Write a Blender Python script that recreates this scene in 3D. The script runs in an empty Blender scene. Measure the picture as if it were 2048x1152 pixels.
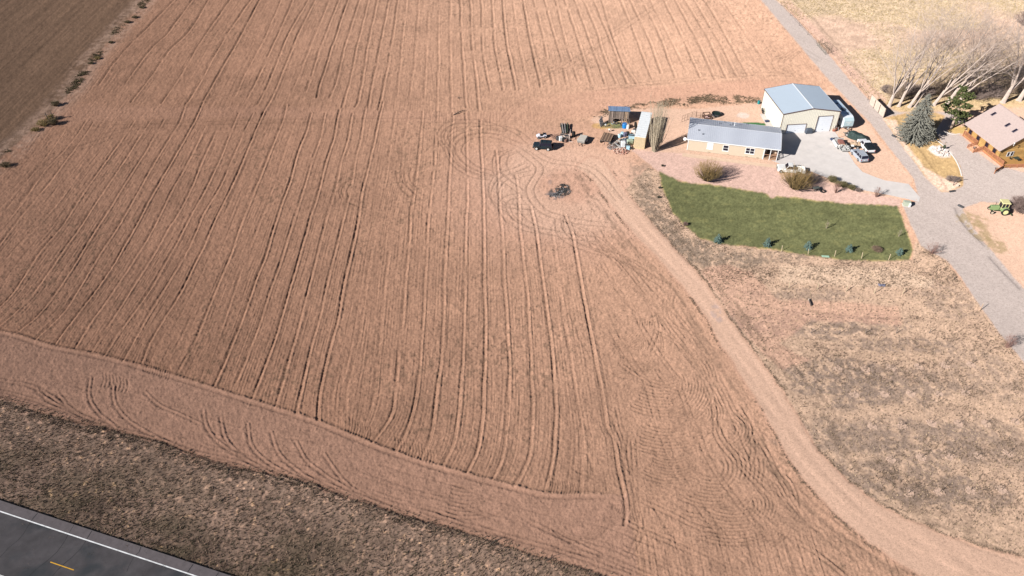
import bpy, bmesh, math, random
import numpy as np
from mathutils import Vector, Matrix
random.seed(7)
PI = math.pi
R = math.radians
F = 1593.0; PT = R(40.10); H = 91.04           # lens (px at 2048), tilt, height of the viewpoint
AZ = R(34.6); EL = R(28.1)                     # direction shadows fall, sun height

scene = bpy.context.scene
col = scene.collection

def g(px, py, z=0.0):
    """pixel of the 2048 wide photograph -> point of the world at height z"""
    a = (px - 1024) / F; b = (576 - py) / F
    dy = math.cos(PT) + b * math.sin(PT); dz = -math.sin(PT) + b * math.cos(PT)
    t = (z - H) / dz
    return Vector((a * t, dy * t, z))

# ---------------------------------------------------------------- camera, light
cam = bpy.data.cameras.new('camera'); co = bpy.data.objects.new('camera', cam); col.objects.link(co)
cam.sensor_width = 36.0; cam.lens = 36.0 * F / 2048.0; cam.clip_start = 1.0; cam.clip_end = 8000.0
co.location = (0, 0, H); co.rotation_euler = (PI / 2 - PT, 0, 0)
scene.camera = co
world = bpy.data.worlds.new('World'); scene.world = world; world.use_nodes = True
wt = world.node_tree; bgn = wt.nodes['Background']
sky = wt.nodes.new('ShaderNodeTexSky'); sky.sky_type = 'NISHITA'; sky.sun_disc = False
sky.sun_elevation = EL; sky.sun_rotation = math.atan2(-math.cos(AZ), -math.sin(AZ))
sky.air_density = 0.85; sky.dust_density = 0.1; sky.ozone_density = 1.0; sky.altitude = 1600.0
wt.links.new(sky.outputs[0], bgn.inputs[0]); bgn.inputs[1].default_value = 0.05
sl = bpy.data.lights.new('sun', 'SUN'); sl.energy = 5.0; sl.angle = R(0.5); sl.color = (1.0, 0.955, 0.90)
so = bpy.data.objects.new('sun', sl); col.objects.link(so)
so.rotation_euler = Vector((math.cos(AZ) * math.cos(EL), math.sin(AZ) * math.cos(EL), -math.sin(EL))).to_track_quat('-Z', 'Y').to_euler()
so.location = (-100, -60, 200)
vs = scene.view_settings
vs.view_transform = 'Standard'; vs.look = 'None'; vs.exposure = 0.58; vs.gamma = 1.0; vs.use_curve_mapping = False

# ---------------------------------------------------------------- materials
MATS = {}
def mat(name, rgb=(.5, .5, .5), rough=.7, metal=0.0, var=.12, scale=3.0, bump=0.0, bscale=12.0, spec=.3,
        wave=None, attr=False, stain=None, detail=4.0):
    """procedural material: base colour broken up by noise, optional corrugation / stains / bump"""
    if name in MATS: return MATS[name]
    m = bpy.data.materials.new(name); m.use_nodes = True; nt = m.node_tree; N = nt.nodes; L = nt.links
    b = N['Principled BSDF']; b.inputs['Roughness'].default_value = rough; b.inputs['Metallic'].default_value = metal
    b.inputs['Specular IOR Level'].default_value = spec
    tc = N.new('ShaderNodeTexCoord')
    no = N.new('ShaderNodeTexNoise'); no.inputs['Scale'].default_value = scale; no.inputs['Detail'].default_value = detail
    no.inputs['Roughness'].default_value = .65
    L.new(tc.outputs['Object'], no.inputs['Vector'])
    mr = N.new('ShaderNodeMapRange'); mr.inputs['From Min'].default_value = .3; mr.inputs['From Max'].default_value = .7
    mr.inputs['To Min'].default_value = 1 - var; mr.inputs['To Max'].default_value = 1 + var
    L.new(no.outputs['Fac'], mr.inputs['Value'])
    mx = N.new('ShaderNodeMix'); mx.data_type = 'RGBA'; mx.blend_type = 'MULTIPLY'; mx.inputs['Factor'].default_value = 1
    mx.inputs['A'].default_value = (*rgb, 1)
    L.new(mr.outputs['Result'], mx.inputs['B'])
    out = mx.outputs['Result']
    if rough > .7: b.inputs['Diffuse Roughness'].default_value = .6
    if attr:
        n9 = N.new('ShaderNodeTexNoise'); n9.inputs['Scale'].default_value = 2.4; n9.inputs['Detail'].default_value = 6; n9.inputs['Roughness'].default_value = .85
        L.new(tc.outputs['Object'], n9.inputs['Vector'])
        r9 = N.new('ShaderNodeMapRange'); r9.inputs['From Min'].default_value = .33; r9.inputs['From Max'].default_value = .5
        r9.inputs['To Min'].default_value = .62; r9.inputs['To Max'].default_value = 1.04; L.new(n9.outputs['Fac'], r9.inputs['Value'])
        m9 = N.new('ShaderNodeMath'); m9.operation = 'MULTIPLY'; L.new(r9.outputs['Result'], m9.inputs[0]); L.new(mr.outputs['Result'], m9.inputs[1])
        L.new(m9.outputs[0], mx.inputs['B'])
        at = N.new('ShaderNodeAttribute'); at.attribute_name = 'Col'; L.new(at.outputs['Color'], mx.inputs['A'])
        b.inputs['Diffuse Roughness'].default_value = 1.0
    if stain:
        n2 = N.new('ShaderNodeTexNoise'); n2.inputs['Scale'].default_value = stain[1]; n2.inputs['Detail'].default_value = 6
        L.new(tc.outputs['Object'], n2.inputs['Vector'])
        r2 = N.new('ShaderNodeMapRange'); r2.inputs['From Min'].default_value = stain[2]; r2.inputs['From Max'].default_value = stain[2] + .12
        L.new(n2.outputs['Fac'], r2.inputs['Value'])
        m2 = N.new('ShaderNodeMix'); m2.data_type = 'RGBA'; m2.inputs['B'].default_value = (*stain[0], 1)
        L.new(r2.outputs['Result'], m2.inputs['Factor']); L.new(out, m2.inputs['A']); out = m2.outputs['Result']
    L.new(out, b.inputs['Base Color'])
    src = None
    if wave:
        w = N.new('ShaderNodeTexWave'); w.wave_type = 'BANDS'; w.bands_direction = wave[0]; w.inputs['Scale'].default_value = wave[1]
        L.new(tc.outputs['Object'], w.inputs['Vector'])
        bw = N.new('ShaderNodeBump'); bw.inputs['Strength'].default_value = wave[2]; bw.inputs['Distance'].default_value = .05
        L.new(w.outputs['Fac'], bw.inputs['Height']); src = bw
    if bump:
        n3 = N.new('ShaderNodeTexNoise'); n3.inputs['Scale'].default_value = bscale; n3.inputs['Detail'].default_value = 5
        n3.inputs['Roughness'].default_value = .7
        L.new(tc.outputs['Object'], n3.inputs['Vector'])
        bp = N.new('ShaderNodeBump'); bp.inputs['Strength'].default_value = 1.0; bp.inputs['Distance'].default_value = bump
        L.new(n3.outputs['Fac'], bp.inputs['Height'])
        if src: L.new(src.outputs[0], bp.inputs['Normal'])
        src = bp
    if src: L.new(src.outputs[0], b.inputs['Normal'])
    MATS[name] = m
    return m

# ---------------------------------------------------------------- object helpers
def tag(o, label=None, cat=None, group=None, kind=None):
    if label: o['label'] = label
    if cat: o['category'] = cat
    if group: o['group'] = group
    if kind: o['kind'] = kind
    return o

def thing(name, label, cat, loc=(0, 0, 0), rz=0.0, group=None):
    o = bpy.data.objects.new(name, None); o.empty_display_size = .3; col.objects.link(o)
    o.location = loc; o.rotation_euler = (0, 0, rz)
    return tag(o, label, cat, group)

EACH = {'bearer', 'caster', 'prop', 'porch_post', 'corner_trim', 'crawl_vent', 'roof_hatch', 'deck_footing', 'tooth', 'gable_wall', 'side_wall', 'fascia', 'skirt_board', 'rake_trim', 'meter_box', 'rear_tine', 'trailer_axle', 'sawn_end', 'support', 'chassis_beam', 'wheel_flare', 'patio_rail', 'vent'}
class MB:
    """collects shapes; build() links them as one mesh object"""
    def __init__(s): s.v = []; s.f = []; s.m = []; s.g = []; s.M = Matrix.Identity(4); s.mi = 0
    def add(s, vs, fs):
        o = len(s.v); M = s.M; s.g.append((o, len(s.f)))
        for p in vs: s.v.append(tuple(M @ Vector(p)))
        for f in fs: s.f.append(tuple(i + o for i in f)); s.m.append(s.mi)
        return s
    def box(s, x0, y0, z0, x1, y1, z1):
        return s.add([(x0, y0, z0), (x1, y0, z0), (x1, y1, z0), (x0, y1, z0), (x0, y0, z1), (x1, y0, z1), (x1, y1, z1), (x0, y1, z1)],
                     [(0, 3, 2, 1), (4, 5, 6, 7), (0, 1, 5, 4), (1, 2, 6, 5), (2, 3, 7, 6), (3, 0, 4, 7)])
    def cbox(s, c, size, rz=0, ry=0, rx=0):
        K = s.M.copy(); s.M = K @ Matrix.Translation(c) @ Matrix.Rotation(rz, 4, 'Z') @ Matrix.Rotation(ry, 4, 'Y') @ Matrix.Rotation(rx, 4, 'X')
        a, b, c_ = [q / 2 for q in size]; s.box(-a, -b, -c_, a, b, c_); s.M = K; return s
    def bar(s, p, q, w, h=None):
        p = Vector(p); q = Vector(q); h = h or w; d = (q - p).normalized()
        up = Vector((0, 0, 1)) if abs(d.z) < .95 else Vector((1, 0, 0))
        a = d.cross(up).normalized() * w / 2; b = a.cross(d).normalized() * h / 2
        vs = [p - a - b, p + a - b, p + a + b, p - a + b, q - a - b, q + a - b, q + a + b, q - a + b]
        return s.add(vs, [(0, 1, 2, 3), (7, 6, 5, 4), (4, 5, 1, 0), (5, 6, 2, 1), (6, 7, 3, 2), (7, 4, 0, 3)])
    def tube(s, pts, rad, n=6, cap=True):
        pts = [Vector(p) for p in pts]; k = len(pts)
        rad = rad if isinstance(rad, (list, tuple)) else [rad] * k
        vs = []; fs = []
        d0 = (pts[-1] - pts[0]).normalized()
        ref = Vector((0, 0, 1)) if abs(d0.z) < .8 else Vector((1, 0, 0))
        for i, p in enumerate(pts):
            d = (pts[min(i + 1, k - 1)] - pts[max(i - 1, 0)]).normalized()
            a = d.cross(ref).normalized(); b = d.cross(a)
            for j in range(n):
                t = 2 * PI * j / n; vs.append(p + (a * math.cos(t) + b * math.sin(t)) * rad[i])
        for i in range(k - 1):
            for j in range(n):
                a0 = i * n + j; a1 = i * n + (j + 1) % n
                fs.append((a0, a0 + n, a1 + n, a1))
        if cap: fs.append(tuple(range(n))); fs.append(tuple(range((k - 1) * n, k * n))[::-1])
        return s.add(vs, fs)
    def cyl(s, c, r, h, n=16, axis='z', r2=None):
        c = Vector(c); d = {'x': Vector((1, 0, 0)), 'y': Vector((0, 1, 0)), 'z': Vector((0, 0, 1))}[axis] * h
        return s.tube([c, c + d], [r, r if r2 is None else r2], n)
    def ring(s, c, r, w, t, n=18, axis='y'):
        """tyre-like ring round an axis, outer radius r, width w, radial thickness t, bevelled"""
        prof = [(r - t, -w / 2), (r - t * .3, -w / 2), (r, -w * .3), (r, w * .3), (r - t * .3, w / 2), (r - t, w / 2)]
        vs = []; fs = []; k = len(prof)
        for j in range(n):
            a = 2 * PI * j / n
            for (q, y) in prof:
                if axis == 'y': vs.append((c[0] + q * math.cos(a), c[1] + y, c[2] + q * math.sin(a)))
                elif axis == 'x': vs.append((c[0] + y, c[1] + q * math.cos(a), c[2] + q * math.sin(a)))
                else: vs.append((c[0] + q * math.cos(a), c[1] + q * math.sin(a), c[2] + y))
        for j in range(n):
            for i in range(k):
                fs.append((j * k + i, j * k + (i + 1) % k, ((j + 1) % n) * k + (i + 1) % k, ((j + 1) % n) * k + i))
        return s.add(vs, fs)
    def prism(s, prof, y0, y1, axis='y'):
        """extrude a profile of (x,z) points along y (or (y,z) along x, (x,y) along z)"""
        n = len(prof)
        if axis == 'y': vs = [(p[0], y0, p[1]) for p in prof] + [(p[0], y1, p[1]) for p in prof]
        elif axis == 'x': vs = [(y0, p[0], p[1]) for p in prof] + [(y1, p[0], p[1]) for p in prof]
        else: vs = [(p[0], p[1], y0) for p in prof] + [(p[0], p[1], y1) for p in prof]
        fs = [tuple(range(n)), tuple(range(n, 2 * n))[::-1]] + [(i, i + n, (i + 1) % n + n, (i + 1) % n) for i in range(n)]
        return s.add(vs, fs)
    def loft(s, secs, cap=True):
        """rings of equal count joined in order"""
        n = len(secs[0]); vs = [p for sc in secs for p in sc]; fs = []
        for i in range(len(secs) - 1):
            for j in range(n):
                fs.append((i * n + j, i * n + (j + 1) % n, (i + 1) * n + (j + 1) % n, (i + 1) * n + j))
        if cap: fs.append(tuple(range(n))[::-1]); fs.append(tuple(range((len(secs) - 1) * n, len(secs) * n)))
        return s.add(vs, fs)
    def ell(s, c, r, n=8, k=5, jit=0.0, zmin=-1):
        vs = []; fs = []
        for i in range(k + 1):
            t = PI * i / k
            for j in range(n):
                a = 2 * PI * j / n; q = 1 + random.uniform(-jit, jit)
                vs.append((c[0] + r[0] * math.sin(t) * math.cos(a) * q, c[1] + r[1] * math.sin(t) * math.sin(a) * q, c[2] + r[2] * max(zmin, math.cos(t)) * q))
        for i in range(k):
            for j in range(n): fs.append((i * n + j, (i + 1) * n + j, (i + 1) * n + (j + 1) % n, i * n + (j + 1) % n))
        return s.add(vs, fs)
    def build(s, name, mats, parent=None, bevel=0.0, smooth=False, loc=None, fix=True):
        if name in EACH and len(s.g) > 1:                      # separate pieces become parts of their own
            o = None; g_ = s.g + [(len(s.v), len(s.f))]
            for (v0, f0), (v1, f1) in zip(g_, g_[1:]):
                k = MB(); k.v = s.v[v0:v1]; k.f = [tuple(i - v0 for i in f) for f in s.f[f0:f1]]; k.m = s.m[f0:f1]; k.g = [(0, 0)]; o = k.build(name, mats, parent, bevel, smooth, loc, fix)
            return o
        me = bpy.data.meshes.new(name); me.from_pydata(s.v, [], s.f); me.validate()
        mats = mats if isinstance(mats, (list, tuple)) else [mats]
        for m in mats: me.materials.append(m)
        if len(mats) > 1 and len(me.polygons) == len(s.m): me.polygons.foreach_set('material_index', s.m)
        if fix and len(me.polygons) < 20000:
            bm = bmesh.new(); bm.from_mesh(me)
            bmesh.ops.recalc_face_normals(bm, faces=bm.faces); bm.to_mesh(me); bm.free()
        if smooth: me.polygons.foreach_set('use_smooth', [True] * len(me.polygons))
        me.update()
        o = bpy.data.objects.new(name, me); col.objects.link(o)
        if parent: o.parent = parent
        if loc is not None: o.location = loc
        if bevel:
            md = o.modifiers.new('bevel', 'BEVEL'); md.width = bevel; md.segments = 2; md.limit_method = 'ANGLE'; md.angle_limit = R(35)
        return o

def kids(o): return [c for c in bpy.data.objects if c.parent == o]
def copy_tree(o, loc=None, rz=None, label=None, scale=None, parent=None, ch=None):
    c = o.copy(); col.objects.link(c)
    if parent: c.parent = parent
    if loc is not None: c.location = loc
    if rz is not None: c.rotation_euler = (0, 0, rz)
    if label: c['label'] = label
    if scale: c.scale = (scale,) * 3 if not isinstance(scale, (tuple, list)) else scale
    for k in kids(o):
        if k.name not in done: copy_tree(k, parent=c)
    return c
done = set()
# ================================================================ GROUND
rng = np.random.default_rng(3)
TABF = rng.random(65536).astype(np.float32)
def vn(x, y, s=0):
    x = np.asarray(x, np.float32) + np.float32(s * 17.3 % 256); y = np.asarray(y, np.float32) + np.float32(s * 5.7 % 256)
    ix = np.floor(x).astype(np.int32); iy = np.floor(y).astype(np.int32)
    fx = (x - ix).astype(np.float32); fy = (y - iy).astype(np.float32)
    fx = fx * fx * (3 - 2 * fx); fy = fy * fy * (3 - 2 * fy)
    i0 = (ix & 255) << 8; i1 = ((ix + 1) & 255) << 8; j0 = iy & 255; j1 = (iy + 1) & 255
    a = TABF.take(i0 | j0); b = TABF.take(i1 | j0); c = TABF.take(i0 | j1); d = TABF.take(i1 | j1)
    return (a + (b - a) * fx) * (1 - fy) + (c + (d - c) * fx) * fy
def fbm(x, y, o=4, s=0, g_=.5):
    r = 0; a = 1; t = 0
    for i in range(o): r = r + a * vn(x * 2 ** i, y * 2 ** i, s + i * 3); t += a; a *= g_
    return r / t
def ss(a, b, x): t = np.clip((x - np.float32(a)) / np.float32(b - a), 0, 1); return t * t * (3 - 2 * t)

NC = 1560
ys = [46.0]
while ys[-1] < 264: ys.append(ys[-1] + (ys[-1] ** 2 + H * H) / (796.0 * H) / 1.38)
ys_d = np.array(ys)
pre = np.concatenate([[-900., -300., -100., -40., -10.], np.arange(5., 45.6, .8)]); post = np.concatenate([265. + 1.1 * (np.arange(1, 70) + np.arange(1, 70) ** 2 / 50.), [480., 600., 900., 1600., 4000.]])
Y = np.concatenate([pre, ys_d, post]); NJ0 = len(pre)
ud = np.linspace(-1, 1, NC)
ue = np.concatenate([1 + .004 * (np.arange(1, 131) + np.arange(1, 131) ** 2 / 60.), [3., 5., 9., 20.]])
U = np.concatenate([-ue[::-1], ud, ue]); NI0 = len(ue)
def Wf(y): return 1.09 * 1024 / F * (np.maximum(y, 20.) * math.cos(PT) + H * math.sin(PT))
WY = Wf(Y)
X = (U[None, :] * WY[:, None]).astype(np.float32); YY = np.repeat(Y[:, None], len(U), 1).astype(np.float32)
nj, ni = X.shape
Xw = X + .9 * (fbm(X * .5, YY * .5, 3, 40) - .5) + .0; Yw = YY + 1.3 * (fbm(X * .5, YY * .5, 3, 50) - .5)
import time; print('ground grid', nj, ni, time.process_time())

def P2(pts): return [tuple(g(*p)[:2]) for p in pts]
def inpoly(poly, xx=None, yy=None):
    xx = Xw if xx is None else xx; yy = Yw if yy is None else yy
    poly = P2(poly); m = np.zeros(xx.shape, bool)
    xs = [p[0] for p in poly]; yv = [p[1] for p in poly]
    bb = (xx > min(xs)) & (xx < max(xs)) & (yy > min(yv)) & (yy < max(yv))
    if not bb.any(): return m
    x = xx[bb]; y = yy[bb]; c = np.zeros(x.shape, bool); n = len(poly)
    for i in range(n):
        x1, y1 = poly[i]; x2, y2 = poly[(i + 1) % n]
        if y1 == y2: continue
        k = ((y1 > y) != (y2 > y)) & (x < (x2 - x1) * (y - y1) / (y2 - y1) + x1); c ^= k
    m[bb] = c
    return m
def blur(m, n=1):
    m = m.astype(np.float32)
    for _ in range(n):
        m[1:-1, :] = (m[:-2, :] + 2 * m[1:-1, :] + m[2:, :]) / 4; m[:, 1:-1] = (m[:, :-2] + 2 * m[:, 1:-1] + m[:, 2:]) / 4
    return m
def crom(pts, n=10):
    p = [Vector((*q, 0)) for q in pts]
    if len(p) < 3: return [tuple(p[0].lerp(p[-1], i / n)[:2]) for i in range(n + 1)]
    p = [p[0] * 2 - p[1]] + p + [p[-1] * 2 - p[-2]]; o = []
    for i in range(1, len(p) - 2):
        a, b, c, d = p[i - 1:i + 3]
        for k in range(n):
            t = k / n; o.append(tuple((.5 * (2 * b + (c - a) * t + (2 * a - 5 * b + 4 * c - d) * t * t + (3 * b - a - 3 * c + d) * t ** 3))[:2]))
    o.append(tuple(p[-2][:2])); return o
def resamp(pts, step, off=0.0, wob=0.0):
    """world polyline resampled at a step, shifted sideways by off (to the right of travel), wobbled"""
    q = np.array(pts); d = np.diff(q, axis=0); L = np.concatenate([[0], np.cumsum(np.hypot(d[:, 0], d[:, 1]))])
    n = max(2, int(L[-1] / step)); t = np.linspace(0, L[-1], n)
    x = np.interp(t, L, q[:, 0]); y = np.interp(t, L, q[:, 1])
    if off or wob:
        tx = np.gradient(x); ty = np.gradient(y); l = np.hypot(tx, ty) + 1e-9
        w = off + (wob * 2 * (fbm(x * .10 + 9, y * .10, 2, 77) - .5) if wob else 0)
        x = x + ty / l * w; y = y - tx / l * w
    return x, y
BIG = 9.0
def field(): return np.full(nj * ni, BIG, np.float32)
Xf = X.ravel(); Yf = YY.ravel()
def stroke(D, x, y, Rr=.75, depth=None):
    """write the distance to a sampled curve into D (only within Rr)"""
    jj = np.interp(y, Y, np.arange(nj)); ok = (y > ys_d[0]) & (y < ys_d[-1])
    w = Wf(y); ii = (x / w + 1) / 2 * (NC - 1) + NI0; ok &= (ii > NI0 + 8) & (ii < NI0 + NC - 8)
    x = x[ok]; y = y[ok]; jj = jj[ok]; ii = ii[ok]; w = w[ok]
    if not len(x): return
    dx = 2 * w / (NC - 1); dyl = (y * y + H * H) / (796 * H) / 1.38
    j0 = np.round(jj).astype(int)
    band = (y // 25).astype(int)
    for b in np.unique(band):
        s = band == b; kx = int(math.ceil(Rr / dx[s].min())) + 1; ky = int(math.ceil(Rr / dyl[s].min())) + 1
        xs = x[s]; yv = y[s]; j_ = j0[s]
        for dj in range(-ky, ky + 1):
            j = np.clip(j_ + dj, 0, nj - 1); yj = Y[j]
            # column under the sample at THIS row
            ic = np.round((xs / Wf(yj) + 1) / 2 * (NC - 1) + NI0).astype(int)
            ddy = (yj - yv) ** 2; near = ddy < Rr * Rr
            if not near.any(): continue
            jn = j[near]; icn = ic[near]; xn = xs[near]; dn = ddy[near]
            for di in range(-kx, kx + 1):
                k = jn * ni + np.clip(icn + di, 0, ni - 1)
                np.minimum.at(D, k, np.sqrt((Xf[k] - xn) ** 2 + dn).astype(np.float32))

# --- crop rows traced on the photograph (pixels), lower field then upper field
LOW = [
 [(130,257),(86,320),(34,380),(0,413)],
 [(172,242),(133,294),(83,348),(34,416),(-10,466)],
 [(187,244),(143,304),(96,367),(39,434),(-10,500)],
 [(234,244),(198,296),(146,361),(112,408),(68,455),(10,520)],
 [(268,242),(232,294),(167,382),(122,453),(75,510),(26,583),(-6,616)],
 [(299,242),(260,302),(240,333),(193,400),(159,453),(104,533),(70,580),(36,617),(-6,654)],
 [(328,239),(289,304),(242,377),(193,455),(156,515),(115,578),(73,630),(26,668)],
 [(372,205),(357,247),(320,304),(273,387),(227,465),(187,525),(156,578),(130,617),(96,653),(70,677)],
 [(406,203),(385,249),(341,325),(299,398),(271,450),(227,525),(182,591),(135,650),(109,687)],
 [(411,252),(370,335),(341,382),(307,453),(260,528),(213,598),(177,648),(147,696)],
 [(435,257),(406,317),(383,372),(352,434),(338,453),(307,507),(263,575),(224,637),(180,703)],
 [(477,226),(445,302),(414,369),(380,434),(370,453),(341,505),(307,567),(263,630),(232,671),(204,713)],
 [(507,226),(466,309),(440,369),(406,429),(396,453),(370,505),(338,562),(299,624),(243,723)],
 [(528,223),(495,296),(469,356),(443,413),(424,453),(396,512),(362,583),(328,637),(299,684),(281,726)],
 [(572,210),(565,239),(549,281),(531,325),(510,377),(483,445),(461,507),(437,562),(414,619),(391,677),(354,744)],
 [(592,234),(565,315),(536,403),(515,453),(481,541),(450,632),(422,710)],
 [(622,226),(611,265),(596,304),(580,361),(562,408),(549,450),(531,510),(512,554),(497,598),(473,663),(450,718),(427,771)],
 [(650,226),(640,273),(627,312),(604,382),(583,453),(562,518),(538,580),(520,637),(497,698),(466,781)],
 [(679,218),(669,265),(656,309),(637,377),(617,447),(596,520),(575,585),(557,648),(538,703),(506,796)],
 [(705,226),(695,273),(682,320),(669,377),(648,452),(630,523),(606,611),(588,679),(580,705),(553,812)],
 [(731,213),(721,270),(710,315),(700,377),(682,452),(661,536),(643,611),(627,671),(619,703),(596,809),(593,828)],
 [(765,203),(752,260),(736,330),(723,387),(713,453),(692,546),(677,617),(663,679),(657,703),(640,778),(635,841)],
 [(790,222),(780,290),(770,360),(752,450),(738,530),(722,640),(706,730),(694,780),(690,862)],
 [(816,223),(807,288),(802,346),(791,403),(781,455),(775,523),(765,617),(755,736),(748,800),(722,876)],
 [(844,223),(839,296),(830,361),(822,419),(820,453),(812,541),(804,640),(796,710),(791,778),(782,830),(742,884)],
 [(873,223),(869,317),(863,367),(855,450),(850,536),(846,606),(839,708),(833,786),(822,835),(807,872),(788,900)],
 [(905,225),(898,351),(893,440),(887,554),(885,611),(878,726),(869,817),(861,872),(841,915)],
 [(929,226),(932,268),(934,367),(930,450),(929,554),(925,627),(921,744),(921,765),(916,825),(906,885),(885,930)],
 [(959,240),(962,320),(966,407),(967,528),(968,606),(967,702),(966,804),(963,841),(952,898),(931,944)],
 [(991,300),(1000,419),(1003,459),(1006,554),(1011,632),(1014,697),(1017,765),(1014,825),(1011,859),(1001,916),(985,955)],
 [(1030,350),(1037,402),(1039,458),(1044,515),(1053,593),(1056,658),(1060,750),(1063,786),(1062,856),(1056,908),(1043,942),(1027,972)],
 [(1060,413),(1070,453),(1077,510),(1087,585),(1095,650),(1105,752),(1109,817),(1106,887),(1100,929),(1089,982)],
 [(1100,440),(1108,500),(1122,600),(1136,700),(1148,780),(1160,850),(1163,900),(1158,985)],
 [(1128,430),(1142,466),(1149,500),(1162,572),(1173,632),(1186,705),(1199,778),(1212,851),(1225,877),(1233,934),(1246,985),(1252,1022),(1249,1050)],
]
LOWS = [.6,1,1,.5,.8,.8,.8,1,1.3,1,.9,1,1,1.2,.9,.5,1.3,1,1.2,1,1.1,1.3,.3,.7,1,1,1.1,1.1,1.2,1,1,1.4,.3,1.6]
UP = [
 [(344,3),(300,49),(240,110),(196,170)],
 [(383,0),(339,60),(300,99),(250,165)],
 [(417,0),(378,60),(336,104),(300,154),(262,205)],
 [(454,8),(409,70),(360,150),(323,206)],
 [(490,16),(445,81),(401,161),(374,206)],
 [(519,0),(472,86),(430,159),(407,200)],
 [(556,10),(525,80),(490,146),(469,193)],
 [(581,8),(547,86),(516,154),(495,195)],
 [(607,13),(573,75),(542,154),(516,208)],
 [(628,0),(586,91),(550,182),(524,229)],
 [(652,13),(631,65),(597,148),(566,225)],
 [(675,5),(646,78),(620,156),(605,198)],
 [(691,13),(675,57),(652,130),(638,169),(633,195)],
 [(717,5),(696,68),(672,159),(659,195)],
 [(735,5),(717,78),(696,169),(684,215)],
 [(754,0),(743,52),(730,117),(717,195),(710,214)],
 [(777,0),(758,99),(745,156),(735,216)],
 [(795,0),(784,78),(769,156),(756,220)],
 [(812,0),(803,90),(792,200)],
 [(837,0),(828,117),(817,198)],
 [(858,5),(852,104),(847,208)],
 [(877,5),(876,104),(873,221)],
 [(899,13),(900,130),(902,225)],
 [(920,5),(924,91),(929,182),(932,215)],
 [(940,0),(945,104),(953,167),(957,221)],
 [(962,0),(966,104),(979,182)],
 [(984,5),(989,86),(1005,180)],
 [(1005,0),(1012,78),(1031,180)],
 [(1025,0),(1036,80),(1055,176)],
 [(1046,5),(1059,78),(1070,125),(1080,174)],
 [(1067,5),(1085,73),(1104,169)],
 [(1088,3),(1104,60),(1122,117),(1132,169)],
 [(1110,3),(1127,70),(1148,141),(1158,169)],
 [(1130,5),(1153,70),(1182,167)],
 [(1150,5),(1173,65),(1192,117),(1210,167)],
 [(1168,5),(1192,60),(1210,117),(1233,167)],
 [(1186,0),(1215,68),(1236,122),(1254,167)],
 [(1202,0),(1223,65),(1246,125),(1272,167)],
 [(1241,0),(1270,73),(1303,159)],
 [(1262,5),(1296,78),(1322,146)],
 [(1288,10),(1317,70),(1350,154)],
 [(1306,13),(1337,75),(1371,141)],
 [(1330,5),(1363,75),(1400,156)],
 [(1353,5),(1395,86),(1429,159)],
 [(1371,3),(1410,68),(1452,156)],
 [(1390,3),(1436,81),(1475,156)],
 [(1408,0),(1436,44),(1473,112),(1495,150)],
 [(1449,5),(1502,83),(1538,141)],
]
UPS = [1,1,.9,.9,.9,1.3,.7,.8,.9,1,.7,.8,1.3,.9,.9,1.1,1,.9,.3,.6,.7,.7,.7,.8,.8,.9,.9,1.3,.3,1.3,1.1,1.1,1,1.1,1.1,1,1,.8,.8,.8,.9,.7,.9,.8,.9,.9,1.1,.4]
def wrow(p): return crom([tuple(g(*q)[:2]) for q in p], 8)
lowW = [wrow(p) for p in LOW]; upW = [wrow(p) for p in UP]
# extend the upper rows beyond the top of the frame
upW = [[(w[0][0] + (w[0][0] - w[6][0]) / max(.1, abs(w[0][1] - w[6][1])) * 20, w[0][1] + 20)] + w for w in upW]
def rowindex(rows):
    """fractional row number at every grid point, so that tilth streaks can follow the bending rows"""
    S = (X / 5).astype(np.float32)
    arr = [np.array(w)[::-1] if w[0][1] > w[-1][1] else np.array(w) for w in rows]
    for j in range(NJ0, NJ0 + len(ys_d)):
        y = Y[j]; xs = []; k_ = []
        for k, a in enumerate(arr):
            y0, y1 = a[0, 1], a[-1, 1]
            if y < y0 - 6 or y > y1 + 6: continue
            xv = np.interp(y, a[:, 1], a[:, 0])
            if y < y0: xv = a[0, 0] + (a[2, 0] - a[0, 0]) / max(.1, a[2, 1] - a[0, 1]) * (y - y0)
            xs.append(xv); k_.append(k)
        if len(xs) < 2: S[j] = X[j] / 5; continue
        o = np.argsort(xs); xs = np.array(xs)[o]; k_ = np.array(k_, float)[o]
        k_ = np.maximum.accumulate(k_)
        s = np.interp(X[j], xs, k_); s = np.where(X[j] > xs[-1], k_[-1] + (X[j] - xs[-1]) / 5.2, s); s = np.where(X[j] < xs[0], k_[0] + (X[j] - xs[0]) / 5.2, s)
        S[j] = s
    return S
print('classes0', time.process_time())
SL = rowindex(lowW); SU = rowindex(upW)

# --- classes --------------------------------------------------------------
HEAD = [(-60,655),(26,668),(104,692),(208,713),(325,744),(450,783),(554,815),(637,843),(700,869),(786,903),(925,946),(1027,972),(1100,988),(1200,989)]
DITCH = [(-60,783),(0,798),(155,844),(311,882),(444,929),(591,958),(700,998),(844,1040),(978,1076),(1067,1109),(1187,1147),(1300,1185),(1500,1250)]
TRL = [(1150,335),(1180,352),(1215,400),(1262,460),(1312,512),(1352,558),(1378,588),(1404,622),(1436,680),(1466,725),(1508,790),(1546,855),(1569,900),(1608,960),(1664,1020),(1744,1090),(1840,1150),(1910,1195),(2040,1260)]
TRR = [(1180,312),(1206,322),(1245,375),(1288,432),(1339,488),(1380,532),(1410,565),(1445,617),(1488,680),(1522,725),(1568,790),(1608,855),(1634,900),(1692,960),(1764,1014),(1852,1056),(1950,1092),(2060,1120),(2200,1148)]
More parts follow.
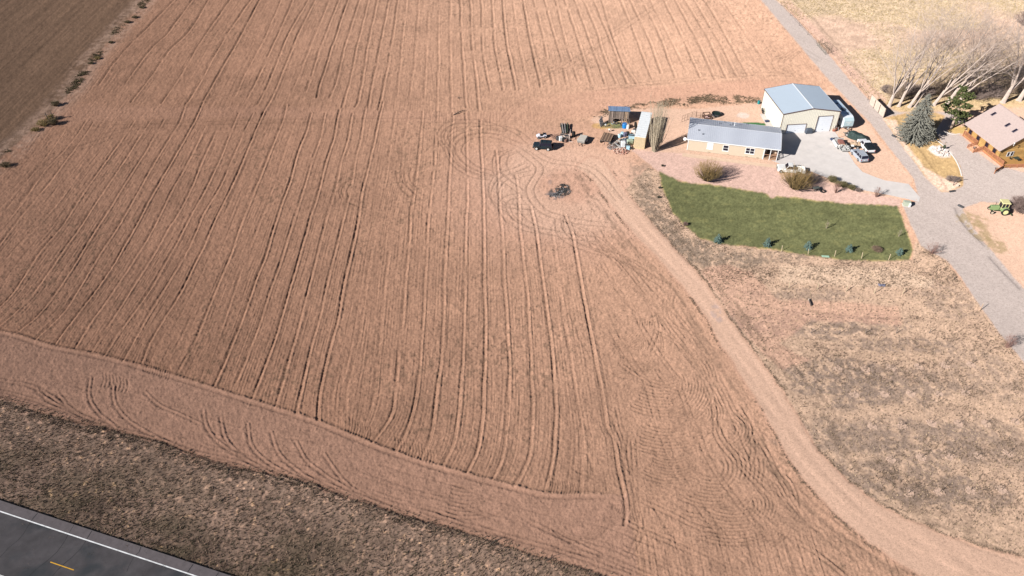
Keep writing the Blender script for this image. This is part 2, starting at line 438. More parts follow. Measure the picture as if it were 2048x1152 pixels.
LANE = [(1500,-28),(1522,0),(1560,45),(1600,92),(1650,152),(1700,205),(1740,245),(1780,298),(1828,358),(1838,400),(1806,412),(1822,450),(1842,492),(1866,506),(1893,520),(1920,552),(1960,612),(2000,668),(2048,724),(2140,860),
        (2240,830),(2100,640),(2048,576),(2000,521),(1975,490),(1945,453),(1925,418),(1960,404),(2060,410),(2120,400),(2120,352),(2048,344),(1990,330),(1953,302),(1925,272),(1893,261),(1905,250),(1935,246),(1925,228),(1900,224),(1832,222),(1800,224),(1766,212),
        (1745,206),(1700,160),(1650,100),(1590,35),(1552,0),(1530,-28)]
ISLE = [(1766,236),(1815,226),(1870,225),(1890,232),(1870,262),(1884,288),(1905,310),(1920,332),(1926,356),(1926,372),(1898,384),(1882,383),(1848,350),(1832,327),(1790,271)]
LAWN = [(1317,343),(1330,348),(1355,361),(1380,366),(1420,370),(1480,378),(1530,387),(1545,397),(1553,393),(1600,396),(1640,402),(1700,408),(1760,410),(1795,412),(1803,430),(1815,465),(1826,500),(1818,520),(1740,521),(1680,520),(1600,508),(1540,498),(1480,492),(1440,489),(1400,477),(1380,461),(1365,445),(1345,425),(1335,400),(1325,375)]
YARD = [(1225,268),(1180,240),(1222,221),(1300,216),(1372,218),(1520,206),(1545,180),(1660,180),(1700,212),(1735,245),(1776,300),(1826,362),(1800,412),(1740,412),(1545,400),(1400,372),(1318,346),(1300,330),(1262,300)]
ORCH = [(1295,335),(1318,345),(1345,425),(1400,478),(1480,492),(1600,509),(1740,522),(1822,521),(1830,480),(1866,508),(1893,520),(1960,612),(2048,724),(2140,860),(2260,1100),(2100,1140),(2048,1128),(1950,1100),(1850,1062),(1762,1015),(1692,960),(1634,900),(1568,790),(1488,680),(1445,617),(1380,532),(1339,488),(1288,432),(1250,380)]
PAST = [(1552,0),(1530,-30),(1600,-120),(2300,-120),(2300,340),(2060,300),(2048,250),(1998,206),(1925,226),(1800,222),(1766,205),(1745,200),(1700,155),(1650,95),(1592,32)]
WEST = [(292,0),(330,-60),(-900,-60),(-900,900),(-330,640),(-60,370),(0,318),(60,262),(110,215),(140,185),(190,115),(240,55)]
NEIGH = [(1895,262),(1925,272),(1953,302),(1990,330),(2048,345),(2200,360),(2200,210),(1998,206),(1930,225),(1937,246)]
EAST = [(1925,418),(1960,404),(2060,410),(2300,420),(2500,900),(2240,830),(2100,640),(2048,576),(2000,521),(1975,490),(1945,453)]

HD = P2(HEAD); DT = P2(DITCH)
def sidey(line):
    a = np.array(line); return YY - np.interp(X, a[:, 0], a[:, 1])
yHead = sidey(HD); yDitch = sidey(DT)
# tracks and roads win over the rest
C_SOIL, C_WEST, C_VERGE, C_TRACK, C_LANE, C_ISLE, C_LAWN, C_YARD, C_ORCH, C_PAST, C_HEAD = range(11)
cls = np.full((nj, ni), C_SOIL, np.int8)
nrag = (fbm(X * .8, YY * .8, 3, 12) - .5)
cls[(yHead < 0) & (X < g(1255, 988).x)] = C_HEAD
cls[inpoly(ORCH)] = C_ORCH
cls[inpoly(PAST)] = C_PAST
cls[inpoly(WEST)] = C_WEST
cls[inpoly(YARD)] = C_YARD
cls[inpoly(NEIGH)] = C_YARD; cls[inpoly(EAST)] = C_YARD
fx = X + .4 * nrag; fy = YY + .6 * nrag
mlane = inpoly(LANE, X + .25 * nrag, YY + .4 * nrag); cls[mlane] = C_LANE
misle = inpoly(ISLE, X + .2 * nrag, YY + .2 * nrag); cls[misle] = C_ISLE
mlawn = inpoly(LAWN, X + .5 * nrag, YY + .7 * nrag); cls[mlawn] = C_LAWN
mtrack = inpoly(TRL + TRR[::-1], X + .6 * nrag, YY + .6 * nrag); cls[mtrack] = C_TRACK
cls[yDitch < -.15 + 1.2 * nrag] = C_VERGE
TEND = g(2000, 1130).x

# --- colours ---------------------------------------------------------------
def C(r, g_, b): return np.array([r, g_, b], np.float32)
A = np.zeros((nj, ni, 3), np.float32)
n1 = fbm(X * .035, YY * .035, 4, 1); n2 = fbm(X * .18, YY * .18, 4, 2); n3 = fbm(X * 1.1, YY * 1.1, 3, 3); n4 = vn(X * 3.2, YY * 2.4, 9)
east = ss(-70, 75, X + .25 * (YY - 120))                     # paler soil to the east, with brighter light there put into its colour
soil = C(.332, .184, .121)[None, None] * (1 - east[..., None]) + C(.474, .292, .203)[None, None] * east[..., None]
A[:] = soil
S = np.where(YY > g(700, 222).y, SU, SL)
strk = fbm(S * 9.0, YY * .10, 3, 21); strk2 = vn(S * 22.0, YY * .25, 25)
fieldm = (cls == C_SOIL) & (YY > 10)
stm = ss(len(LOW) + .1, len(LOW) - 1.2, S) * (YY < 166) + (YY >= 166) * 1.0
rp = g(1115, 378); stm = stm * ss(17, 36, np.hypot(X - rp.x - 4, YY - rp.y - 2) + 8 * (n2 - .5)); SWL = g(1120, 230)
stm = stm * (1 - .8 * ss(5, 12, X) * (YY > 140) * (YY < 185))
A *= (1 + fieldm * (.13 * (strk - .5) + .12 * (strk2 - .5)) * stm)[..., None]
A *= (.94 + .12 * n1)[..., None]; A *= (.93 + .14 * n2)[..., None]; A *= (.88 + .24 * n3)[..., None]
fine = rng.random((nj, ni)).astype(np.float32); fine = blur(fine, 1) * 1.6 - .3
A *= (.86 + .28 * fine)[..., None]
# stubble and weed specks
rough = ss(.50, .62, fbm(X * .05, YY * .05, 3, 60)) * .6 + .4
wd = ss(.60, .74, fbm(X * 1.9, YY * 1.5, 2, 33)) * rough * (.5 + .5 * ss(.4, .6, n2))
A = A * (1 - .34 * wd[..., None]) + C(.10, .085, .055) * (.22 * wd[..., None])
pn = ss(.55, .7, fbm(X * .09, YY * .09, 4, 61)) * fieldm
A *= (1 - .08 * pn)[..., None]
for (px, py, rx, ry, am) in [(560,195,16,14,.20),(640,150,10,16,.14),(910,690,9,7,.16),(300,560,22,12,.13),(820,860,9,6,.18),(470,640,14,9,.12),(250,60,16,20,.14),(160,720,14,6,.16),(1010,930,12,6,.12),(700,980,14,4,.1)]:
    q_ = g(px, py); dq = np.hypot((X - q_.x) / rx, (YY - q_.y) / ry) + .8 * (n2 - .5); A *= (1 - .55 * am * ss(1.4, .1, dq))[..., None]
def put(mask, c, amt=1.0, nz=None):
    global A
    w = (blur(mask, 1) * amt)[..., None]; c = np.broadcast_to(np.asarray(c, np.float32), A.shape)
    if nz is not None: c = c * nz[..., None]
    A = A * (1 - w) + c * w
# headland north of the yard, reddish haul road along the field end
HAUL = [(0,208),(230,214),(520,215),(760,222),(1000,226),(1060,200),(1200,180),(1500,158),(1620,168),(1535,200),(1300,208),(1180,232),(1000,246),(760,240),(520,236),(230,240),(100,250)]
hm = blur(inpoly(HAUL, X + 2 * (n2 - .5), YY + 3 * (n2 - .5)), 6)
hm = hm * (.35 + .65 * ss(0, 35, X)); lines = fbm(X * .03, YY * 1.6, 3, 71)
A = A * (1 - .55 * hm[..., None]) + (C(.43, .245, .175) * (.86 + .3 * lines)[..., None]) * (.55 * hm[..., None])
SWALE = [(1180,232),(1210,220),(1300,205),(1400,190),(1470,192),(1530,196),(1528,206),(1420,206),(1330,212),(1240,218),(1200,236)]
sw = blur(inpoly(SWALE), 2) * ss(.35, .6, fbm(X * .35, YY * .5, 4, 81))
sw *= .9 * ss(.2, .55, n3 * .5 + n2 * .5); A = A * (1 - .7 * sw[..., None]) + C(.20, .15, .095) * (.7 * sw[..., None])
SWR = g(1140, 372); ds_ = np.hypot((X - SWR.x) / 14, (YY - SWR.y) / 15) + .35 * (n2 - .5)
# churned red earth round the fire pit
rp = g(1115, 378); dd = np.hypot(X - rp.x, (YY - rp.y))
cz = ss(32, 10, dd + 8 * (n2 - .5)); sw2 = fbm(np.hypot((X - rp.x), (YY - rp.y)) * 1.3, np.arctan2(YY - rp.y, X - rp.x) * 2.5, 3, 90)
A = A * (1 - .7 * cz[..., None]) + C(.47, .285, .21) * (.84 + .32 * sw2)[..., None] * (.7 * cz[..., None])
pw = ss(1.5, .9, ds_) * ss(.25, .6, ds_) * .45; A = A * (1 - pw[..., None]) + C(.54, .365, .272) * pw[..., None]
hd = cls == C_HEAD
put(hd, C(.360, .212, .152), .75, .82 + .36 * n3)
wa = g(0, 318); wb = g(292, 0); wdx, wdy = (wb - wa).normalized().x, (wb - wa).normalized().y
acr = (X - wa.x) * wdy - (YY - wa.y) * wdx; alg = (X - wa.x) * wdx + (YY - wa.y) * wdy
wst = .5 * vn(acr * 1.9, alg * .05, 91) + .5 * vn(acr * .8, alg * .03, 92)
put(cls == C_WEST, C(.158, .096, .062), 1, .66 + .5 * wst + .18 * n2 + .14 * n3)
# earth strip and scrub beside the west ditch
WDL = P2([(330,-30),(292,0),(240,55),(190,115),(140,185),(110,215),(60,262),(0,318),(-60,370)])
Dw = field()
x_, y_ = resamp(WDL, .5); stroke(Dw, x_, y_, 7.0)
Dw = Dw.reshape(nj, ni)
strip = ss(5.5, 1.5, Dw + 3.5 * (n2 - .5)) * ss(.25, .6, n2 * .5 + n3 * .5); A = A * (1 - .6 * strip[..., None]) + C(.43, .29, .22) * (.6 + .5 * n3)[..., None] * (.6 * strip[..., None])
sc = ss(2.0, .0, Dw + 2.2 * (n3 - .5)) * ss(.44, .66, fbm(X * .16, YY * .16, 4, 99)) * ss(.35, .6, n3); A = A * (1 - .6 * sc[..., None]) + C(.15, .115, .07) * (.6 * sc[..., None])
# verge of the highway
vg = cls == C_VERGE
v1 = fbm(X * .5, YY * .7, 4, 101); v2 = fbm(X * 2.2, YY * 1.9, 3, 102); v0 = fbm(X * .07, YY * .12, 3, 103)
hw = ss(-1, 15, -yDitch)                                  # towards the road the grass is lower and darker
vc = C(.232, .158, .118) * (.76 + .46 * v1)[..., None] + C(.30, .185, .13) * (ss(.52, .78, v2) * .7 * (1 - .6 * hw))[..., None]
vc = vc * (.74 + .56 * fbm(X * .16, YY * .3, 4, 107))[..., None]; vc = vc * (1.15 - .5 * hw * ss(.25, .6, v0))[..., None]
gm = ss(.5, .72, fbm(X * .12, YY * .2, 3, 104)) * hw
vc = vc * (1 - .4 * gm[..., None]) + C(.085, .075, .040) * (.4 * gm[..., None])
yl = ss(.70, .8, v2) * ss(.48, .62, v1); vc = vc + C(.22, .15, .06) * yl[..., None]
wv_ = ss(.30, .70, blur(vg, 7) + .35 * (n3 - .5))[..., None]; A = A * (1 - wv_) + vc * wv_
# signed distance from the dirt track's middle and way along it
_m = P2([((a[0] + b[0]) / 2, (a[1] + b[1]) / 2) for a, b in zip(TRL, TRR)])
bbm = (X > 5) & (X < 95) & (YY > 42) & (YY < 160); xm = X[bbm]; ym = YY[bbm]; dm_ = np.full(xm.shape, 99, np.float32); am_ = np.zeros(xm.shape, np.float32); acc = 0
for (x1, y1), (x2, y2) in zip(_m, _m[1:]):
    lx, ly = x2 - x1, y2 - y1; ll = math.hypot(lx, ly); t_ = np.clip(((xm - x1) * lx + (ym - y1) * ly) / ll ** 2, 0, 1); d_ = np.hypot(xm - x1 - t_ * lx, ym - y1 - t_ * ly)
    k = d_ < dm_; dm_ = np.where(k, d_, dm_); am_ = np.where(k, acc + t_ * ll, am_); acc += ll
dmid = np.full((nj, ni), 99, np.float32); dmid[bbm] = dm_; along = np.zeros((nj, ni), np.float32); along[bbm] = am_
# orchard ground
orch = cls == C_ORCH
o1 = fbm(X * .055, YY * .20, 4, 111); o2 = fbm(X * .9, YY * .9, 4, 112); o3 = fbm(X * .35 + YY * .2, YY * .35 - X * .2, 4, 113)
oc = C(.445, .308, .222) * (.80 + .38 * o2)[..., None]
pat = ss(.46, .62, .55 * o1 + .45 * o3)
speck = ss(.47, .62, fbm(X * 2.1, YY * 1.8, 3, 114))
wam = pat * (.30 + .70 * speck) * .68 * ss(4, 9, dmid + 3 * (n2 - .5)) * ss(54, 66, YY + 5 * (n2 - .5))
oc = oc * (1 - .6 * wam[..., None]) + C(.225, .150, .118) * (.6 * wam[..., None])
put(orch, oc)
def window_(p, rx, ry):
    j0 = max(0, int(np.searchsorted(Y, p.y - ry))); j1 = int(np.searchsorted(Y, p.y + ry)) + 1; w = WY[j0:j1]
    u0 = min((p.x - rx) / w.min(), (p.x - rx) / w.max()); u1 = max((p.x + rx) / w.min(), (p.x + rx) / w.max())
    return (slice(j0, j1), slice(max(0, int(np.searchsorted(U, u0)) - 1), int(np.searchsorted(U, u1)) + 1))
def blotch(px, py, rx, ry, c, amt, seed, thr=.42):
    """an irregular patch; radii in metres"""
    global A
    p = g(px, py); sl = window_(p, rx * 1.6, ry * 1.6); x_ = X[sl]; y_ = YY[sl]
    d = np.hypot((x_ - p.x) / rx, (y_ - p.y) / ry) + .9 * (fbm(x_ * .45, y_ * .45, 4, seed) - .5)
    w = ss(1.05, .7, d) * ss(thr - .1, thr + .15, fbm(x_ * 1.5, y_ * 1.3, 3, seed + 5)) * amt
    w = w[..., None]; A[sl] = A[sl] * (1 - w) + C(*c) * w
for q in [(1620,650,17,3.6,.8),(1800,690,11,2.0,.7),(1680,760,9,6,.85),(1810,770,10,5,.7),(1700,870,12,4,.6),(1840,880,13,4,.7),(1790,960,12,4,.7),(1900,990,9,3,.7),(1960,880,8,6,.55),(1600,590,10,2.4,.6),(1900,600,6,6,.5),(1960,740,6,7,.5)]:
    blotch(q[0], q[1], q[2], q[3], (.21, .155, .125), q[4], int(q[0]))
for q in [(1300,420,3.0,11,.75),(1330,470,4,6,.8),(1380,500,7,4,.85),(1440,520,9,3,.75),(1520,512,10,2.5,.6),(1285,350,2.5,6,.5)]:
    blotch(q[0], q[1], q[2], q[3], (.20, .150, .115), q[4], int(q[0]) + 3)
# bright tilled strips below the lawn
BR = [(1560,530),(1790,536),(1870,560),(1860,575),(1700,572),(1560,565)]
A = A * (1 - .45 * blur(inpoly(BR, X, YY), 5)[..., None]) + C(.56, .42, .31) * (.45 * blur(inpoly(BR, X, YY), 5)[..., None])
RED = [(1455,530),(1500,545),(1560,600),(1600,600),(1800,612),(1805,650),(1620,640),(1560,690),(1620,720),(1560,740),(1500,680),(1440,600),(1400,540)]
rdm = blur(inpoly(RED), 5)[..., None] * .55; A = A * (1 - rdm) + C(.475, .28, .205) * rdm
# pasture
p1 = fbm(X * .45, YY * .6, 4, 121); ylw = ss(.38, .58, fbm(X * .03, YY * .04, 3, 122) + .0022 * (YY - 200))
pc = C(.43, .30, .225) * (1 - ylw)[..., None] + C(.43, .325, .222) * ylw[..., None]
pc = pc * (.70 + .55 * p1)[..., None] * (.88 + .24 * n4)[..., None]
put(cls == C_PAST, pc)
LSIDE = [(1555,0),(1592,32),(1650,95),(1700,155),(1750,205),(1790,262),(1835,322),(1885,378),(1896,372),(1850,310),(1800,250),(1770,195),(1720,150),(1670,95),(1610,30),(1580,0)]
lm = (blur(inpoly(LSIDE), 2) * .7)[..., None]; A = A * (1 - lm) + C(.46, .30, .235) * (.75 + .5 * n3)[..., None] * lm
# yard, lane, track, lawns
y1 = vn(X * 2.7, YY * 2.1, 131)
yc = C(.475, .320, .238) * (.93 + .14 * n2)[..., None] * (.92 + .16 * y1)[..., None]
put(cls == C_YARD, yc)
PINK = [(1262,300),(1375,309),(1552,331),(1556,348),(1620,358),(1700,378),(1790,398),(1812,404),(1800,414),(1740,412),(1545,400),(1400,372),(1318,346)]
pk = blur(inpoly(PINK) & (cls == C_YARD), 1)[..., None]; A = A * (1 - pk) + C(.465, .315, .262) * (.86 + .28 * y1)[..., None] * pk
lt = fbm((X * .80 + YY * .60) * 1.1, (X * .60 - YY * .80) * .03, 3, 141)
lc = C(.355, .298, .272) * (.92 + .15 * lt)[..., None] * (.93 + .14 * n4)[..., None]
put(mlane & (cls == C_LANE), lc)
tt = fbm(X * .9 + YY * .45, (YY - X) * .04, 3, 142)
tc_ = C(.485, .322, .238) * (.84 + .30 * tt)[..., None] * (.95 + .1 * n4)[..., None]
mk = blur(mtrack & (cls == C_TRACK), 9) * ss(172, 140, YY + 10 * (n2 - .5)); mk = mk[..., None]; A = A * (1 - mk) + tc_ * mk
edge = blur(mtrack, 14); er = ss(.02, .3, edge) * ss(.75, .35, edge) * (cls != C_LAWN); A = A * (1 - .35 * er[..., None]) + C(.41, .235, .17) * (.35 * er[..., None])
l1 = fbm(X * .9, YY * 1.2, 4, 151); l2 = fbm(X * .12, YY * .5, 3, 152); l3 = vn(X * 4, YY * 3.4, 155)
lawn_c = C(.114, .118, .053) * (.58 + .46 * l1 + .38 * l2)[..., None] * (.86 + .28 * l3)[..., None]
dryb = ss(.56, .75, l1) * .5; lawn_c = lawn_c * (1 - .35 * dryb[..., None]) + C(.24, .21, .08) * (.35 * dryb[..., None])
put(cls == C_LAWN, lawn_c)
ed = blur(cls == C_LAWN, 6); rim = ss(.1, .5, ed) * ss(.95, .6, ed) * ss(.45, .6, l1) * .5; A = A * (1 - rim[..., None]) + C(.36, .29, .12) * rim[..., None]
put(cls == C_ISLE, C(.37, .25, .125) * (.78 + .44 * l1)[..., None])
ISN = [(1766,236),(1790,271),(1832,327),(1848,350),(1882,383),(1898,384),(1922,372),(1915,362),(1890,358),(1848,335),(1815,290),(1800,262),(1790,240)]
inn = blur(inpoly(ISN), 2)[..., None]; A = A * (1 - inn) + C(.545, .39, .30) * (.8 + .4 * n3)[..., None] * inn
SMALL = [(1895,263),(1906,252),(1936,254),(1932,266),(1912,269)]
sm = blur(inpoly(SMALL), 1)[..., None]; A = A * (1 - sm) + C(.40, .275, .115) * (.8 + .4 * l1)[..., None] * sm
for q in [(1945,440,3.2,3.0),(1962,465,2.2,4.5),(1985,485,2.2,4)]: blotch(q[0], q[1], q[2], q[3], (.27, .20, .11), .75, int(q[0]))
# under the cottonwoods: leaf litter
LIT = [(1768,200),(2060,185),(2060,212),(1960,222),(1800,224),(1770,214)]
li = blur(inpoly(LIT), 3)[..., None] * .7; A = A * (1 - li) + C(.44, .32, .17) * (.7 + .5 * n3)[..., None] * li
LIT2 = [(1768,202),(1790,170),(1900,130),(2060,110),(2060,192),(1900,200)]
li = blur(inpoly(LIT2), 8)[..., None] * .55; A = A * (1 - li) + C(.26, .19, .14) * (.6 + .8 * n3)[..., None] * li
# ash of the burn pit, grass patch of the pen, white spill
for (px, py, rx, ry, c_, a_) in [(1126,379,2.0,2.0,(.035,.036,.034),1),(1121,384,2.4,1.7,(.05,.05,.05),.9),(1108,391,2.2,1.6,(.10,.10,.11),.85),(1099,362,.7,2.2,(.2,.15,.14),.5),(1432,625,.9,3,(.30,.24,.24),.45)]:
    blotch(px, py, rx, ry, c_, a_, px)
for (px, py, rx, ry, c_, a_) in [(1228,250,3.4,1.7,(.16,.17,.055),.95),(1205,252,2.4,1.6,(.42,.26,.08),.6),(1487,231,1.6,1.6,(.52,.47,.44),.5),(1500,249,4.0,1.1,(.04,.12,.045),.98),(1880,303,2.6,2.6,(.62,.55,.50),.8)]:
    p = g(px, py); sl = window_(p, rx * 1.5, ry * 1.5); d = np.hypot((X[sl] - p.x) / rx, (YY[sl] - p.y) / ry) + .5 * (n3[sl] - .5)
    w = (ss(1.05, .8, d) * a_)[..., None]; A[sl] = A[sl] * (1 - w) + C(*c_) * (.8 + .4 * n3[sl])[..., None] * w

print('colours', time.process_time())
gr2 = blur(rng.random((nj, ni)).astype(np.float32), 1); gr3 = fbm(X * 4.3, YY * 3.1, 2, 301)
soft = np.isin(cls, [C_ORCH, C_VERGE, C_PAST, C_WEST, C_ISLE, C_LAWN]) * .65 + .35 - .17 * np.isin(cls, [C_LANE, C_TRACK, C_YARD])
A *= (1 + (soft * (.60 * (gr2 - .5) + .42 * (gr3 - .5))))[..., None]
# --- relief -----------------------------------------------------------------
Z = np.zeros((nj, ni), np.float32)
soilm = blur(((cls == C_SOIL) | (cls == C_HEAD) | ((cls == C_TRACK) & (YY > 138))), 4)
orchm = blur((cls == C_ORCH) | (cls == C_WEST) | (cls == C_PAST), 2); vergm = blur(cls == C_VERGE, 1)
cl = fbm(X * 1.3, YY * 1.3, 3, 201, .6) - .5
Z += soilm * (.13 * cl + .07 * (fine - .5) + .05 * (vn(X * 3.1, YY * 3.1, 203) - .5) + fieldm * stm * (.05 * (strk2 - .5) + .03 * (strk - .5)))
Z += orchm * (.13 * (fbm(X * .9, YY * .9, 4, 205, .65) - .5))
Z += vergm * (.30 * (fbm(X * .8, YY * .8, 4, 206, .7) - .5))
Z += (cls == C_WEST) * .12 * (wst - .5)
Z += (cls == C_LAWN) * .03 * (l3 - .5)

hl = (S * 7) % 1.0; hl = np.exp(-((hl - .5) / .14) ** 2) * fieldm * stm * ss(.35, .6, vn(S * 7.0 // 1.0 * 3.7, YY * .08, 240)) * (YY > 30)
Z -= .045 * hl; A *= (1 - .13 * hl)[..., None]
dens = .6 + .8 * vn(X * .06, YY * .15, 210)
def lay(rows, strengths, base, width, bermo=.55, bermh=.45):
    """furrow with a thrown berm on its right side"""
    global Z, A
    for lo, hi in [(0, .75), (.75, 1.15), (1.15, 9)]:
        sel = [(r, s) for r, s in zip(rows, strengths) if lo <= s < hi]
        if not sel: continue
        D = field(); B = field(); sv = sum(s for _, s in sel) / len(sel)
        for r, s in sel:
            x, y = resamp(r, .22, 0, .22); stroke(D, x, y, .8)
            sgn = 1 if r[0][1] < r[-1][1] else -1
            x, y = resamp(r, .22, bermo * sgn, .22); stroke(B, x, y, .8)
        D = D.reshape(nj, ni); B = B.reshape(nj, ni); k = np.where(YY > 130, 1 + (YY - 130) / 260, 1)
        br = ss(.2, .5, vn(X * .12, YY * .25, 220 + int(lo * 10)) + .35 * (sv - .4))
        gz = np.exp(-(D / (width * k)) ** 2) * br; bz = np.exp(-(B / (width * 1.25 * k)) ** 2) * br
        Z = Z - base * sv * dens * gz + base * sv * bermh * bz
        A = A * (1 - (.27 + .16 * (YY > 165)) * np.minimum(sv * gz, 1.4))[..., None] * (1 + .12 * bz)[..., None]      # furrow shade and sunlit crest painted into the soil colour
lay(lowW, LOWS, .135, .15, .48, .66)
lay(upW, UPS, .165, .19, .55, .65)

def pxs(l): return crom([tuple(g(*q)[:2]) for q in l], 8)
def paths(lst, offs, depth, width, dark=.1, wob=.1, Rr=.75, mask=None):
    global Z, A
    D = field()
    for l in lst:
        w = pxs(l)
        for o in offs: x, y = resamp(w, .2, o, wob); stroke(D, x, y, Rr)
    D = D.reshape(nj, ni); k = np.where(YY > 130, 1 + (YY - 130) / 300, 1)
    gz = np.exp(-(D / (width * k)) ** 2)
    if mask is not None: gz = gz * mask
    Z = Z - depth * gz; A = A * (1 - dark * gz)[..., None]
print('rows', time.process_time())
# headland ridge, ditch
paths([HEAD], (0,), -.13, .30, -.10); paths([HEAD], (.62,), .09, .2, .22); paths([HEAD], (-.6,), .06, .2, .15)
paths([DITCH], (0,), .13, .20, .32, .5)
paths([[(0,758),(75,775),(160,827),(222,853),(311,875),(387,902),(467,920),(533,942),(600,966),(700,985)],
       [(600,947),(658,969),(755,1004),(822,1027),(875,1049),(960,1075)],
       [(-20,775),(60,795),(147,826),(222,858),(311,886)],
       [(844,1020),(980,1060),(1120,1100),(1260,1150)],[(1060,1040),(1160,1090),(1300,1150)]], (-.3, .35), .08, .16, .2)
TURN = [[(75,778),(102,800),(147,822),(213,849)],[(118,787),(147,818),(200,844)],[(182,755),(180,791),(196,822),(231,853)],
 [(227,767),(231,804),(253,835),(293,862),(338,884)],[(291,782),(320,809),(369,831),(404,847)],[(409,820),(416,853),(440,884),(480,911),(533,938)],
 [(444,833),(453,875),(480,907),(533,940),(600,966)],[(498,847),(504,889),(533,920),(578,947),(631,971)],[(544,864),(560,907),(600,942),(644,969),(700,997)],
 [(593,882),(611,915),(636,938),(689,973),(778,1018)],[(649,907),(680,951),(715,982),(787,1018),(849,1049)]]
paths(TURN, (-.28, .30), .08, .14, .16); paths(TURN, (0, .75), -.04, .2, -.08)
paths([DITCH], (-1.5, -2.1, -3.4, -4.1, -6.2), .055, .15, .14, 1.1, mask=ss(.35, .6, n2))
paths([[(1161,905),(1176,911),(1184,940)],[(1155,944),(1186,957)]], (0,), .07, .15, .2)
# tyre tracks: across the west field, the field end and diagonally over the upper field
TR = [[(-10,345),(60,318),(150,290),(260,258),(420,246),(700,240),(980,242)],[(20,420),(90,330),(150,300),(240,268)],
      [(1070,170),(1120,140),(1210,80),(1300,20),(1340,-10)],[(640,110),(520,160),(430,195),(330,225)],
      [(180,246),(230,252),(330,250)],[(1010,238),(1030,214),(1060,196)],[(1200,176),(1350,162),(1500,148),(1590,150)],
      [(1574,108),(1552,120),(1556,138),(1580,150)],[(1600,100),(1575,120),(1580,140),(1600,156)],[(1640,120),(1600,100),(1563,120)]]
paths(TR, (-.85, .85), .05, .15, .22, .3)
LOOP = [[(986,356),(946,350),(912,328),(897,299),(903,276),(926,261),(955,256),(989,254),(1030,262),(1060,285)],
 [(978,352),(944,341),(917,322),(904,300),(910,281),(932,267),(965,262),(1010,266)],
 [(995,348),(950,335),(925,315),(916,300),(925,284),(950,272),(990,272),(1040,290)],
 [(895,296),(882,279),(884,261),(900,247),(930,243),(975,247),(1010,262)],
 [(905,300),(890,278),(893,262),(910,252),(935,250)],
 [(1060,413),(1020,413),(995,402),(986,379),(997,353),(1025,342),(1055,330)],
 [(1060,425),(1018,420),(996,408),(990,385),(1005,360),(1035,352),(1065,345)],
 [(1020,302),(995,313),(995,345),(1020,367),(1045,385)],[(1035,300),(1010,313),(1010,340),(1030,362)],
 [(1118,465),(1060,459),(1020,442),(1003,413),(1015,396),(1043,390)],[(1200,480),(1130,470),(1070,455),(1035,430),(1025,405)],
 [(1118,439),(1121,465),(1144,485),(1192,502),(1232,511),(1290,535)],[(1128,436),(1136,462),(1160,480),(1205,500),(1240,515),(1330,570)],
 [(1181,468),(1190,488),(1212,502),(1232,511)],[(1195,462),(1210,485),(1240,515),(1300,585)],
 [(680,398),(676,380),(685,365),(700,355)],[(690,396),(686,380),(695,367)],[(700,400),(720,408),(735,410)],
 [(800,340),(805,370),(825,392)],[(815,335),(812,360),(830,380)],
 [(1040,300),(1065,320),(1080,340),(1060,380),(1085,420),(1140,440),(1220,450)],[(1065,300),(1100,320),(1160,330),(1200,350),(1240,400)]]
paths(LOOP, (-.8, .8), .085, .15, .34, .25)
E = []
for k in range(9):
    rx = 42 + 13 * k; ry = 26 + 8.5 * k
    E.append([(1120 + 8 + rx * math.cos(a), 378 + ry * math.sin(a)) for a in [R(t) for t in range(60, 300, 24)]])
paths(E, (-.6, .5), .03, .15, .1, .7, mask=.4 + .6 * ss(.35, .6, n2))
# sweeps between the field and the track
SW = [[(1128,440),(1190,470),(1245,520),(1290,590),(1315,650),(1300,700)],[(1200,495),(1240,530),(1300,600),(1360,680),(1420,760),(1450,810)],
 [(1310,660),(1360,690),(1400,740),(1425,790),(1432,840),(1438,880),(1500,950),(1560,1010),(1640,1060)],
 [(1255,520),(1330,600),(1395,680),(1440,760),(1470,820)],[(1336,590),(1331,620),(1350,650),(1400,672)],[(1350,583),(1345,612),(1365,640)],
 [(1432,840),(1450,880),(1500,930),(1550,975),(1600,1040)],[(1470,820),(1500,850),(1510,900),(1500,935)],[(1480,815),(1535,900),(1560,950),(1620,1050)],
 [(1250,560),(1290,590),(1330,650)],[(1205,525),(1225,560)],[(1240,600),(1270,625)],[(1245,730),(1300,765),(1365,786)],[(1315,740),(1340,775)],
 [(1275,995),(1330,1020),(1400,1055),(1450,1062)],[(1250,1040),(1300,1065),(1380,1100),(1480,1150)],[(1250,1095),(1330,1130),(1400,1160)],
 [(1252,870),(1250,920),(1275,950),(1340,985)],[(1245,930),(1300,955),(1370,975)],[(1268,880),(1275,1000),(1285,1060),(1260,1110)],
 [(1500,1010),(1560,1060),(1640,1110),(1700,1160)],[(1225,850),(1245,900),(1262,980),(1278,1040)]]
paths(SW, (-.35, .35), .09, .15, .19, .25, mask=.45 + .55 * ss(.35, .6, n2))
FAN = [(1234,642,18,72,0,95,12),(1254,690,26,74,-25,110,12),(1330,770,30,106,-45,80,13),(1330,700,70,150,62,115,12),(1340,760,110,170,62,115,9),
 (1398,826,16,50,-40,80,7),(1455,860,18,52,-60,75,6),(1420,935,30,110,-35,70,10),(1430,900,60,130,70,120,10),(1345,860,60,120,60,118,10),(1490,1010,20,110,-40,60,13),
 (1470,940,90,170,68,120,11),(1210,1010,18,50,0,90,8),(1160,1030,20,62,20,150,9),(940,905,80,150,62,112,9),(1010,1030,60,110,50,110,0),(310,690,20,60,0,0,0),(1395,990,40,100,60,120,8)]
D = field()
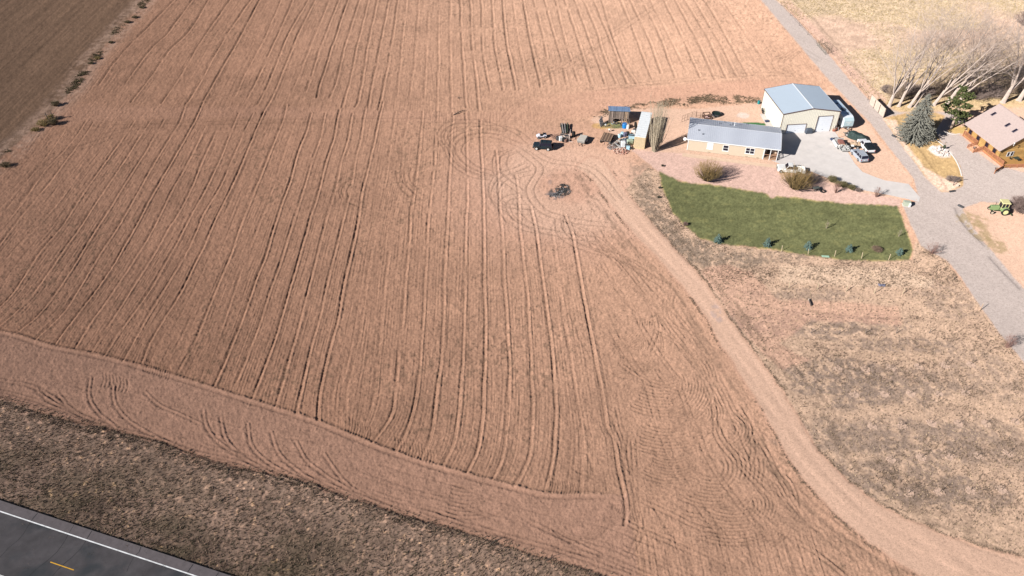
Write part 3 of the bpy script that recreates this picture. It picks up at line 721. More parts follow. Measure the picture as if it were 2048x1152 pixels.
for (cx, cy, r0, r1, a0, a1, n) in FAN:
    for k in range(n):
        r = r0 + (r1 - r0) * k / max(1, n - 1); j0 = random.uniform(-3, 3)
        w = [tuple(g(cx + r * math.cos(R(t + j0)), cy + .88 * r * math.sin(R(t + j0)))[:2]) for t in np.linspace(a0, a1, 14)]
        x, y = resamp(w, .2, 0, .05); stroke(D, x, y, .6)
D = D.reshape(nj, ni); fz = np.exp(-(D / .17) ** 2) * ss(.15, .5, vn(X * .35, YY * .35, 230)); Z = Z - .11 * fz; A = A * (1 - .14 * fz)[..., None]
# short harrow ticks where rows meet the headland
D = field()
for (x0, y0, n, dx, dy) in [(288,715,12,4.6,1.6),(700,835,9,5,2.2),(1100,955,13,5,1.2),(790,872,14,6,2.4),(205,745,8,7,2)]:
    for k in range(n):
        a = (x0 + dx * k, y0 + dy * k); b = (a[0] - 2, a[1] + 26); x, y = resamp(pxs([a, (a[0] + 2, a[1] + 13), b]), .2, 0, .1); stroke(D, x, y, .5)
D = D.reshape(nj, ni); Z = Z - .09 * np.exp(-(D / .14) ** 2); A = A * (1 - .14 * np.exp(-(D / .15) ** 2))[..., None]
_mid = [((a[0] + b[0]) / 2, (a[1] + b[1]) / 2) for a, b in zip(TRL, TRR)]
paths([_mid[4:]], (7.2, 9.4, 12.6, 13.4), .07, .15, .17, .9, mask=ss(.3, .55, n2)); paths([_mid[6:16]], (17.5, 18.6, 24.), .07, .15, .15, 1.2, mask=ss(.3, .55, n2))
# wheel ruts along the dirt track, its soft shoulders and the mown strips of the orchard
mid = [((a[0] + b[0]) / 2, (a[1] + b[1]) / 2) for a, b in zip(TRL, TRR)]
paths([mid], (-1.0, .95), .03, .45, -.06, .3, 1.2); paths([mid], (-3.6, 3.9, 4.8), .05, .2, .1, .8, mask=ss(.3, .6, n2))
paths([[(1560,690),(1640,700),(1800,702),(1880,690)],[(1540,700),(1640,712),(1800,716),(1900,700)],[(1600,680),(1700,686),(1860,682)]], (-.5, .5), .05, .3, .12, .4)
paths([[(1604,618),(1700,632),(1800,640)],[(1610,640),(1700,655),(1790,660)]], (0,), .06, .35, .15, .4)
# the earth beside the lane: a small ditch each side
paths([[(1590,0),(1650,62),(1710,132),(1770,205),(1810,262),(1850,312),(1880,352),(1897,376)]], (0,), .12, .3, .2, .4)
paths([[(1921,418),(1940,452),(1975,490)],[(1988,515),(2048,575)]], (.6,), .2, .5, .15, .3, 1.2)
paths([[(1590,30),(1650,110),(1690,150)]], (-4.5,), .05, .3, .12, .6)

band = ss(2.6, 4.2, dmid) * ss(12, 6, dmid) * np.isin(cls, [C_SOIL, C_ORCH, C_HEAD]) * (YY < 146)
stq = ss(.50, .66, .6 * fbm(dmid * 1.5, along * .13, 3, 310) + .4 * n3) * band
A = A * (1 - .38 * stq[..., None]) + C(.12, .085, .06) * (.30 * stq[..., None]); Z += band * .10 * (fbm(dmid * 1.3, along * .35, 3, 311) - .5)
# keep the earth flat below buildings and hard surfaces
flat = blur(inpoly([(1520,200),(1700,170),(1840,395),(1800,402),(1550,325),(1370,305),(1372,232)], X, YY), 2); Z = Z * (1 - flat)
A = np.clip(A, .01, .9)
COV = dict(weedy=(cls == C_ORCH) * (.10 + wam), pale=(cls == C_ORCH) * (.4 + .6 * ss(.4, .6, o2)), vgr=vg * (.3 + v1), vwd=vg * (.3 + hw),
           past=(cls == C_PAST) * ylw * (.3 + p1), ditch=ss(1.6, .2, np.abs(yDitch + .6)) * (.02 + n3),
           shoulder=ss(.02, .12, edge) * ss(.45, .2, edge) * np.isin(cls, [C_SOIL, C_ORCH, C_HEAD]) * (wd + ss(.45, .6, n2) * .6) * ss(152, 140, YY),
           stub=np.isin(cls, [C_SOIL, C_HEAD]) * (wd * .9 + .05), swale=np.clip(sw, 0, 1), scrub=sc)
import time; print('ground ready', time.process_time(), float(Z.min()), float(Z.max()))

GM = mat('earth', attr=True, rough=.95, var=.16, scale=5.5, bump=.05, bscale=7.0, spec=.1)
vidx = np.arange(nj * ni).reshape(nj, ni)
quads = np.stack([vidx[:-1, :-1], vidx[:-1, 1:], vidx[1:, 1:], vidx[1:, :-1]], -1).reshape(-1, 4)
qcls = cls[:-1, :-1].ravel()
allco = np.stack([X, YY, Z], -1).reshape(-1, 3).astype(np.float32); allc = np.concatenate([A.reshape(-1, 3), np.ones((nj * ni, 1), np.float32)], 1)
def sheet(name, classes, label=None):
    q = quads[np.isin(qcls, classes)]
    used, inv = np.unique(q.ravel(), return_inverse=True)
    me = bpy.data.meshes.new(name); nv = len(used); nq = len(q)
    me.vertices.add(nv); me.vertices.foreach_set('co', allco[used].ravel())
    me.loops.add(nq * 4); me.loops.foreach_set('vertex_index', inv.astype(np.int32).ravel())
    me.polygons.add(nq); me.polygons.foreach_set('loop_start', np.arange(0, nq * 4, 4, dtype=np.int32))
    me.polygons.foreach_set('loop_total', np.full(nq, 4, np.int32)); me.polygons.foreach_set('use_smooth', np.ones(nq, bool))
    me.update(calc_edges=True)
    ca = me.color_attributes.new('Col', 'FLOAT_COLOR', 'POINT'); ca.data.foreach_set('color', allc[used].ravel())
    me.materials.append(GM)
    o = bpy.data.objects.new(name, me); col.objects.link(o); tag(o, label=label, kind='structure'); return o
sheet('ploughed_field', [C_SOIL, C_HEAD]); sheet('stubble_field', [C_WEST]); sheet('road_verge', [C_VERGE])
sheet('dirt_track', [C_TRACK]); sheet('gravel_lane', [C_LANE]); sheet('tan_lawn', [C_ISLE]); sheet('green_lawn', [C_LAWN])
sheet('yard_ground', [C_YARD]); sheet('orchard_ground', [C_ORCH]); sheet('pasture', [C_PAST])

# --- highway with its markings, concrete drive and slabs ---------------------
def flatsheet(name, pts, z, m, kind='structure', thick=.0, world=False, parent=None):
    mb = MB(); P = [(p[0], p[1]) for p in (pts if world else P2(pts))]; n = len(P)
    if thick: mb.prism([(p[0], p[1]) for p in P], z - thick, z, 'z')
    else:
        ar = sum(P[i][0] * P[(i + 1) % n][1] - P[(i + 1) % n][0] * P[i][1] for i in range(n))
        if ar < 0: P = P[::-1]
        mb.add([(x, y, z) for x, y in P], [tuple(range(n))])
    o = mb.build(name, m, parent, fix=bool(thick))
    if kind: tag(o, kind=kind)
    return o
asph = mat('asphalt', (.078, .070, .073), .85, var=.30, scale=.35, bump=.01, bscale=30, stain=((.042, .045, .050), .22, .52))
shl = mat('asphalt_shoulder', (.135, .115, .118), .9, var=.15, scale=1.5, bump=.01, bscale=30)
a = Vector(g(0, 1024.5)[:2]); b = Vector(g(382, 1151)[:2]); u = (b - a).normalized(); nrm = Vector((-u.y, u.x))
if nrm.y < 0: nrm = -nrm
e = Vector(g(89, 1031)[:2]); shw = (e - a).dot(nrm)
def strip2(n0, n1, t0=-260, t1=150): return [tuple(a + u * t0 + nrm * n0), tuple(a + u * t1 + nrm * n0), tuple(a + u * t1 + nrm * n1), tuple(a + u * t0 + nrm * n1)]
flatsheet('highway', strip2(.12, -9.2), .230, asph, world=True, thick=.5)
flatsheet('highway_shoulder', strip2(shw, .125), .226, shl, world=True, thick=.5)
flatsheet('edge_line', strip2(.10, -.06), .236, mat('road_white', (.72, .72, .72), .6, var=.25, scale=2.0), world=True)
flatsheet('far_edge_line', strip2(-7.3, -7.42), .236, MATS['road_white'], world=True)
yc0 = Vector(g(102, 1126)[:2]); yc1 = Vector(g(149, 1142)[:2]); ny = (yc0 - a).dot(nrm); t0 = (yc0 - a).dot(u); t1 = (yc1 - a).dot(u)
yel = mat('road_yellow', (.62, .33, .03), .6, var=.2, scale=2.0)
for k in range(-8, 5): flatsheet('centre_dash', strip2(ny + .06, ny - .06, t0 + 12.2 * k, t1 + 12.2 * k), .236, yel, world=True)
conc = mat('concrete', (.47, .435, .415), .85, var=.08, scale=.5, bump=.004, bscale=40, stain=((.42, .395, .38), .6, .6))
flatsheet('driveway', [(1540,320),(1553,325),(1560,328),(1608,338),(1652,355),(1688,365),(1723,380),(1776,390),(1813,398),(1838,404),(1840,395),(1817,368),(1770,361),(1747,353),(1725,344),(1710,328),(1700,312),(1689,292),(1670,264),(1655,256),(1545,258)], .035, conc)
flatsheet('footpath', [(1519,228),(1528,228),(1562,272),(1545,272)], .03, mat('concrete_pale', (.46, .42, .385), .85, var=.08, scale=.6))
flatsheet('house_apron', [(1365,306),(1552,330),(1556,337),(1364,313)], .03, mat('apron_sand', (.52, .38, .28), .9, var=.1, scale=1.5))

# tar-filled cracks of the highway
random.seed(77); mb = MB(); P3 = lambda t, n: tuple(a + u * t + nrm * n) + (.2345,)
for k in range(26):
    t = -70 + k * 6.1 + random.uniform(-2, 2); n0 = shw - .1; pts = []
    while n0 > -9: pts.append((t, n0)); n0 -= random.uniform(.6, 1.4); t += random.uniform(-.35, .35)
    if random.random() < .35: pts = pts[:random.randint(3, 6)]
    for (t0_, a0), (t1_, a1) in zip(pts, pts[1:]):
        w = random.uniform(.02, .05); mb.add([P3(t0_ - w, a0), P3(t0_ + w, a0), P3(t1_ + w, a1), P3(t1_ - w, a1)], [(0, 1, 2, 3)])
tag(mb.build('pavement_cracks', mat('tar', (.022, .022, .024), .7, var=.2), fix=False), kind='structure')
# ================================================================ BUILDINGS
def wl(o):
    """matrix that lets a part be written in world coordinates and stored local to thing o"""
    return (Matrix.Translation(o.location) @ Matrix.Rotation(o.rotation_euler[2], 4, 'Z')).inverted()
WHITE = mat('white_paint', (.74, .74, .73), .5, var=.05)
GLASS = mat('dark_glass', (.018, .017, .030), .12, var=.3, spec=.6)
BLIND = mat('white_blind', (.70, .71, .72), .5, var=.05, wave=('Z', 6.0, .3))
BLACK = mat('black_rubber', (.018, .018, .018), .8, var=.3)
STEEL = mat('galvanised_steel', (.50, .51, .52), .4, metal=.6, var=.15)
TRIM = mat('brown_trim', (.13, .075, .07), .5, var=.1)

def window(par, x, z, w, h, y, panes=2, glass=None, cols=1, rot=0, fm=None):
    """window in a wall facing -y: white casing (sill proud) and its panes as sub-part"""
    K = Matrix.Translation((x, y, z)); t = .13
    f = MB(); f.M = K
    f.box(-w / 2 - t, -.05, -t, w / 2 + t, 0, 0); f.box(-w / 2 - t, -.05, h, w / 2 + t, 0, h + t)
    f.box(-w / 2 - t, -.05, 0, -w / 2, 0, h); f.box(w / 2, -.05, 0, w / 2 + t, 0, h); f.box(-w / 2 - t - .05, -.09, -t - .05, w / 2 + t + .05, 0, -t)
    for i in range(1, panes): f.box(-w / 2, -.04, h * i / panes - .035, w / 2, -.005, h * i / panes + .035)
    for i in range(1, cols): f.box(-w / 2 + w * i / cols - .06, -.045, 0, -w / 2 + w * i / cols + .06, -.006, h)
    fo = f.build('window', fm or WHITE, par)
    p = MB(); p.M = K; p.box(-w / 2, -.02, 0, w / 2, .02, h); p.build('pane', glass or GLASS, fo)
    return fo

# ---- tan mobile home ---------------------------------------------------------
hm_ = thing('mobile_home', 'long tan single-storey home with pale grey ribbed roof and corner porch', 'house', (38.63, 155.51, 0), R(-13.54))
L_, D_, EH, RR = 20.04, 10.18, 3.036, 1.187
TAN = mat('tan_siding', (.55, .455, .345), .7, var=.05, wave=('Z', 4.2, .15))
mb = MB(); prof = [(.35, .12), (9.83, .12), (9.83, EH - .02), (5.09, EH + RR - .14), (.35, EH - .02)]
mb.prism(prof, .3, L_ - 3.35, 'x')
mb.prism([(3.0, .12), (9.83, .12), (9.83, EH - .02), (5.09, EH + RR - .14), (3.0, EH + .58)], L_ - 3.35, L_ - .3, 'x')
mb.build('wall', TAN, hm_)
mb = MB()
for x in (.3, L_ - 3.4): mb.box(x - .03, .30, .12, x + .12, .349, EH - .05)
mb.box(.27, .32, .12, .299, .47, EH - .05); mb.box(.27, 9.7, .12, .299, 9.86, EH - .05)
mb.build('corner_trim', WHITE, hm_)
RF = mat('home_roof_metal', (.50, .525, .585), .5, metal=.1, var=.07, scale=5, wave=('X', 1.5, .55), bump=.004, bscale=10)
mb = MB(); t = .09; sl_ = [(-.0, EH), (5.09, EH + RR), (10.18, EH), (10.18, EH - t), (5.09, EH + RR - t), (0, EH - t)]
mb.prism(sl_, 0, L_, 'x'); rf = mb.build('roof', RF, hm_)
mb = MB(); k = 0
while k < L_:                                                   # standing ribs of the roof sheets
    for s_, e_ in (((k, .02, EH + .012), (k, 5.07, EH + RR + .008)), ((k, 10.16, EH + .012), (k, 5.11, EH + RR + .008))): mb.bar(s_, e_, .035, .035)
    k += .405
mb.build('roof_ribs', mat('roof_rib', (.56, .58, .63), .5, metal=.1, var=.05), rf)
mb = MB(); mb.prism([(4.93, EH + RR - .0), (5.09, EH + RR + .05), (5.25, EH + RR - .0)], -.02, L_ + .02, 'x'); mb.build('ridge_cap', mat('ridge_cap', (.52, .54, .58), .4, var=.05), rf)
mb = MB(); mb.box(-.02, -.07, EH - .2, L_ + .02, -.005, EH + .0); mb.box(-.02, 10.185, EH - .2, L_ + .02, 10.25, EH)
for x in (-.06, L_ + .01): mb.prism([(0, EH - .2), (5.09, EH + RR - .2), (10.18, EH - .2), (10.18, EH), (5.09, EH + RR), (0, EH)], x, x + .05, 'x')
mb.build('fascia', WHITE, hm_)
for (x, y, h, w_) in [(2.2, 3.0, .32, .3), (3.2, 1.9, .34, .28), (6.6, 7.6, .3, .3), (7.7, 9.1, .3, .3), (8.9, 7.1, .3, .3), (9.5, 8.3, .28, .3), (12.6, 9.6, .3, .3)]:
    z = EH + RR * (1 - abs(y - 5.09) / 5.09)
    mb = MB(); mb.cyl((x, y, z - .05), .07, h, 8); mb.cyl((x, y, z + h - .08), .16, .1, 8, r2=.10); mb.build('roof_vent', mat('vent_dark', (.10, .11, .13), .5), rf)
mb = MB(); mb.cyl((9.9, 7.3, EH + .5), .07, .95, 8); mb.cyl((9.9, 7.3, EH + 1.42), .12, .08, 8); mb.build('flue_pipe', WHITE, rf)
window(hm_, 5.15, 1.12, 1.05, 1.35, .35, 1, BLIND); window(hm_, 8.55, 1.1, 1.05, 1.25, .35, 2); window(hm_, 13.75, 1.1, 1.75, 1.25, .35, 2, cols=2)
mb = MB()                                                       # porch posts, beam, deck
PX = [L_ - 3.25, L_ - 1.95, L_ - .42]
mb = MB(); [mb.box(x - .07, .34, .0, x + .07, .48, EH - .1) for x in PX]; mb.box(L_ - .49, 2.8, 0, L_ - .35, 2.95, EH + .4); mb.build('porch_post', WHITE, hm_)
PF = mat('porch_boards', (.36, .22, .14), .7, var=.15, wave=('Y', 3.0, .3))
mb = MB(); mb.box(L_ - 3.34, .4, .0, L_ - .3, 2.99, .40); mb.build('porch_floor', PF, hm_)
mb = MB(); mb.box(L_ - 3.2, .37, 1.22, L_ - .45, .45, 1.32); mb.box(L_ - .46, .45, 1.22, L_ - .38, 2.9, 1.32); mb.box(L_ - .46, .45, .62, L_ - .38, 2.9, .68)
for i in range(5): mb.box(L_ - .45, .5 + i * .55, .4, L_ - .40, .55 + i * .55, 1.22)
mb.build('porch_rail', mat('rail_brown', (.40, .22, .14), .6), hm_)
mb = MB(); mb.box(L_ - 2.4, 2.95, .4, L_ - 1.5, 3.0, 2.45); dr = mb.build('door', mat('porch_door', (.10, .06, .05), .5), hm_); mb = MB(); mb.cyl((L_ - 1.62, 2.9, 1.4), .04, .06, 8, 'y'); mb.build('handle', STEEL, dr)
mb = MB()
for x in (4.9, 9.0, 13.0, 15.4): mb.box(x, .325, .2, x + .5, .349, .34)
mb.build('crawl_vent', mat('vent_tan', (.34, .25, .17), .6), hm_)
# dish at the west eave corner: fixed to the house
mb = MB(); mb.bar((-.05, .6, 2.2), (-.45, .3, 2.75), .05); hd_ = mb.build('dish_arm', STEEL, hm_)
mb = MB(); mb.M = Matrix.Translation((-.5, .25, 2.85)) @ Matrix.Rotation(R(60), 4, 'X')
vs = [(0, 0, -.08)] + [(.36 * math.cos(t), .36 * math.sin(t), 0) for t in [2 * PI * i / 14 for i in range(14)]] + [(0, 0, -.1)] + [(.37 * math.cos(t), .37 * math.sin(t), -.02) for t in [2 * PI * i / 14 for i in range(14)]]
mb.add(vs, [(0, 1 + i, 1 + (i + 1) % 14) for i in range(14)] + [(15, 16 + (i + 1) % 14, 16 + i) for i in range(14)]); mb.build('satellite_dish', WHITE, hd_)
mb = MB(); mb.box(.22, 1.2, .25, .299, 1.75, .95); mb.box(.2, 2.4, 1.1, .299, 2.75, 1.6); mb.build('meter_box', mat('meter_grey', (.28, .28, .28), .5), hm_)
mb = MB(); mb.tube([(.28, .6, .1), (.28, .6, 1.6), (.28, .62, 2.9)], .03, 6); mb.build('conduit', mat('meter_grey'), hm_)

# ---- cream workshop -------------------------------------------------------------
ws = thing('workshop', 'tall cream metal workshop with blue-grey gable roof and two white garage doors', 'workshop', (61.505, 163.194, 0), R(5.89))
W_, WL, WH, WR = 13.30, 12.41, 5.027, 1.05
CRM = mat('cream_cladding', (.74, .70, .60), .55, var=.03)
CRS = mat('cream_cladding_side', (.70, .67, .575), .55, var=.03, wave=('Y', 1.05, .2))
D1 = (1.45, 6.05, 2.25); D2 = (8.45, 12.0, 4.0)
mb = MB()                                                       # front wall with the two openings
mb.prism([(0, 0), (D1[0], 0), (D1[0], D1[2]), (D1[1], D1[2]), (D1[1], 0), (D2[0], 0), (D2[0], D2[2]), (D2[1], D2[2]), (D2[1], 0), (W_, 0), (W_, WH), (W_ / 2, WH + WR), (0, WH)], 0, .2)
mb.prism([(0, 0), (W_, 0), (W_, WH), (W_ / 2, WH + WR), (0, WH)], WL - .2, WL); mb.build('gable_wall', CRM, ws)
mb = MB(); mb.box(-.003, .003, 0, .2, WL - .003, WH - .03); mb.box(W_ - .2, .003, 0, W_ + .003, WL - .003, WH - .03)
mb.build('side_wall', CRS, ws); mb = MB()
for i in range(31): y = .2 + i * .4; mb.box(-.03, y, .02, -.004, y + .05, WH - .1)
mb.build('side_rib', CRS, ws)
mb = MB()
for i in range(33):
    x = .2 + i * .4; zt = WH + WR * (1 - abs(x - W_ / 2) / (W_ / 2)) - .12; z0 = 0
    if D1[0] - .15 < x < D1[1] + .1: z0 = D1[2] + .12
    if D2[0] - .15 < x < D2[1] + .1: z0 = D2[2] + .12
    mb.box(x, -.03, z0, x + .05, -.001, zt)
mb.build('cladding_rib', CRM, ws)
for nm, (x0, x1, h) in (('garage_door', D1), ('garage_door', D2)):
    n = max(4, int(h / .55)); mb = MB()
    for i in range(n): mb.box(x0, .13, h * i / n + .01, x1, .18, h * (i + 1) / n - .01)
    dr = mb.build(nm, mat('door_white', (.74, .77, .82), .5, var=.03), ws)
    mb = MB(); mb.box((x0 + x1) / 2 - .1, .10, .5, (x0 + x1) / 2 + .1, .13, .58); mb.build('handle', BLACK, dr)
    mb = MB(); mb.box(x0 - .09, -.05, 0, x0, .12, h + .09); mb.box(x1, -.05, 0, x1 + .09, .12, h + .09); mb.box(x0, -.05, h, x1, .12, h + .09); mb.build('door_frame', TRIM, ws)
WRF = mat('workshop_roof', (.50, .58, .66), .5, metal=.1, var=.05, scale=6, wave=('Y', 1.5, .5), bump=.003, bscale=12)
mb = MB(); t = .1; o_ = .12; zz = WR / (W_ / 2)
mb.prism([(-o_, WH - o_ * zz + .02), (W_ / 2, WH + WR + .02), (W_ + o_, WH - o_ * zz + .02), (W_ + o_, WH - o_ * zz + .02 + t), (W_ / 2, WH + WR + .02 + t), (-o_, WH - o_ * zz + .02 + t)], -.12, WL + .12)
rf = mb.build('roof', WRF, ws)
mb = MB(); k = 0
while k < WL:
    z0 = WH + .02 + t
    mb.bar((-o_, k, z0 - o_ * zz), (W_ / 2, k, z0 + WR + .01), .04, .03); mb.bar((W_ + o_, k, z0 - o_ * zz), (W_ / 2, k, z0 + WR + .01), .04, .03); k += .42
mb.build('roof_ribs', mat('workshop_rib', (.54, .61, .69), .5, metal=.1, var=.04), rf)
mb = MB(); z0 = WH + WR + .1; mb.prism([(W_ / 2 - .2, z0), (W_ / 2, z0 + .07), (W_ / 2 + .2, z0)], -.13, WL + .13); mb.build('ridge_cap', mat('ridge_white', (.66, .68, .70), .4, var=.04), rf)
mb = MB()
for y in (-.17, WL + .12):
    for a_, b_ in ((-o_, W_ / 2), (W_ + o_, W_ / 2)): mb.bar((a_, y + .025, WH + .04), (b_, y + .025, WH + WR + .05), .05, .2)
mb.bar((-o_ - .03, -.15, WH + .03), (-o_ - .03, WL + .15, WH + .03), .07, .16); mb.build('rake_trim', TRIM, ws)
mb = MB(); mb.bar((W_ + o_ + .03, -.15, WH + .03), (W_ + o_ + .03, WL + .15, WH + .03), .07, .16); mb.build('gutter', mat('ridge_white'), ws)
mb = MB()
for (x, y) in ((-.045, -.045), (W_ + .0, -.045), (-.045, WL - .06)): mb.box(x, y, 0, x + .1, y + .1, WH - .02)
mb.build('corner_trim', TRIM, ws)
mb = MB(); mb.box(-.08, 7.0, .05, -.004, 8.0, 2.15); dr = mb.build('side_door', WHITE, ws); mb = MB(); mb.cyl((-.14, 7.9, 1.05), .04, .06, 8, 'x'); mb.build('handle', STEEL, dr)
# round wheel leaning on the long wall, door mat box, bits along it
def wheel_thing(name, label, cat, px, r, wdt, axis, rz, group=None, lay=False, hub=None, z=0, tilt=0):
    p = g(*px); o = thing(name, label, cat, (p.x, p.y, z), rz, group)
    mb = MB()
    if lay: mb.ring((0, 0, wdt / 2), r, wdt, r * .38, 20, 'z')
    else: mb.M = Matrix.Rotation(tilt, 4, 'X'); mb.ring((0, 0, r), r, wdt, r * .32, 20, 'y')
    mb.build('tyre' if hub != 'none' else 'rim', BLACK, o, smooth=True)
    if hub and hub != 'none':
        mb = MB()
        if lay: mb.cyl((0, 0, wdt * .3), r * .62, wdt * .3, 14)
        else: mb.M = Matrix.Rotation(tilt, 4, 'X'); mb.cyl((0, -wdt * .25, r), r * .66, wdt * .5, 14, 'y')
        mb.build('rim', hub, o)
    return o
wp = ws.matrix_world if False else None
def onto(o, x, y, z=0): return (Matrix.Translation(o.location) @ Matrix.Rotation(o.rotation_euler[2], 4, 'Z')) @ Vector((x, y, z))
q = onto(ws, -.35, 10.0)
sp = thing('spoked_wheel', 'black spoked wheel leaning on the long cream wall of the workshop', 'wheel', q, R(95.9))
mb = MB(); mb.M = Matrix.Rotation(R(-12), 4, 'X'); mb.ring((0, 0, .75), .75, .12, .14, 24, 'y'); mb.build('rim', BLACK, sp)
mb = MB(); mb.M = Matrix.Rotation(R(-12), 4, 'X')
for i in range(4): a = i * PI / 4; mb.bar((-.66 * math.cos(a), 0, .75 - .66 * math.sin(a)), (.66 * math.cos(a), 0, .75 + .66 * math.sin(a)), .06)
mb.cyl((0, -.08, .75), .14, .16, 10, 'y'); mb.build('spokes', BLACK, sp)
q = onto(ws, -.8, 5.9); bx = thing('black_tub', 'small dark blue tub on the path beside the workshop side door', 'tub', q, .2)
mb = MB(); mb.prism([(-.35, 0), (.35, 0), (.45, .35), (-.45, .35)], -.3, .3); mb.build('tub', mat('tub_blue', (.03, .04, .10), .5), bx, bevel=.03); mb = MB(); mb.box(-.48, -.33, .33, .48, .33, .37); mb.build('lid', mat('tub_lid', (.05, .06, .12), .5), bx)
p = g(1522, 207.5); bx = thing('blue_drum', 'small teal drum behind the far corner of the workshop', 'drum', (p.x - .6, p.y, 0))
mb = MB(); mb.tube([(0, 0, 0), (0, 0, .8)], .32, 14); mb.tube([(0, 0, .25), (0, 0, .3)], .34, 14); mb.tube([(0, 0, .55), (0, 0, .6)], .34, 14); mb.build('drum', mat('teal_plastic', (.03, .25, .25), .5), bx)
# covered grill between the doors, planters at the corner
p = g(1616.5, 266.5); gr = thing('covered_grill', 'charcoal grey covered grill between the two white garage doors', 'grill', (p.x, p.y, .035), R(6))
mb = MB(); mb.loft([[(x * a, y * b, z) for x, y in ((-1, -1), (1, -1), (1, 1), (-1, 1))] for a, b, z in ((.78, .42, 0), (.80, .45, .5), (.72, .40, 1.0), (.45, .22, 1.28))]); mb.build('cover', mat('grill_cover', (.075, .09, .115), .7, var=.3, scale=2, bump=.05, bscale=4), gr, bevel=.08)
mb = MB(); [mb.cyl((x, -.42, 0), .09, .12, 8, 'y') for x in (-.6, .6)]; mb.build('caster', BLACK, gr)
p = g(1667.5, 262.5); pl_ = thing('terracotta_pot', 'reddish brown planter at the right corner of the workshop front', 'planter', (p.x, p.y, 0))
mb = MB(); mb.tube([(0, 0, 0), (0, 0, .1), (0, 0, .55), (0, 0, .62)], [.3, .32, .46, .5], 14); mb.build('pot', mat('terracotta', (.33, .12, .08), .8), pl_)
mb = MB(); mb.ell((0, 0, .7), (.38, .38, .3), 9, 5, .25); mb.build('dead_plant', mat('dead_plant', (.30, .22, .16), .9, var=.3), pl_)
# basketball hoop
p = g(1669.5, 279); bh = thing('basketball_hoop', 'portable basketball hoop with dark blue base at the drive edge', 'basketball hoop', (p.x, p.y, .04), R(10))
mb = MB(); mb.prism([(-1.1, 0), (.9, 0), (.7, .22), (-.7, .30)], -.45, .45); mb.build('base', mat('hoop_base', (.035, .055, .11), .5), bh, bevel=.05)
mb = MB(); mb.tube([(.2, 0, .2), (.3, 0, 2.0), (.1, .1, 3.0)], .05, 8); mb.bar((.1, .1, 2.7), (-.35, .3, 3.0), .05); mb.bar((.2, 0, .9), (-.7, 0, .3), .04); mb.build('pole', mat('hoop_pole', (.55, .52, .50), .4), bh)
mb = MB(); mb.cbox((-.45, .35, 3.1), (1.0, .04, .75), R(35)); bb = mb.build('backboard', mat('board_white', (.62, .55, .50), .5), bh)
mb = MB(); mb.ring((-.3, .0, 2.85), .23, .03, .03, 14, 'z'); mb.build('rim', mat('rim_red', (.45, .08, .03), .5), bb)

# ---- shipping container -----------------------------------------------------------
ct = thing('shipping_container', 'long container with weathered white roof and ribbed tan end', 'container', (27.219, 156.895, 0), R(-14.51))
TANC = mat('container_tan', (.64, .52, .345), .6, var=.06, scale=1.5)
mb = MB(); w, l, h = 2.447, 12.116, 2.90; mb.box(.03, .05, .12, w - .03, l - .03, h - .05); mb.build('side_wall', TANC, ct)
mb = MB(); n = 13
for i in range(n): x = .12 + (w - .24) * i / n; mb.prism([(x, 0), (x + .05, -.0), (x + .13, .0), (x + .16, 0)], 0, .01) if False else mb.box(x, -.01, .2, x + .09, .05, h - .16)
mb.build('end_corrugation', TANC, ct)
mb = MB()
for x0_, x1_ in ((-.01, .03), (w - .03, w + .01)):
    mb = MB(); [mb.box(x0_, .25 + i * .29, .25, x1_, .40 + i * .29, h - .15) for i in range(40)]; mb.build('side_corrugation', TANC, ct)
mb = MB()
for x in (0, w - .12):
    for y in (0, l - .12): mb.box(x, y - .012, 0, x + .12, y + .12, h - .06)
mb.box(.12, -.012, 0, w - .12, .1, .18); mb.box(.12, -.012, h - .15, w - .12, .1, h - .06); mb.box(-.012, .12, 0, .1, l, .16); mb.box(w - .1, .12, 0, w + .012, l, .16); mb.build('frame', mat('container_frame', (.58, .44, .26), .6), ct)
mb = MB(); n = 12
for i in range(n): y = l * i / n; mb.cbox((w / 2, y + l / n / 2, h - .03), (w + .04, l / n - .02, .06), 0, 0, R(.04 * (-1) ** i))
mb.build('roof', mat('container_roof', (.76, .78, .78), .6, var=.05, scale=3, stain=((.50, .52, .53), 2.2, .62), bump=.01, bscale=3), ct, bevel=.02)

# ---- plank shed with blue roof and its pen ----------------------------------------
a_ = g(1217, 246); b_ = g(1256, 247.5); sx = (b_ - a_).length; srz = math.atan2(b_.y - a_.y, b_.x - a_.x)
sh = thing('plank_shed', 'weathered plank animal shed with pale blue metal roof', 'shed', (a_.x, a_.y, 0), srz)
random.seed(11); woods = [mat('plank_grey', (.20, .155, .13), .85, var=.25, scale=2), mat('plank_tan', (.42, .29, .19), .85, var=.25, scale=2), mat('plank_dark', (.09, .07, .06), .85, var=.3, scale=2), mat('plank_pale', (.36, .28, .24), .85, var=.2, scale=2)]
mb = MB(); x = 0
while x < sx - .05:
    wv = random.uniform(.14, .26); mb.mi = random.choice([0, 0, 1, 2, 2, 3]); zb = random.uniform(.9, 1.3); mb.box(x, random.uniform(-.02, .01), zb if random.random() < .5 else .1, min(sx, x + wv - .025), .04, 3.15); x += wv
for i in range(11):
    mb.mi = i % 4; mb.box(.0, .05 + i * .22, .1, .04, .25 + i * .22, 3.1); mb.mi = (i + 1) % 4; mb.box(sx - .04, .05 + i * .22, .1, sx, .25 + i * .22, 3.1)
mb.mi = 2; mb.box(0.05, 2.45, 0, sx - .05, 2.5, 3.0); mb.build('plank_wall', woods, sh)
mb = MB(); mb.box(-.02, -.1, 1.25, sx + .02, -.03, 1.4); mb.box(-.02, -.1, .1, .12, -.03, 3.1); mb.box(sx - .12, -.1, .1, sx + .02, -.03, 3.1); mb.build('post', woods[0], sh)
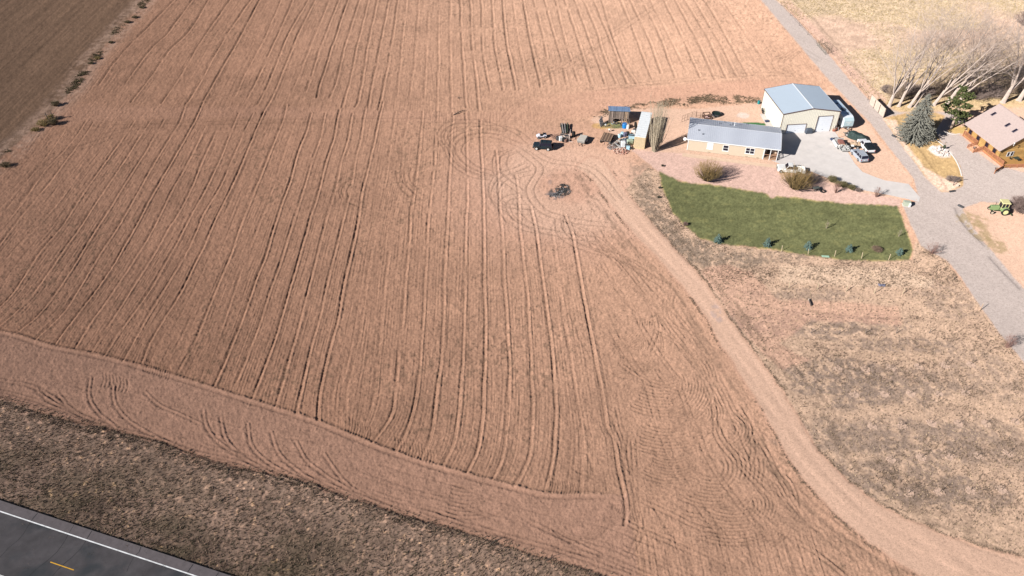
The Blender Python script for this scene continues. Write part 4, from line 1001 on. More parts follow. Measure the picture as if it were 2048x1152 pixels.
mb = MB(); mb.prism([(-.35, 3.32), (-.35, 3.38), (2.75, 2.98), (2.75, 2.92)], -.25, sx + .25, 'x'); rf = mb.build('roof', mat('shed_roof_blue', (.23, .33, .50), .5, metal=.1, var=.12, wave=('X', 1.6, .6)), sh)
mb = MB(); [mb.bar((-.2 + i * .45, -.34, 3.39), (-.2 + i * .45, 2.74, 2.99), .04, .03) for i in range(int(sx / .45) + 2)]; mb.build('roof_ribs', mat('shed_roof_rib', (.27, .37, .54), .5), rf)
# wire pen in front
pn_ = thing('wire_pen', 'grey wire and post pen in front of the plank shed', 'pen', (a_.x, a_.y, 0), srz)
pts = [(-1.6, 0), (-1.6, -2.3), (1.2, -2.5), (4.6, -2.4), (4.9, 0)]
for i, (x, y) in enumerate(pts): mb = MB(); mb.cyl((x, y, 0), .05, 1.35, 6); mb.build('post', woods[0], pn_)
mb = MB()
for i in range(len(pts) - 1):
    for z in (.3, .6, .9, 1.25): mb.bar((*pts[i], z), (*pts[i + 1], z), .022)
    for k in range(9): t = k / 9; x = pts[i][0] * (1 - t) + pts[i + 1][0] * t; y = pts[i][1] * (1 - t) + pts[i + 1][1] * t; mb.bar((x, y, .05), (x, y, 1.25), .015)
mb.build('wire_mesh', STEEL, pn_)
def barrel(px, label, m, r=.3, h=.88, cat='barrel', group=None, z=0, name='barrel', lid=None, rz=0):
    p = g(*px); o = thing(name, label, cat, (p.x, p.y, z), rz, group)
    mb = MB(); mb.tube([(0, 0, 0), (0, 0, h * .05), (0, 0, h * .5), (0, 0, h * .95), (0, 0, h)], [r * .94, r, r * 1.03, r, r * .94], 16)
    for q in (.33, .66): mb.tube([(0, 0, h * q - .02), (0, 0, h * q + .02)], r * 1.07, 16)
    mb.build('body', m, o)
    mb = MB(); mb.cyl((0, 0, h - .005), r * .86, .03, 16); mb.cyl((r * .4, 0, h + .02), .04, .03, 8); mb.build('lid', lid or m, o)
    return o
BLU = mat('barrel_blue', (.015, .20, .55), .4, var=.08)
barrel((1248.7, 255.5), 'bright blue plastic barrel beside the shed pen', BLU, .55, 1.1)
barrel((1255.5, 257.5), 'white plastic bucket drum beside the bright blue barrel', WHITE, .30, .95, 'bucket')
p = g(1204, 250); o = thing('leaning_panel', 'pale grey metal sheet leaning at the left end of the pen', 'metal sheet', (p.x, p.y, 0), R(68))
mb = MB(); mb.cbox((0, .25, .85), (2.3, .03, 1.75), 0, 0, R(-16)); mb.build('sheet', mat('sheet_grey', (.50, .53, .58), .5, var=.1, wave=('X', 2, .5)), o); mb = MB(); mb.bar((-.9, .55, 0), (-.9, .30, 1.4), .06); mb.bar((.9, .55, 0), (.9, .30, 1.4), .06); mb.build('prop', woods[0], o)
for (px, lab) in [((1211, 254), 'white salt block on a stub post left of the pen'), ((1218.5, 263.5), 'white capped short post between the pen and the slatted wagon')]:
    p = g(*px); o = thing('capped_post', lab, 'post', (p.x, p.y, 0)); mb = MB(); mb.cyl((0, 0, 0), .07, .55, 8); mb.build('post', woods[2], o); mb = MB(); mb.tube([(0, 0, .5), (0, 0, .66), (0, 0, .78)], [.22, .26, .1], 10); mb.build('cap', WHITE, o)
for i, (px, lab) in enumerate([((1225, 247.5), 'grey feed tub left in the pen'), ((1232, 248), 'dark feed tub in the middle of the pen'), ((1243, 250), 'dark feed tub beside the bright blue barrel')]):
    p = g(*px); o = thing('feed_tub', lab, 'tub', (p.x, p.y, 0)); mb = MB(); mb.tube([(0, 0, 0), (0, 0, .35), (0, 0, .40)], [.32, .40, .42], 12, cap=False); mb.cyl((0, 0, .02), .3, .03, 12); mb.build('tub', [mat('tub_grey', (.3, .32, .34), .6), mat('tub_dark', (.04, .045, .05), .6)][min(i, 1)], o)
    mb = MB(); mb.cyl((0, 0, .12), .34, .1, 12); mb.build('feed', mat('feed', (.3, .2, .1), .9), o)

# ---- log house ---------------------------------------------------------------------
oL = g(1929, 247, 3.2); oR = g(2000, 302, 3.2); ev = (oR - oL); LL = ev.length; lrz = math.atan2(ev.y, ev.x)
lh = thing('log_house', 'golden log house with broad pinkish shingle roof and red-brown railed deck', 'house', (oL.x, oL.y, 0), lrz)
RUN, RISE, EV = 7.05, 4.3, 3.2; zf = lambda y: EV + RISE * (1 - abs(y - RUN) / RUN)
LOG = mat('golden_logs', (.52, .32, .12), .55, var=.15, scale=2, wave=('Z', 1.9, .9))
mb = MB(); mb.prism([(1.0, .1), (RUN * 2 - 1.0, .1), (RUN * 2 - 1, zf(1.0) - .3), (RUN, zf(RUN) - .3), (1.0, zf(1.0) - .3)], .7, LL - .75, 'x'); mb.build('wall', LOG, lh)
mb = MB()
for z in [.3 + .3 * i for i in range(9)]:
    mb.tube([(.55, .98, z), (LL - .6, .98, z)], .15, 8); 
    mb.tube([(LL - .75, .85, z), (LL - .75, RUN * 2 - .9, z)], .15, 8)
mb.build('log_courses', LOG, lh)
SH = mat('pink_shingle', (.41, .325, .30), .9, var=.10, scale=3.0, bump=.02, bscale=9, wave=('Y', 1.6, .25))
mb = MB(); t = .16; mb.prism([(-.0, EV), (RUN, EV + RISE), (RUN * 2, EV), (RUN * 2, EV - t), (RUN, EV + RISE - t), (0, EV - t)], 0, LL, 'x'); rf = mb.build('roof', SH, lh)
mb = MB(); mb.prism([(RUN - .18, EV + RISE - .08), (RUN, EV + RISE + .05), (RUN + .18, EV + RISE - .08)], -.02, LL + .02, 'x'); mb.build('ridge_cap', mat('ridge_shingle', (.34, .26, .235), .9), rf)
for (fx_, fy_) in [(1.55, 3.3), (5.6, 3.0), (8.5, 2.6)]:
    pass
def roofhit(px, py):
    """point of the front roof slope seen at a pixel, in house coordinates"""
    best = None; M = wl(lh)
    for z in np.arange(3.2, 7.5, .02):
        q = M @ g(px, py, float(z)); dz = abs(zf(q.y) - q.z)
        if q.y < RUN and (best is None or dz < best[0]): best = (dz, q)
    return best[1]
ang = math.atan2(RISE, RUN)
for (px, py) in [(1987, 228.5), (2015, 250.5), (2029.5, 262)]:
    q = roofhit(px, py); mb = MB(); mb.cbox((q.x, q.y, q.z + .06), (.62, 1.15, .16), 0, 0, ang); k = mb.build('skylight', mat('skylight_frame', (.16, .14, .17), .4), rf)
    mb = MB(); mb.cbox((q.x, q.y - .04, q.z + .15), (.48, 1.0, .03), 0, 0, ang); mb.build('pane', GLASS, k)
q = roofhit(2027, 291); mb = MB(); mb.cyl((q.x, q.y, q.z - .1), .05, .7, 8); mb.cyl((q.x, q.y, q.z + .55), .16, .12, 10, r2=.1); mb.build('roof_vent', WHITE, rf)
mb = MB(); mb.prism([(-.02, EV - t - .12), (RUN, EV + RISE - t - .12), (RUN * 2, EV - t - .12), (RUN * 2, EV - t), (RUN, EV + RISE - t), (-.02, EV - t)], LL - .1, LL - .02, 'x'); mb.build('barge_board', mat('barge_dark', (.06, .04, .03), .6), lh)
# windows of the gable wall and along the deck
fr = MB(); M_ = Matrix.Translation((LL - .58, 3.1, 1.2)); fr.M = M_
for y0 in (0, .85): fr.box(0, y0 - .36, 0, .06, y0 - .28, 1.1); fr.box(0, y0 + .28, 0, .06, y0 + .36, 1.1); fr.box(0, y0 - .28, 0, .06, y0 + .28, .08); fr.box(0, y0 - .28, 1.02, .06, y0 + .28, 1.1)
fo = fr.build('window', WHITE, lh); mb = MB(); mb.M = M_; [mb.box(.0, y0 - .28, .08, .03, y0 + .28, 1.02) for y0 in (0, .85)]; mb.build('pane', GLASS, fo)
for x in (1.8, 4.6, 7.6, 10.2): window(lh, x, 1.2, .9, 1.2, .80, 1, fm=mat('log_frame', (.22, .10, .04), .6))
# deck
RED_ = mat('deck_red_wood', (.40, .175, .095), .75, var=.15, scale=2); DKF = mat('deck_boards', (.48, .26, .09), .7, var=.12, wave=('Y', 2.5, .3)); DKS = mat('patio_boards', (.55, .30, .19), .75, var=.12)
M = wl(lh); t1 = M @ g(1932, 261.5, 1.4); t2 = M @ g(1958, 282.5, 1.4); t3 = M @ g(1968.6, 292, 1.4); t4 = M @ g(2006, 322.4, 1.4)
dy_ = (t1.y + t4.y) / 2
mb = MB(); mb.box(t1.x, dy_, .42, LL + 2.2, .7, .55); mb.box(LL - .6, .75, .415, LL + 2.2, 7, .545); mb.build('deck_floor', DKF, lh)
mb = MB()
for x in np.arange(t1.x, LL + 2.2, 1.8): mb.box(x, dy_ + .1, 0, x + .12, dy_ + .22, .42)
mb.build('deck_footing', RED_, lh)
def railing(p, q, z0=.56, h=.85, z1=None, name='railing'):
    """railing from p to q (house coordinates), floor height z0 at p and z1 at q"""
    p = Vector(p); q = Vector(q); z1 = z0 if z1 is None else z1; n = max(2, int((q - p).length / .13)); mb = MB()
    mb.bar((p.x, p.y, z0 + h), (q.x, q.y, z1 + h), .12, .06); mb.bar((p.x, p.y, z0 + .08), (q.x, q.y, z1 + .08), .05, .05)
    for i in range(n + 1):
        t = i / n; c = p.lerp(q, t); zz_ = z0 + (z1 - z0) * t; big = i % 12 == 0 or i == n
        mb.bar((c.x, c.y, zz_ - (.5 if big else -.05)), (c.x, c.y, zz_ + h + (.06 if big else -.02)), .11 if big else .05)
    return mb.build(name, RED_, lh)
railing((t1.x, dy_), (t2.x, dy_)); railing((t3.x, dy_), (LL + 1.5, dy_)); railing((t1.x, dy_), (t1.x, .6))
s1 = 2.4
railing((t2.x, dy_), (t2.x + .1, dy_ - s1), .56, .85, .0, 'stair_rail'); railing((t3.x, dy_), (t3.x + .1, dy_ - s1), .56, .85, .0, 'stair_rail')
mb = MB()
for i in range(4): mb.box(t2.x, dy_ - s1 + i * .6, 0, t3.x, dy_ - s1 + (i + 1) * .6, .12 + .14 * i)
mb.build('stairs', DKS, lh)
mb = MB(); mb.box(t1.x, dy_ - .02, .04, t2.x, dy_ - .0, .56); mb.box(t3.x, dy_ - .02, .04, LL + 1.5, dy_, .56); mb.build('skirt_board', RED_, lh)
# lower terrace and its rail at the south end
c1 = M @ g(1991, 341, .8); c2 = M @ g(2009, 329.5, .9); c3 = M @ g(2050, 328, .9)
railing((c1.x, c1.y), (c2.x, c2.y), .15, .75); railing((c2.x, c2.y), (c3.x, c3.y), .15, .75)
mb = MB(); d1 = M @ g(2000, 329); d2 = M @ g(2012, 332); d3 = M @ g(2060, 330); d4 = M @ g(2060, 305); d5 = M @ g(2025, 318); mb.prism([(p_.x, p_.y) for p_ in (d1, d2, d3, d4, d5)], 0, .12, 'z'); mb.build('terrace_floor', DKS, lh)
# furniture on the terrace
def chair(loc, rz, label, m, group):
    o = thing('patio_chair', label, 'chair', loc, rz, group)
    mb = MB(); mb.box(-.27, -.27, .42, .27, .27, .47); mb.build('seat', m, o); mb = MB(); mb.cbox((0, .28, .74), (.54, .04, .56), 0, 0, R(-12)); mb.build('backrest', m, o)
    for x in (-.25, .25):
        for y in (-.25, .25): mb = MB(); mb.bar((x, y, 0), (x, y, .44), .04); mb.build('leg', BLACK, o)
    mb = MB(); [mb.bar((x, -.27, .66), (x, .3, .68), .04) for x in (-.29, .29)]; mb.build('armrest', m, o); return o
p = g(2031, 318, .5); tb = thing('patio_table', 'dark metal patio table on the log house terrace', 'table', (p.x, p.y, .13), .4)
mb = MB(); mb.ring((0, 0, .72), .72, .05, .08, 20, 'z'); mb.cyl((0, 0, .705), .68, .02, 20); mb.build('tabletop', mat('table_dark', (.05, .07, .06), .4), tb)
for i in range(4): mb = MB(); a = i * PI / 2 + .6; mb.tube([(.25 * math.cos(a), .25 * math.sin(a), .7), (.4 * math.cos(a), .4 * math.sin(a), .3), (.6 * math.cos(a), .6 * math.sin(a), 0)], .025, 6); mb.build('leg', BLACK, tb)
CH = [(( 2020, 322), .9, 'black patio chair left of the terrace table'), ((2043, 315), -1.6, 'black patio chair right of the terrace table'), ((2036, 325), 3.0, 'black patio chair nearest the terrace rail')]
for px, rz, lab in CH: p = g(*px); chair((p.x, p.y, .13), rz, lab, BLACK, 'black chairs round the terrace table')
p = M @ g(1998.5, 306, .6)
for (px, lab, m_) in [((1977, 290), 'pale padded armchair on the log house deck', mat('cushion_pink', (.50, .33, .29), .8)), ((1984, 296), 'brown armchair second along the log house deck', mat('cushion_brown', (.40, .22, .12), .8))]:
    q = g(*px, .55); chair((q.x, q.y, .56), lrz + 1.2, lab, m_, 'armchairs on the log house deck')
q = g(1996, 308, .55); o = thing('deck_grill', 'black barbecue grill near the end of the log house deck', 'grill', (q.x, q.y, .56), lrz)
mb = MB(); mb.ell((0, 0, .85), (.5, .32, .28), 12, 6); mb.build('lid', BLACK, o); mb = MB(); [mb.bar((x, y, 0), (x, y, .8), .05) for x in (-.35, .35) for y in (-.2, .2)]; mb.box(-.4, -.25, .25, .4, .25, .3); mb.build('stand', BLACK, o)
for (px, lab) in [((1947.5, 299), 'dark stone urn at the foot of the deck stairs'), ((1991.5, 341), 'dark stone urn at the left end of the terrace rail')]:
    p = g(*px); o = thing('stone_urn', lab, 'urn', (p.x, p.y, 0)); mb = MB(); mb.tube([(0, 0, 0), (0, 0, .1), (0, 0, .5), (0, 0, .6)], [.18, .14, .3, .34], 12); mb.build('pot', mat('urn_dark', (.14, .10, .10), .7), o); mb = MB(); mb.ell((0, 0, .65), (.25, .25, .18), 8, 4, .3); mb.build('dry_plant', mat('dead_plant'), o)

# ---- wooden screen fence by the lane ------------------------------------------------
fa = g(1738, 207); fb = g(1766, 236); d = fb - fa; fl = d.length
ft = thing('board_screen', 'weathered pale board screen of three bays beside the lane', 'fence', (fa.x, fa.y, 0), math.atan2(d.y, d.x))
PALE = mat('weathered_boards', (.50, .42, .35), .85, var=.15, scale=1.5, bump=.01, bscale=6)
for i in range(3):
    mb = MB(); x = fl * i / 3 + .04
    while x < fl * (i + 1) / 3 - .1: mb.box(x, 0, .08 + random.uniform(-.03, .03), x + .155, .03, 2.35 + random.uniform(-.04, .05)); x += .165
    mb.build('board_panel', PALE, ft)
for i in range(4): mb = MB(); mb.box(fl * i / 3 - .07, -.10 if 0 < i < 3 else -.0, 0, fl * i / 3 + .04, -.004 if 0 < i < 3 else .12, 2.2 if 0 < i < 3 else 2.45); mb.build('post', mat('post_dark', (.12, .08, .06), .8), ft)
mb = MB(); [mb.box(0, .035, z, fl, .09, z + .1) for z in (.4, 1.2, 2.0)]; mb.build('rail', PALE, ft)
# ================================================================ VEHICLES
RIM = mat('steel_rim', (.50, .50, .50), .35, metal=.5, var=.1)
TYRE = mat('tyre_rubber', (.022, .021, .021), .85, var=.3)
def paint(n, rgb, rough=.28): return mat(n, rgb, rough, var=.04, spec=.5, scale=2)
def wheel(par, x, y, r, w, side, rim=RIM):
    mb = MB(); mb.ring((x, y, r), r, w, r * .36, 22, 'y'); t = mb.build('wheel', TYRE, par, smooth=True)
    mb = MB(); mb.cyl((x, y - w * .36, r), r * .65, w * .72, 16, 'y'); mb.cyl((x, y - w * .45, r), r * .2, w * .9, 8, 'y'); mb.build('rim', rim, t)
def arch(cx, r, z0, n=7): return [(cx - r * math.cos(PI * i / n), z0 + r * math.sin(PI * i / n)) for i in range(n + 1)]
def car(name, label, cat, loc, rz, L, W, xf, xr, wr, top, cab, roof, pm, clear=.28, bed=None, black_top=False, ww=.24, glassm=None, fend=None, rimm=RIM, zb=None):
    """front of the vehicle at local x=0, rear at x=L, centre line y=0.
    top: outline of the upper body edge [(x,z)...]; cab: (x0 base, x1 base, x0 roof, x1 roof); bed: (x0, x1, floor z)"""
    o = thing(name, label, cat, loc, rz); h = W / 2; z0 = clear
    low = [(0, z0 + .12)] + [(0.02, top[0][1])] + list(top[1:-1]) + [(L - .02, top[-1][1]), (L, z0 + .1)]
    prof = low + [(L - .1, z0)] + [(q[0], q[1]) for q in arch(xr, wr * 1.18, z0)[::-1]] + [(q[0], q[1]) for q in arch(xf, wr * 1.18, z0)[::-1]] + [(.1, z0)]
    if bed:
        mb = MB(); mb.prism(prof, -h, -h + .10); mb.prism(prof, h - .10, h)
        pf = [p for p in prof if p[0] <= bed[0] + .01]
        mb.prism([(0, z0 + .12), (.02, top[0][1])] + [p for p in top[1:-1] if p[0] < bed[0]] + [(bed[0], top[-1][1]), (bed[0], z0)], -h + .1, h - .1)
        mb.box(L - .12, -h + .1, z0 + .05, L - .01, h - .1, top[-1][1] - .005)
        b_ = mb.build('body', pm, o, bevel=.035)
        mb = MB(); mb.box(bed[0], -h + .1, z0 + .02, L - .12, h - .1, bed[2]); mb.box(xr - .45, -h + .1, bed[2], xr + .45, -h + .3, bed[2] + .18); mb.box(xr - .45, h - .3, bed[2], xr + .45, h - .1, bed[2] + .18)
        mb.build('load_bed', glassm or pm, o)
    else:
        mb = MB(); mb.prism(prof, -h, h); mb.build('body', pm, o, bevel=.05)
    zt = roof; zb = zb or (max(p[1] for p in top) - .03); i1, i2 = .04, .17
    def q(x, s, z): t = (z - zb) / (zt - zb); return (x, s * (h - i1 - (i2 - i1) * t), z)
    x0, x1, r0, r1 = cab
    mb = MB(); base = [q(x0, -1, zb), q(x1, -1, zb), q(x1, 1, zb), q(x0, 1, zb)]; tp = [q(r0, -1, zt), q(r1, -1, zt), q(r1, 1, zt), q(r0, 1, zt)]
    mb.loft([base, tp]); mb.build('cab', BLACK if black_top else pm, o, bevel=.05)
    def lerp(a, b, t): return tuple(a[i] + (b[i] - a[i]) * t for i in range(3))
    def pane(nm, a, b, c, d_, off):
        mb = MB(); P = [a, b, c, d_]; cen = [sum(p[i] for p in P) / 4 for i in range(3)]
        P = [lerp(p, cen, .10) for p in P]; P = [(p[0] + off[0], p[1] + off[1], p[2] + off[2]) for p in P]; Q = [(p[0] - off[0] * 1.5, p[1] - off[1] * 1.5, p[2] - off[2] * 1.5) for p in P]
        mb.loft([P, Q]); mb.build(nm, GLASS, o)
    pane('windscreen', base[0], base[3], tp[3], tp[0], (-.02, 0, .01)); pane('rear_window', base[1], base[2], tp[2], tp[1], (.02, 0, .01))
    nwin = 1 if (x1 - x0) < 1.9 else (2 if (x1 - x0) < 2.6 else 3)
    for s, (A0, A1, T0, T1) in ((-1, (base[0], base[1], tp[0], tp[1])), (1, (base[3], base[2], tp[3], tp[2]))):
        for k in range(nwin):
            ta, tb_ = k / nwin, (k + 1) / nwin; pane('side_window', lerp(A0, A1, ta), lerp(A0, A1, tb_), lerp(T0, T1, tb_), lerp(T0, T1, ta), (0, s * .015, .005))
        mb = MB(); mb.cbox((x0 + .25, s * (h + .1), zb + .1), (.12, .18, .14)); mb.build('mirror', pm, o)
    for x in (xf, xr):
        for s in (-1, 1): wheel(o, x, s * (h - ww / 2 + .01), wr, ww, s, rimm)
    for s in (-1, 1):
        mb = MB(); mb.cbox((.0, s * (h - .25), top[0][1] - .14), (.06, .28, .15)); mb.build('headlight', mat('lamp_glass', (.75, .75, .72), .15), o)
        mb = MB(); mb.cbox((L, s * (h - .12), top[-1][1] - .2), (.05, .14, .26)); mb.build('tail_light', mat('tail_red', (.45, .02, .03), .3), o)
    mb = MB(); mb.cbox((-.05, 0, z0 + .2), (.14, W * .96, .2)); mb.build('bumper', fend or mat('bumper_grey', (.12, .12, .13), .5), o, bevel=.03)
    mb = MB(); mb.cbox((L + .05, 0, z0 + .2), (.14, W * .96, .2)); mb.build('bumper', fend or mat('bumper_grey'), o, bevel=.03)
    mb = MB(); mb.cbox((-.01, 0, top[0][1] - .18), (.04, W * .5, .2)); mb.build('grille', BLACK, o)
    return o
def align(pf, pr, xf, xr, W, side=-1):
    """origin and heading so that the ground points under the near wheels match (pixels)"""
    a = g(*pf); b = g(*pr); d = (b - a); d.z = 0; d.normalize(); n = Vector((-d.y, d.x, 0)); m = (a + b) / 2
    org = m - d * (xf + xr) / 2 - n * side * (W / 2 - .1); org.z = 0
    return org, math.atan2(d.y, d.x)
JB = paint('jeep_black', (.018, .028, .034), .3)
lo, rz = align((1073, 300.5), (1095.5, 302), .75, 3.35, 1.9)
jp = car('parked_suv', 'black boxy four-by-four parked in the open field yard', 'suv', lo, rz, 4.25, 1.9, .75, 3.35, .42, [(0, 1.05), (.1, 1.12), (1.35, 1.2), (4.2, 1.2)], (1.2, 4.2, 1.62, 4.05), 1.88, JB, .48, fend=mat('flare_black', (.03, .03, .03), .7), rimm=mat('pale_rim', (.6, .58, .55), .4))
mb = MB()
for s in (-1, 1):
    for x in (.75, 3.35):
        pr = [(x - .62, .62), (x - .42, .98), (x + .42, .98), (x + .62, .62), (x + .5, .62), (x + .36, .88), (x - .36, .88), (x - .5, .62)]
        mb.prism(pr, s * .95, s * 1.08)
mb.build('wheel_flare', mat('flare_black'), jp)
mb = MB(); [mb.bar((1.8, s * .62, 1.93), (3.9, s * .62, 1.93), .05) for s in (-1, 1)]; [mb.bar((x, -.62, 1.95), (x, .62, 1.95), .05) for x in (1.9, 2.9, 3.8)]; mb.build('roof_rack', mat('flare_black'), jp)
mb = MB(); mb.ring((4.36, 0, 1.0), .38, .24, .14, 18, 'x'); mb.cyl((4.28, 0, 1.0), .24, .16, 12, 'x'); mb.build('spare_wheel', TYRE, jp)

lo, rz = align((1558.8, 346), (1600, 350), .85, 4.5, 1.98)
pk = car('white_pickup', 'old white long-bed pickup in front of the tan home', 'pickup', lo, rz, 5.75, 1.98, .85, 4.5, .38, [(0, 1.02), (.15, 1.08), (1.7, 1.16), (5.7, 1.13)], (1.6, 3.15, 2.15, 3.05), 1.82, paint('pickup_white', (.78, .77, .74)), .40, bed=(3.3, 5.6, .62), glassm=mat('bed_white', (.66, .64, .60), .5, var=.08), fend=mat('chrome', (.6, .6, .6), .2, metal=.8))

lo, rz = align((1703.8, 309.5), (1715.2, 322), .85, 3.6, 1.85)
sv = car('silver_suv', 'silver suv parked with its tail to the drive beside the lane', 'suv', lo, rz, 4.75, 1.85, .85, 3.6, .35, [(0, .85), (.12, .95), (1.25, 1.08), (4.7, 1.1)], (1.15, 4.68, 1.95, 4.35), 1.70, paint('silver', (.40, .43, .48), .25), .28)
mb = MB(); [mb.bar((2.1, s * .66, 1.76), (4.2, s * .66, 1.76), .04) for s in (-1, 1)]; mb.build('roof_rack', RIM, sv)
mb = MB(); mb.cbox((4.76, 0, .72), (.02, .36, .14)); mb.build('number_plate', WHITE, sv)

lo, rz = align((1716.5, 289.5), (1727.5, 303.2), .85, 3.9, 1.9)
tr_ = car('white_truck', 'white pickup with black covered bed behind the silver suv', 'pickup', lo, rz, 5.3, 1.9, .85, 3.9, .38, [(0, 1.0), (.15, 1.06), (1.5, 1.12), (5.25, 1.1)], (1.4, 3.0, 1.95, 2.9), 1.75, paint('truck_white', (.76, .76, .77)), .38)
mb = MB(); mb.loft([[(3.05, -.9, 1.12), (5.22, -.9, 1.12), (5.22, .9, 1.12), (3.05, .9, 1.12)], [(3.05, -.78, 1.68), (5.1, -.78, 1.62), (5.1, .78, 1.62), (3.05, .78, 1.68)]]); mb.build('bed_cover', mat('black_cover', (.012, .016, .02), .5), tr_, bevel=.05)

# small white utility cart beside the black suv
p0 = g(1076, 278); p1 = g(1086.5, 277); dv = p1 - p0
at = thing('utility_cart', 'small white off-road cart behind the black four-by-four', 'utility cart', (p0.x - .35, p0.y + .4, 0), math.atan2(dv.y, dv.x))
CW = paint('cart_white', (.66, .66, .74))
mb = MB(); mb.prism([(0, .45), (.1, .75), (.75, .95), (.95, .6), (1.5, .6), (1.7, .95), (2.3, .85), (2.35, .5), (2.2, .35), (.1, .35)], -.45, .45); mb.build('body', CW, at, bevel=.05)
mb = MB(); mb.box(1.0, -.35, .6, 1.5, .35, .75); mb.cbox((1.58, 0, .95), (.1, .7, .45), 0, R(10)); mb.build('seat', BLACK, at)
for x in (.4, 1.9):
    for s in (-1, 1): wheel(at, x, s * .55, .3, .26, s)
mb = MB(); mb.tube([(.85, 0, .85), (1.05, 0, 1.15)], .03, 6); mb.bar((1.05, -.3, 1.15), (1.05, .3, 1.15), .04); mb.build('handlebar', BLACK, at)
mb = MB(); mb.box(1.7, -.42, .93, 2.3, .42, .97); mb.build('rack', mat('rack_dark', (.05, .05, .06), .5), at)

# travel trailer in the shade of the workshop
n0 = g(1682.5, 258.5, .35); rv = thing('travel_trailer', 'white travel trailer with pale blue nose parked in the workshop shadow', 'travel trailer', (n0.x + .15, n0.y, 0), R(5.9))
RW = paint('trailer_white', (.70, .74, .78), .35); RB = paint('trailer_nose', (.43, .54, .57), .4)
yv = 9.6; wv = 2.5
mb = MB(); mb.prism([(.35, .55), (.02, 1.1), (.12, 2.35), (.75, 2.95), (1.4, 3.1), (yv - .5, 3.1), (yv, 2.7), (yv, .55)], 0, wv, 'x'); mb.build('body', RW, rv, bevel=.08)
mb = MB(); mb.prism([(.33, .60), (.0, 1.1), (.10, 2.33), (.70, 2.92), (.74, 2.90), (.14, 2.3), (.05, 1.1), (.37, .62)], .10, wv - .10, 'x'); ns = mb.build('nose_cap', RB, rv)
mb = MB()                                                       # two rows of worn white lettering on the nose (illegible in the photograph)
for (z, x0, n, w_) in ((1.95, .62, 8, .11), (1.55, 1.0, 4, .10)):
    for i in range(n): x = x0 + i * .16; mb.box(x, -.02 + .05 * (z - 1.1) , z, x + w_, .06, z + random.choice([.14, .17, .2]))
mb.build('lettering', WHITE, ns)
mb = MB(); mb.box(.03, .02, 3.09, wv - .03, .0, 3.1) if False else mb.box(.25, 2.0, 3.1, wv - .25, yv - .6, 3.13); mb.build('roof_membrane', mat('roof_membrane', (.45, .56, .66), .6), rv)
mb = MB(); mb.box(.85, 3.6, 3.13, 1.65, 4.7, 3.45); mb.build('air_conditioner', mat('ac_dark', (.10, .11, .13), .5), rv, bevel=.06)
mb = MB(); mb.box(1.5, 2.2, 3.13, 1.85, 2.55, 3.28); mb.box(1.0, 7.0, 3.13, 1.35, 7.35, 3.28); mb.build('roof_hatch', mat('ac_dark'), rv)
for y in (2.0, 5.6):
    mb = MB(); mb.box(-.03, y, 1.3, .0, y + 1.2, 2.0); mb.build('side_window', GLASS, rv)
mb = MB(); mb.box(-.05, 3.7, .7, -.005, 4.4, 2.6); mb.build('entry_door', mat('entry_white', (.6, .62, .64), .4), rv)
for y in (5.0, 5.9):
    for x in (.12, wv - .12):
        mb = MB(); mb.ring((x, y, .36), .36, .22, .13, 16, 'x'); mb.build('wheel', TYRE, rv)
mb = MB(); mb.bar((.5, .4, .5), (wv / 2, -1.2, .5), .1); mb.bar((wv - .5, .4, .5), (wv / 2, -1.2, .5), .1); mb.cyl((wv / 2, -1.05, 0), .04, .9, 8); mb.build('hitch', mat('hitch_dark', (.06, .06, .06), .6), rv)
mb = MB(); mb.cyl((wv / 2, -.35, .55), .16, .42, 12); mb.build('gas_bottle', mat('bottle_grey', (.3, .33, .34), .4), rv)

# dark green tarp covered machine behind the trailer hitch
p0 = g(1697, 272); o = thing('covered_machine', 'lumpy machine under a dark green tarpaulin below the travel trailer', 'machine', (p0.x, p0.y, 0), R(-38))
GT = mat('green_tarp', (.028, .05, .046), .55, var=.4, scale=1.6, bump=.12, bscale=2.0)
mb = MB(); random.seed(5)
secs = []
for i in range(9):
    t = i / 8; x = 4.6 * t; w_ = .95 + .25 * math.sin(t * 5) ; hh = .95 + .55 * math.sin(t * 3.3 + .5) + .15 * math.sin(t * 11)
    secs.append([(x, -w_, .05), (x, -w_ * .92, hh * .6), (x, -w_ * .5, hh * .95), (x, 0, hh), (x, w_ * .5, hh * .93), (x, w_ * .92, hh * .6), (x, w_, .05)])
mb.loft(secs); mb.build('tarpaulin', GT, o, smooth=False)
for (x, y) in ((-.3, -.5), (-.3, .5)): wheel(o, x, y, .42, .25, 1)
mb = MB(); mb.bar((-1.4, 0, .5), (.2, 0, .6), .12); mb.bar((-.9, -.6, .42), (-.9, .6, .42), .1); mb.build('drawbar', mat('frame_green', (.12, .15, .14), .6), o)
# open low trailer carrying tan machinery
p0 = g(1698, 290); o = thing('machinery_trailer', 'low black trailer carrying tan engine parts between the tarp and the white pickup', 'trailer', (p0.x - .3, p0.y - .6, 0), R(-8))
mb = MB(); mb.box(0, -.9, .4, 3.2, .9, .5); mb.build('deck', BLACK, o); [wheel(o, 1.7, s * .95, .33, .2, s) for s in (-1, 1)]
TN = mat('tan_iron', (.52, .38, .26), .6, var=.3, scale=4)
mb = MB(); mb.box(.3, -.4, .5, 1.0, .3, 1.1); mb.cyl((1.2, -.5, .9), .35, .9, 12, 'y'); mb.box(1.6, -.35, .5, 2.4, .45, .95); mb.cyl((2.0, 0, .95), .2, .4, 10); mb.bar((.2, .5, .6), (2.9, .6, .7), .12); mb.build('engine_parts', TN, o, bevel=.03)
mb = MB(); mb.box(.3, -.88, .5, .9, -.5, .8); mb.box(2.4, .5, .5, 3.0, .85, .85); mb.build('toolbox', WHITE, o)
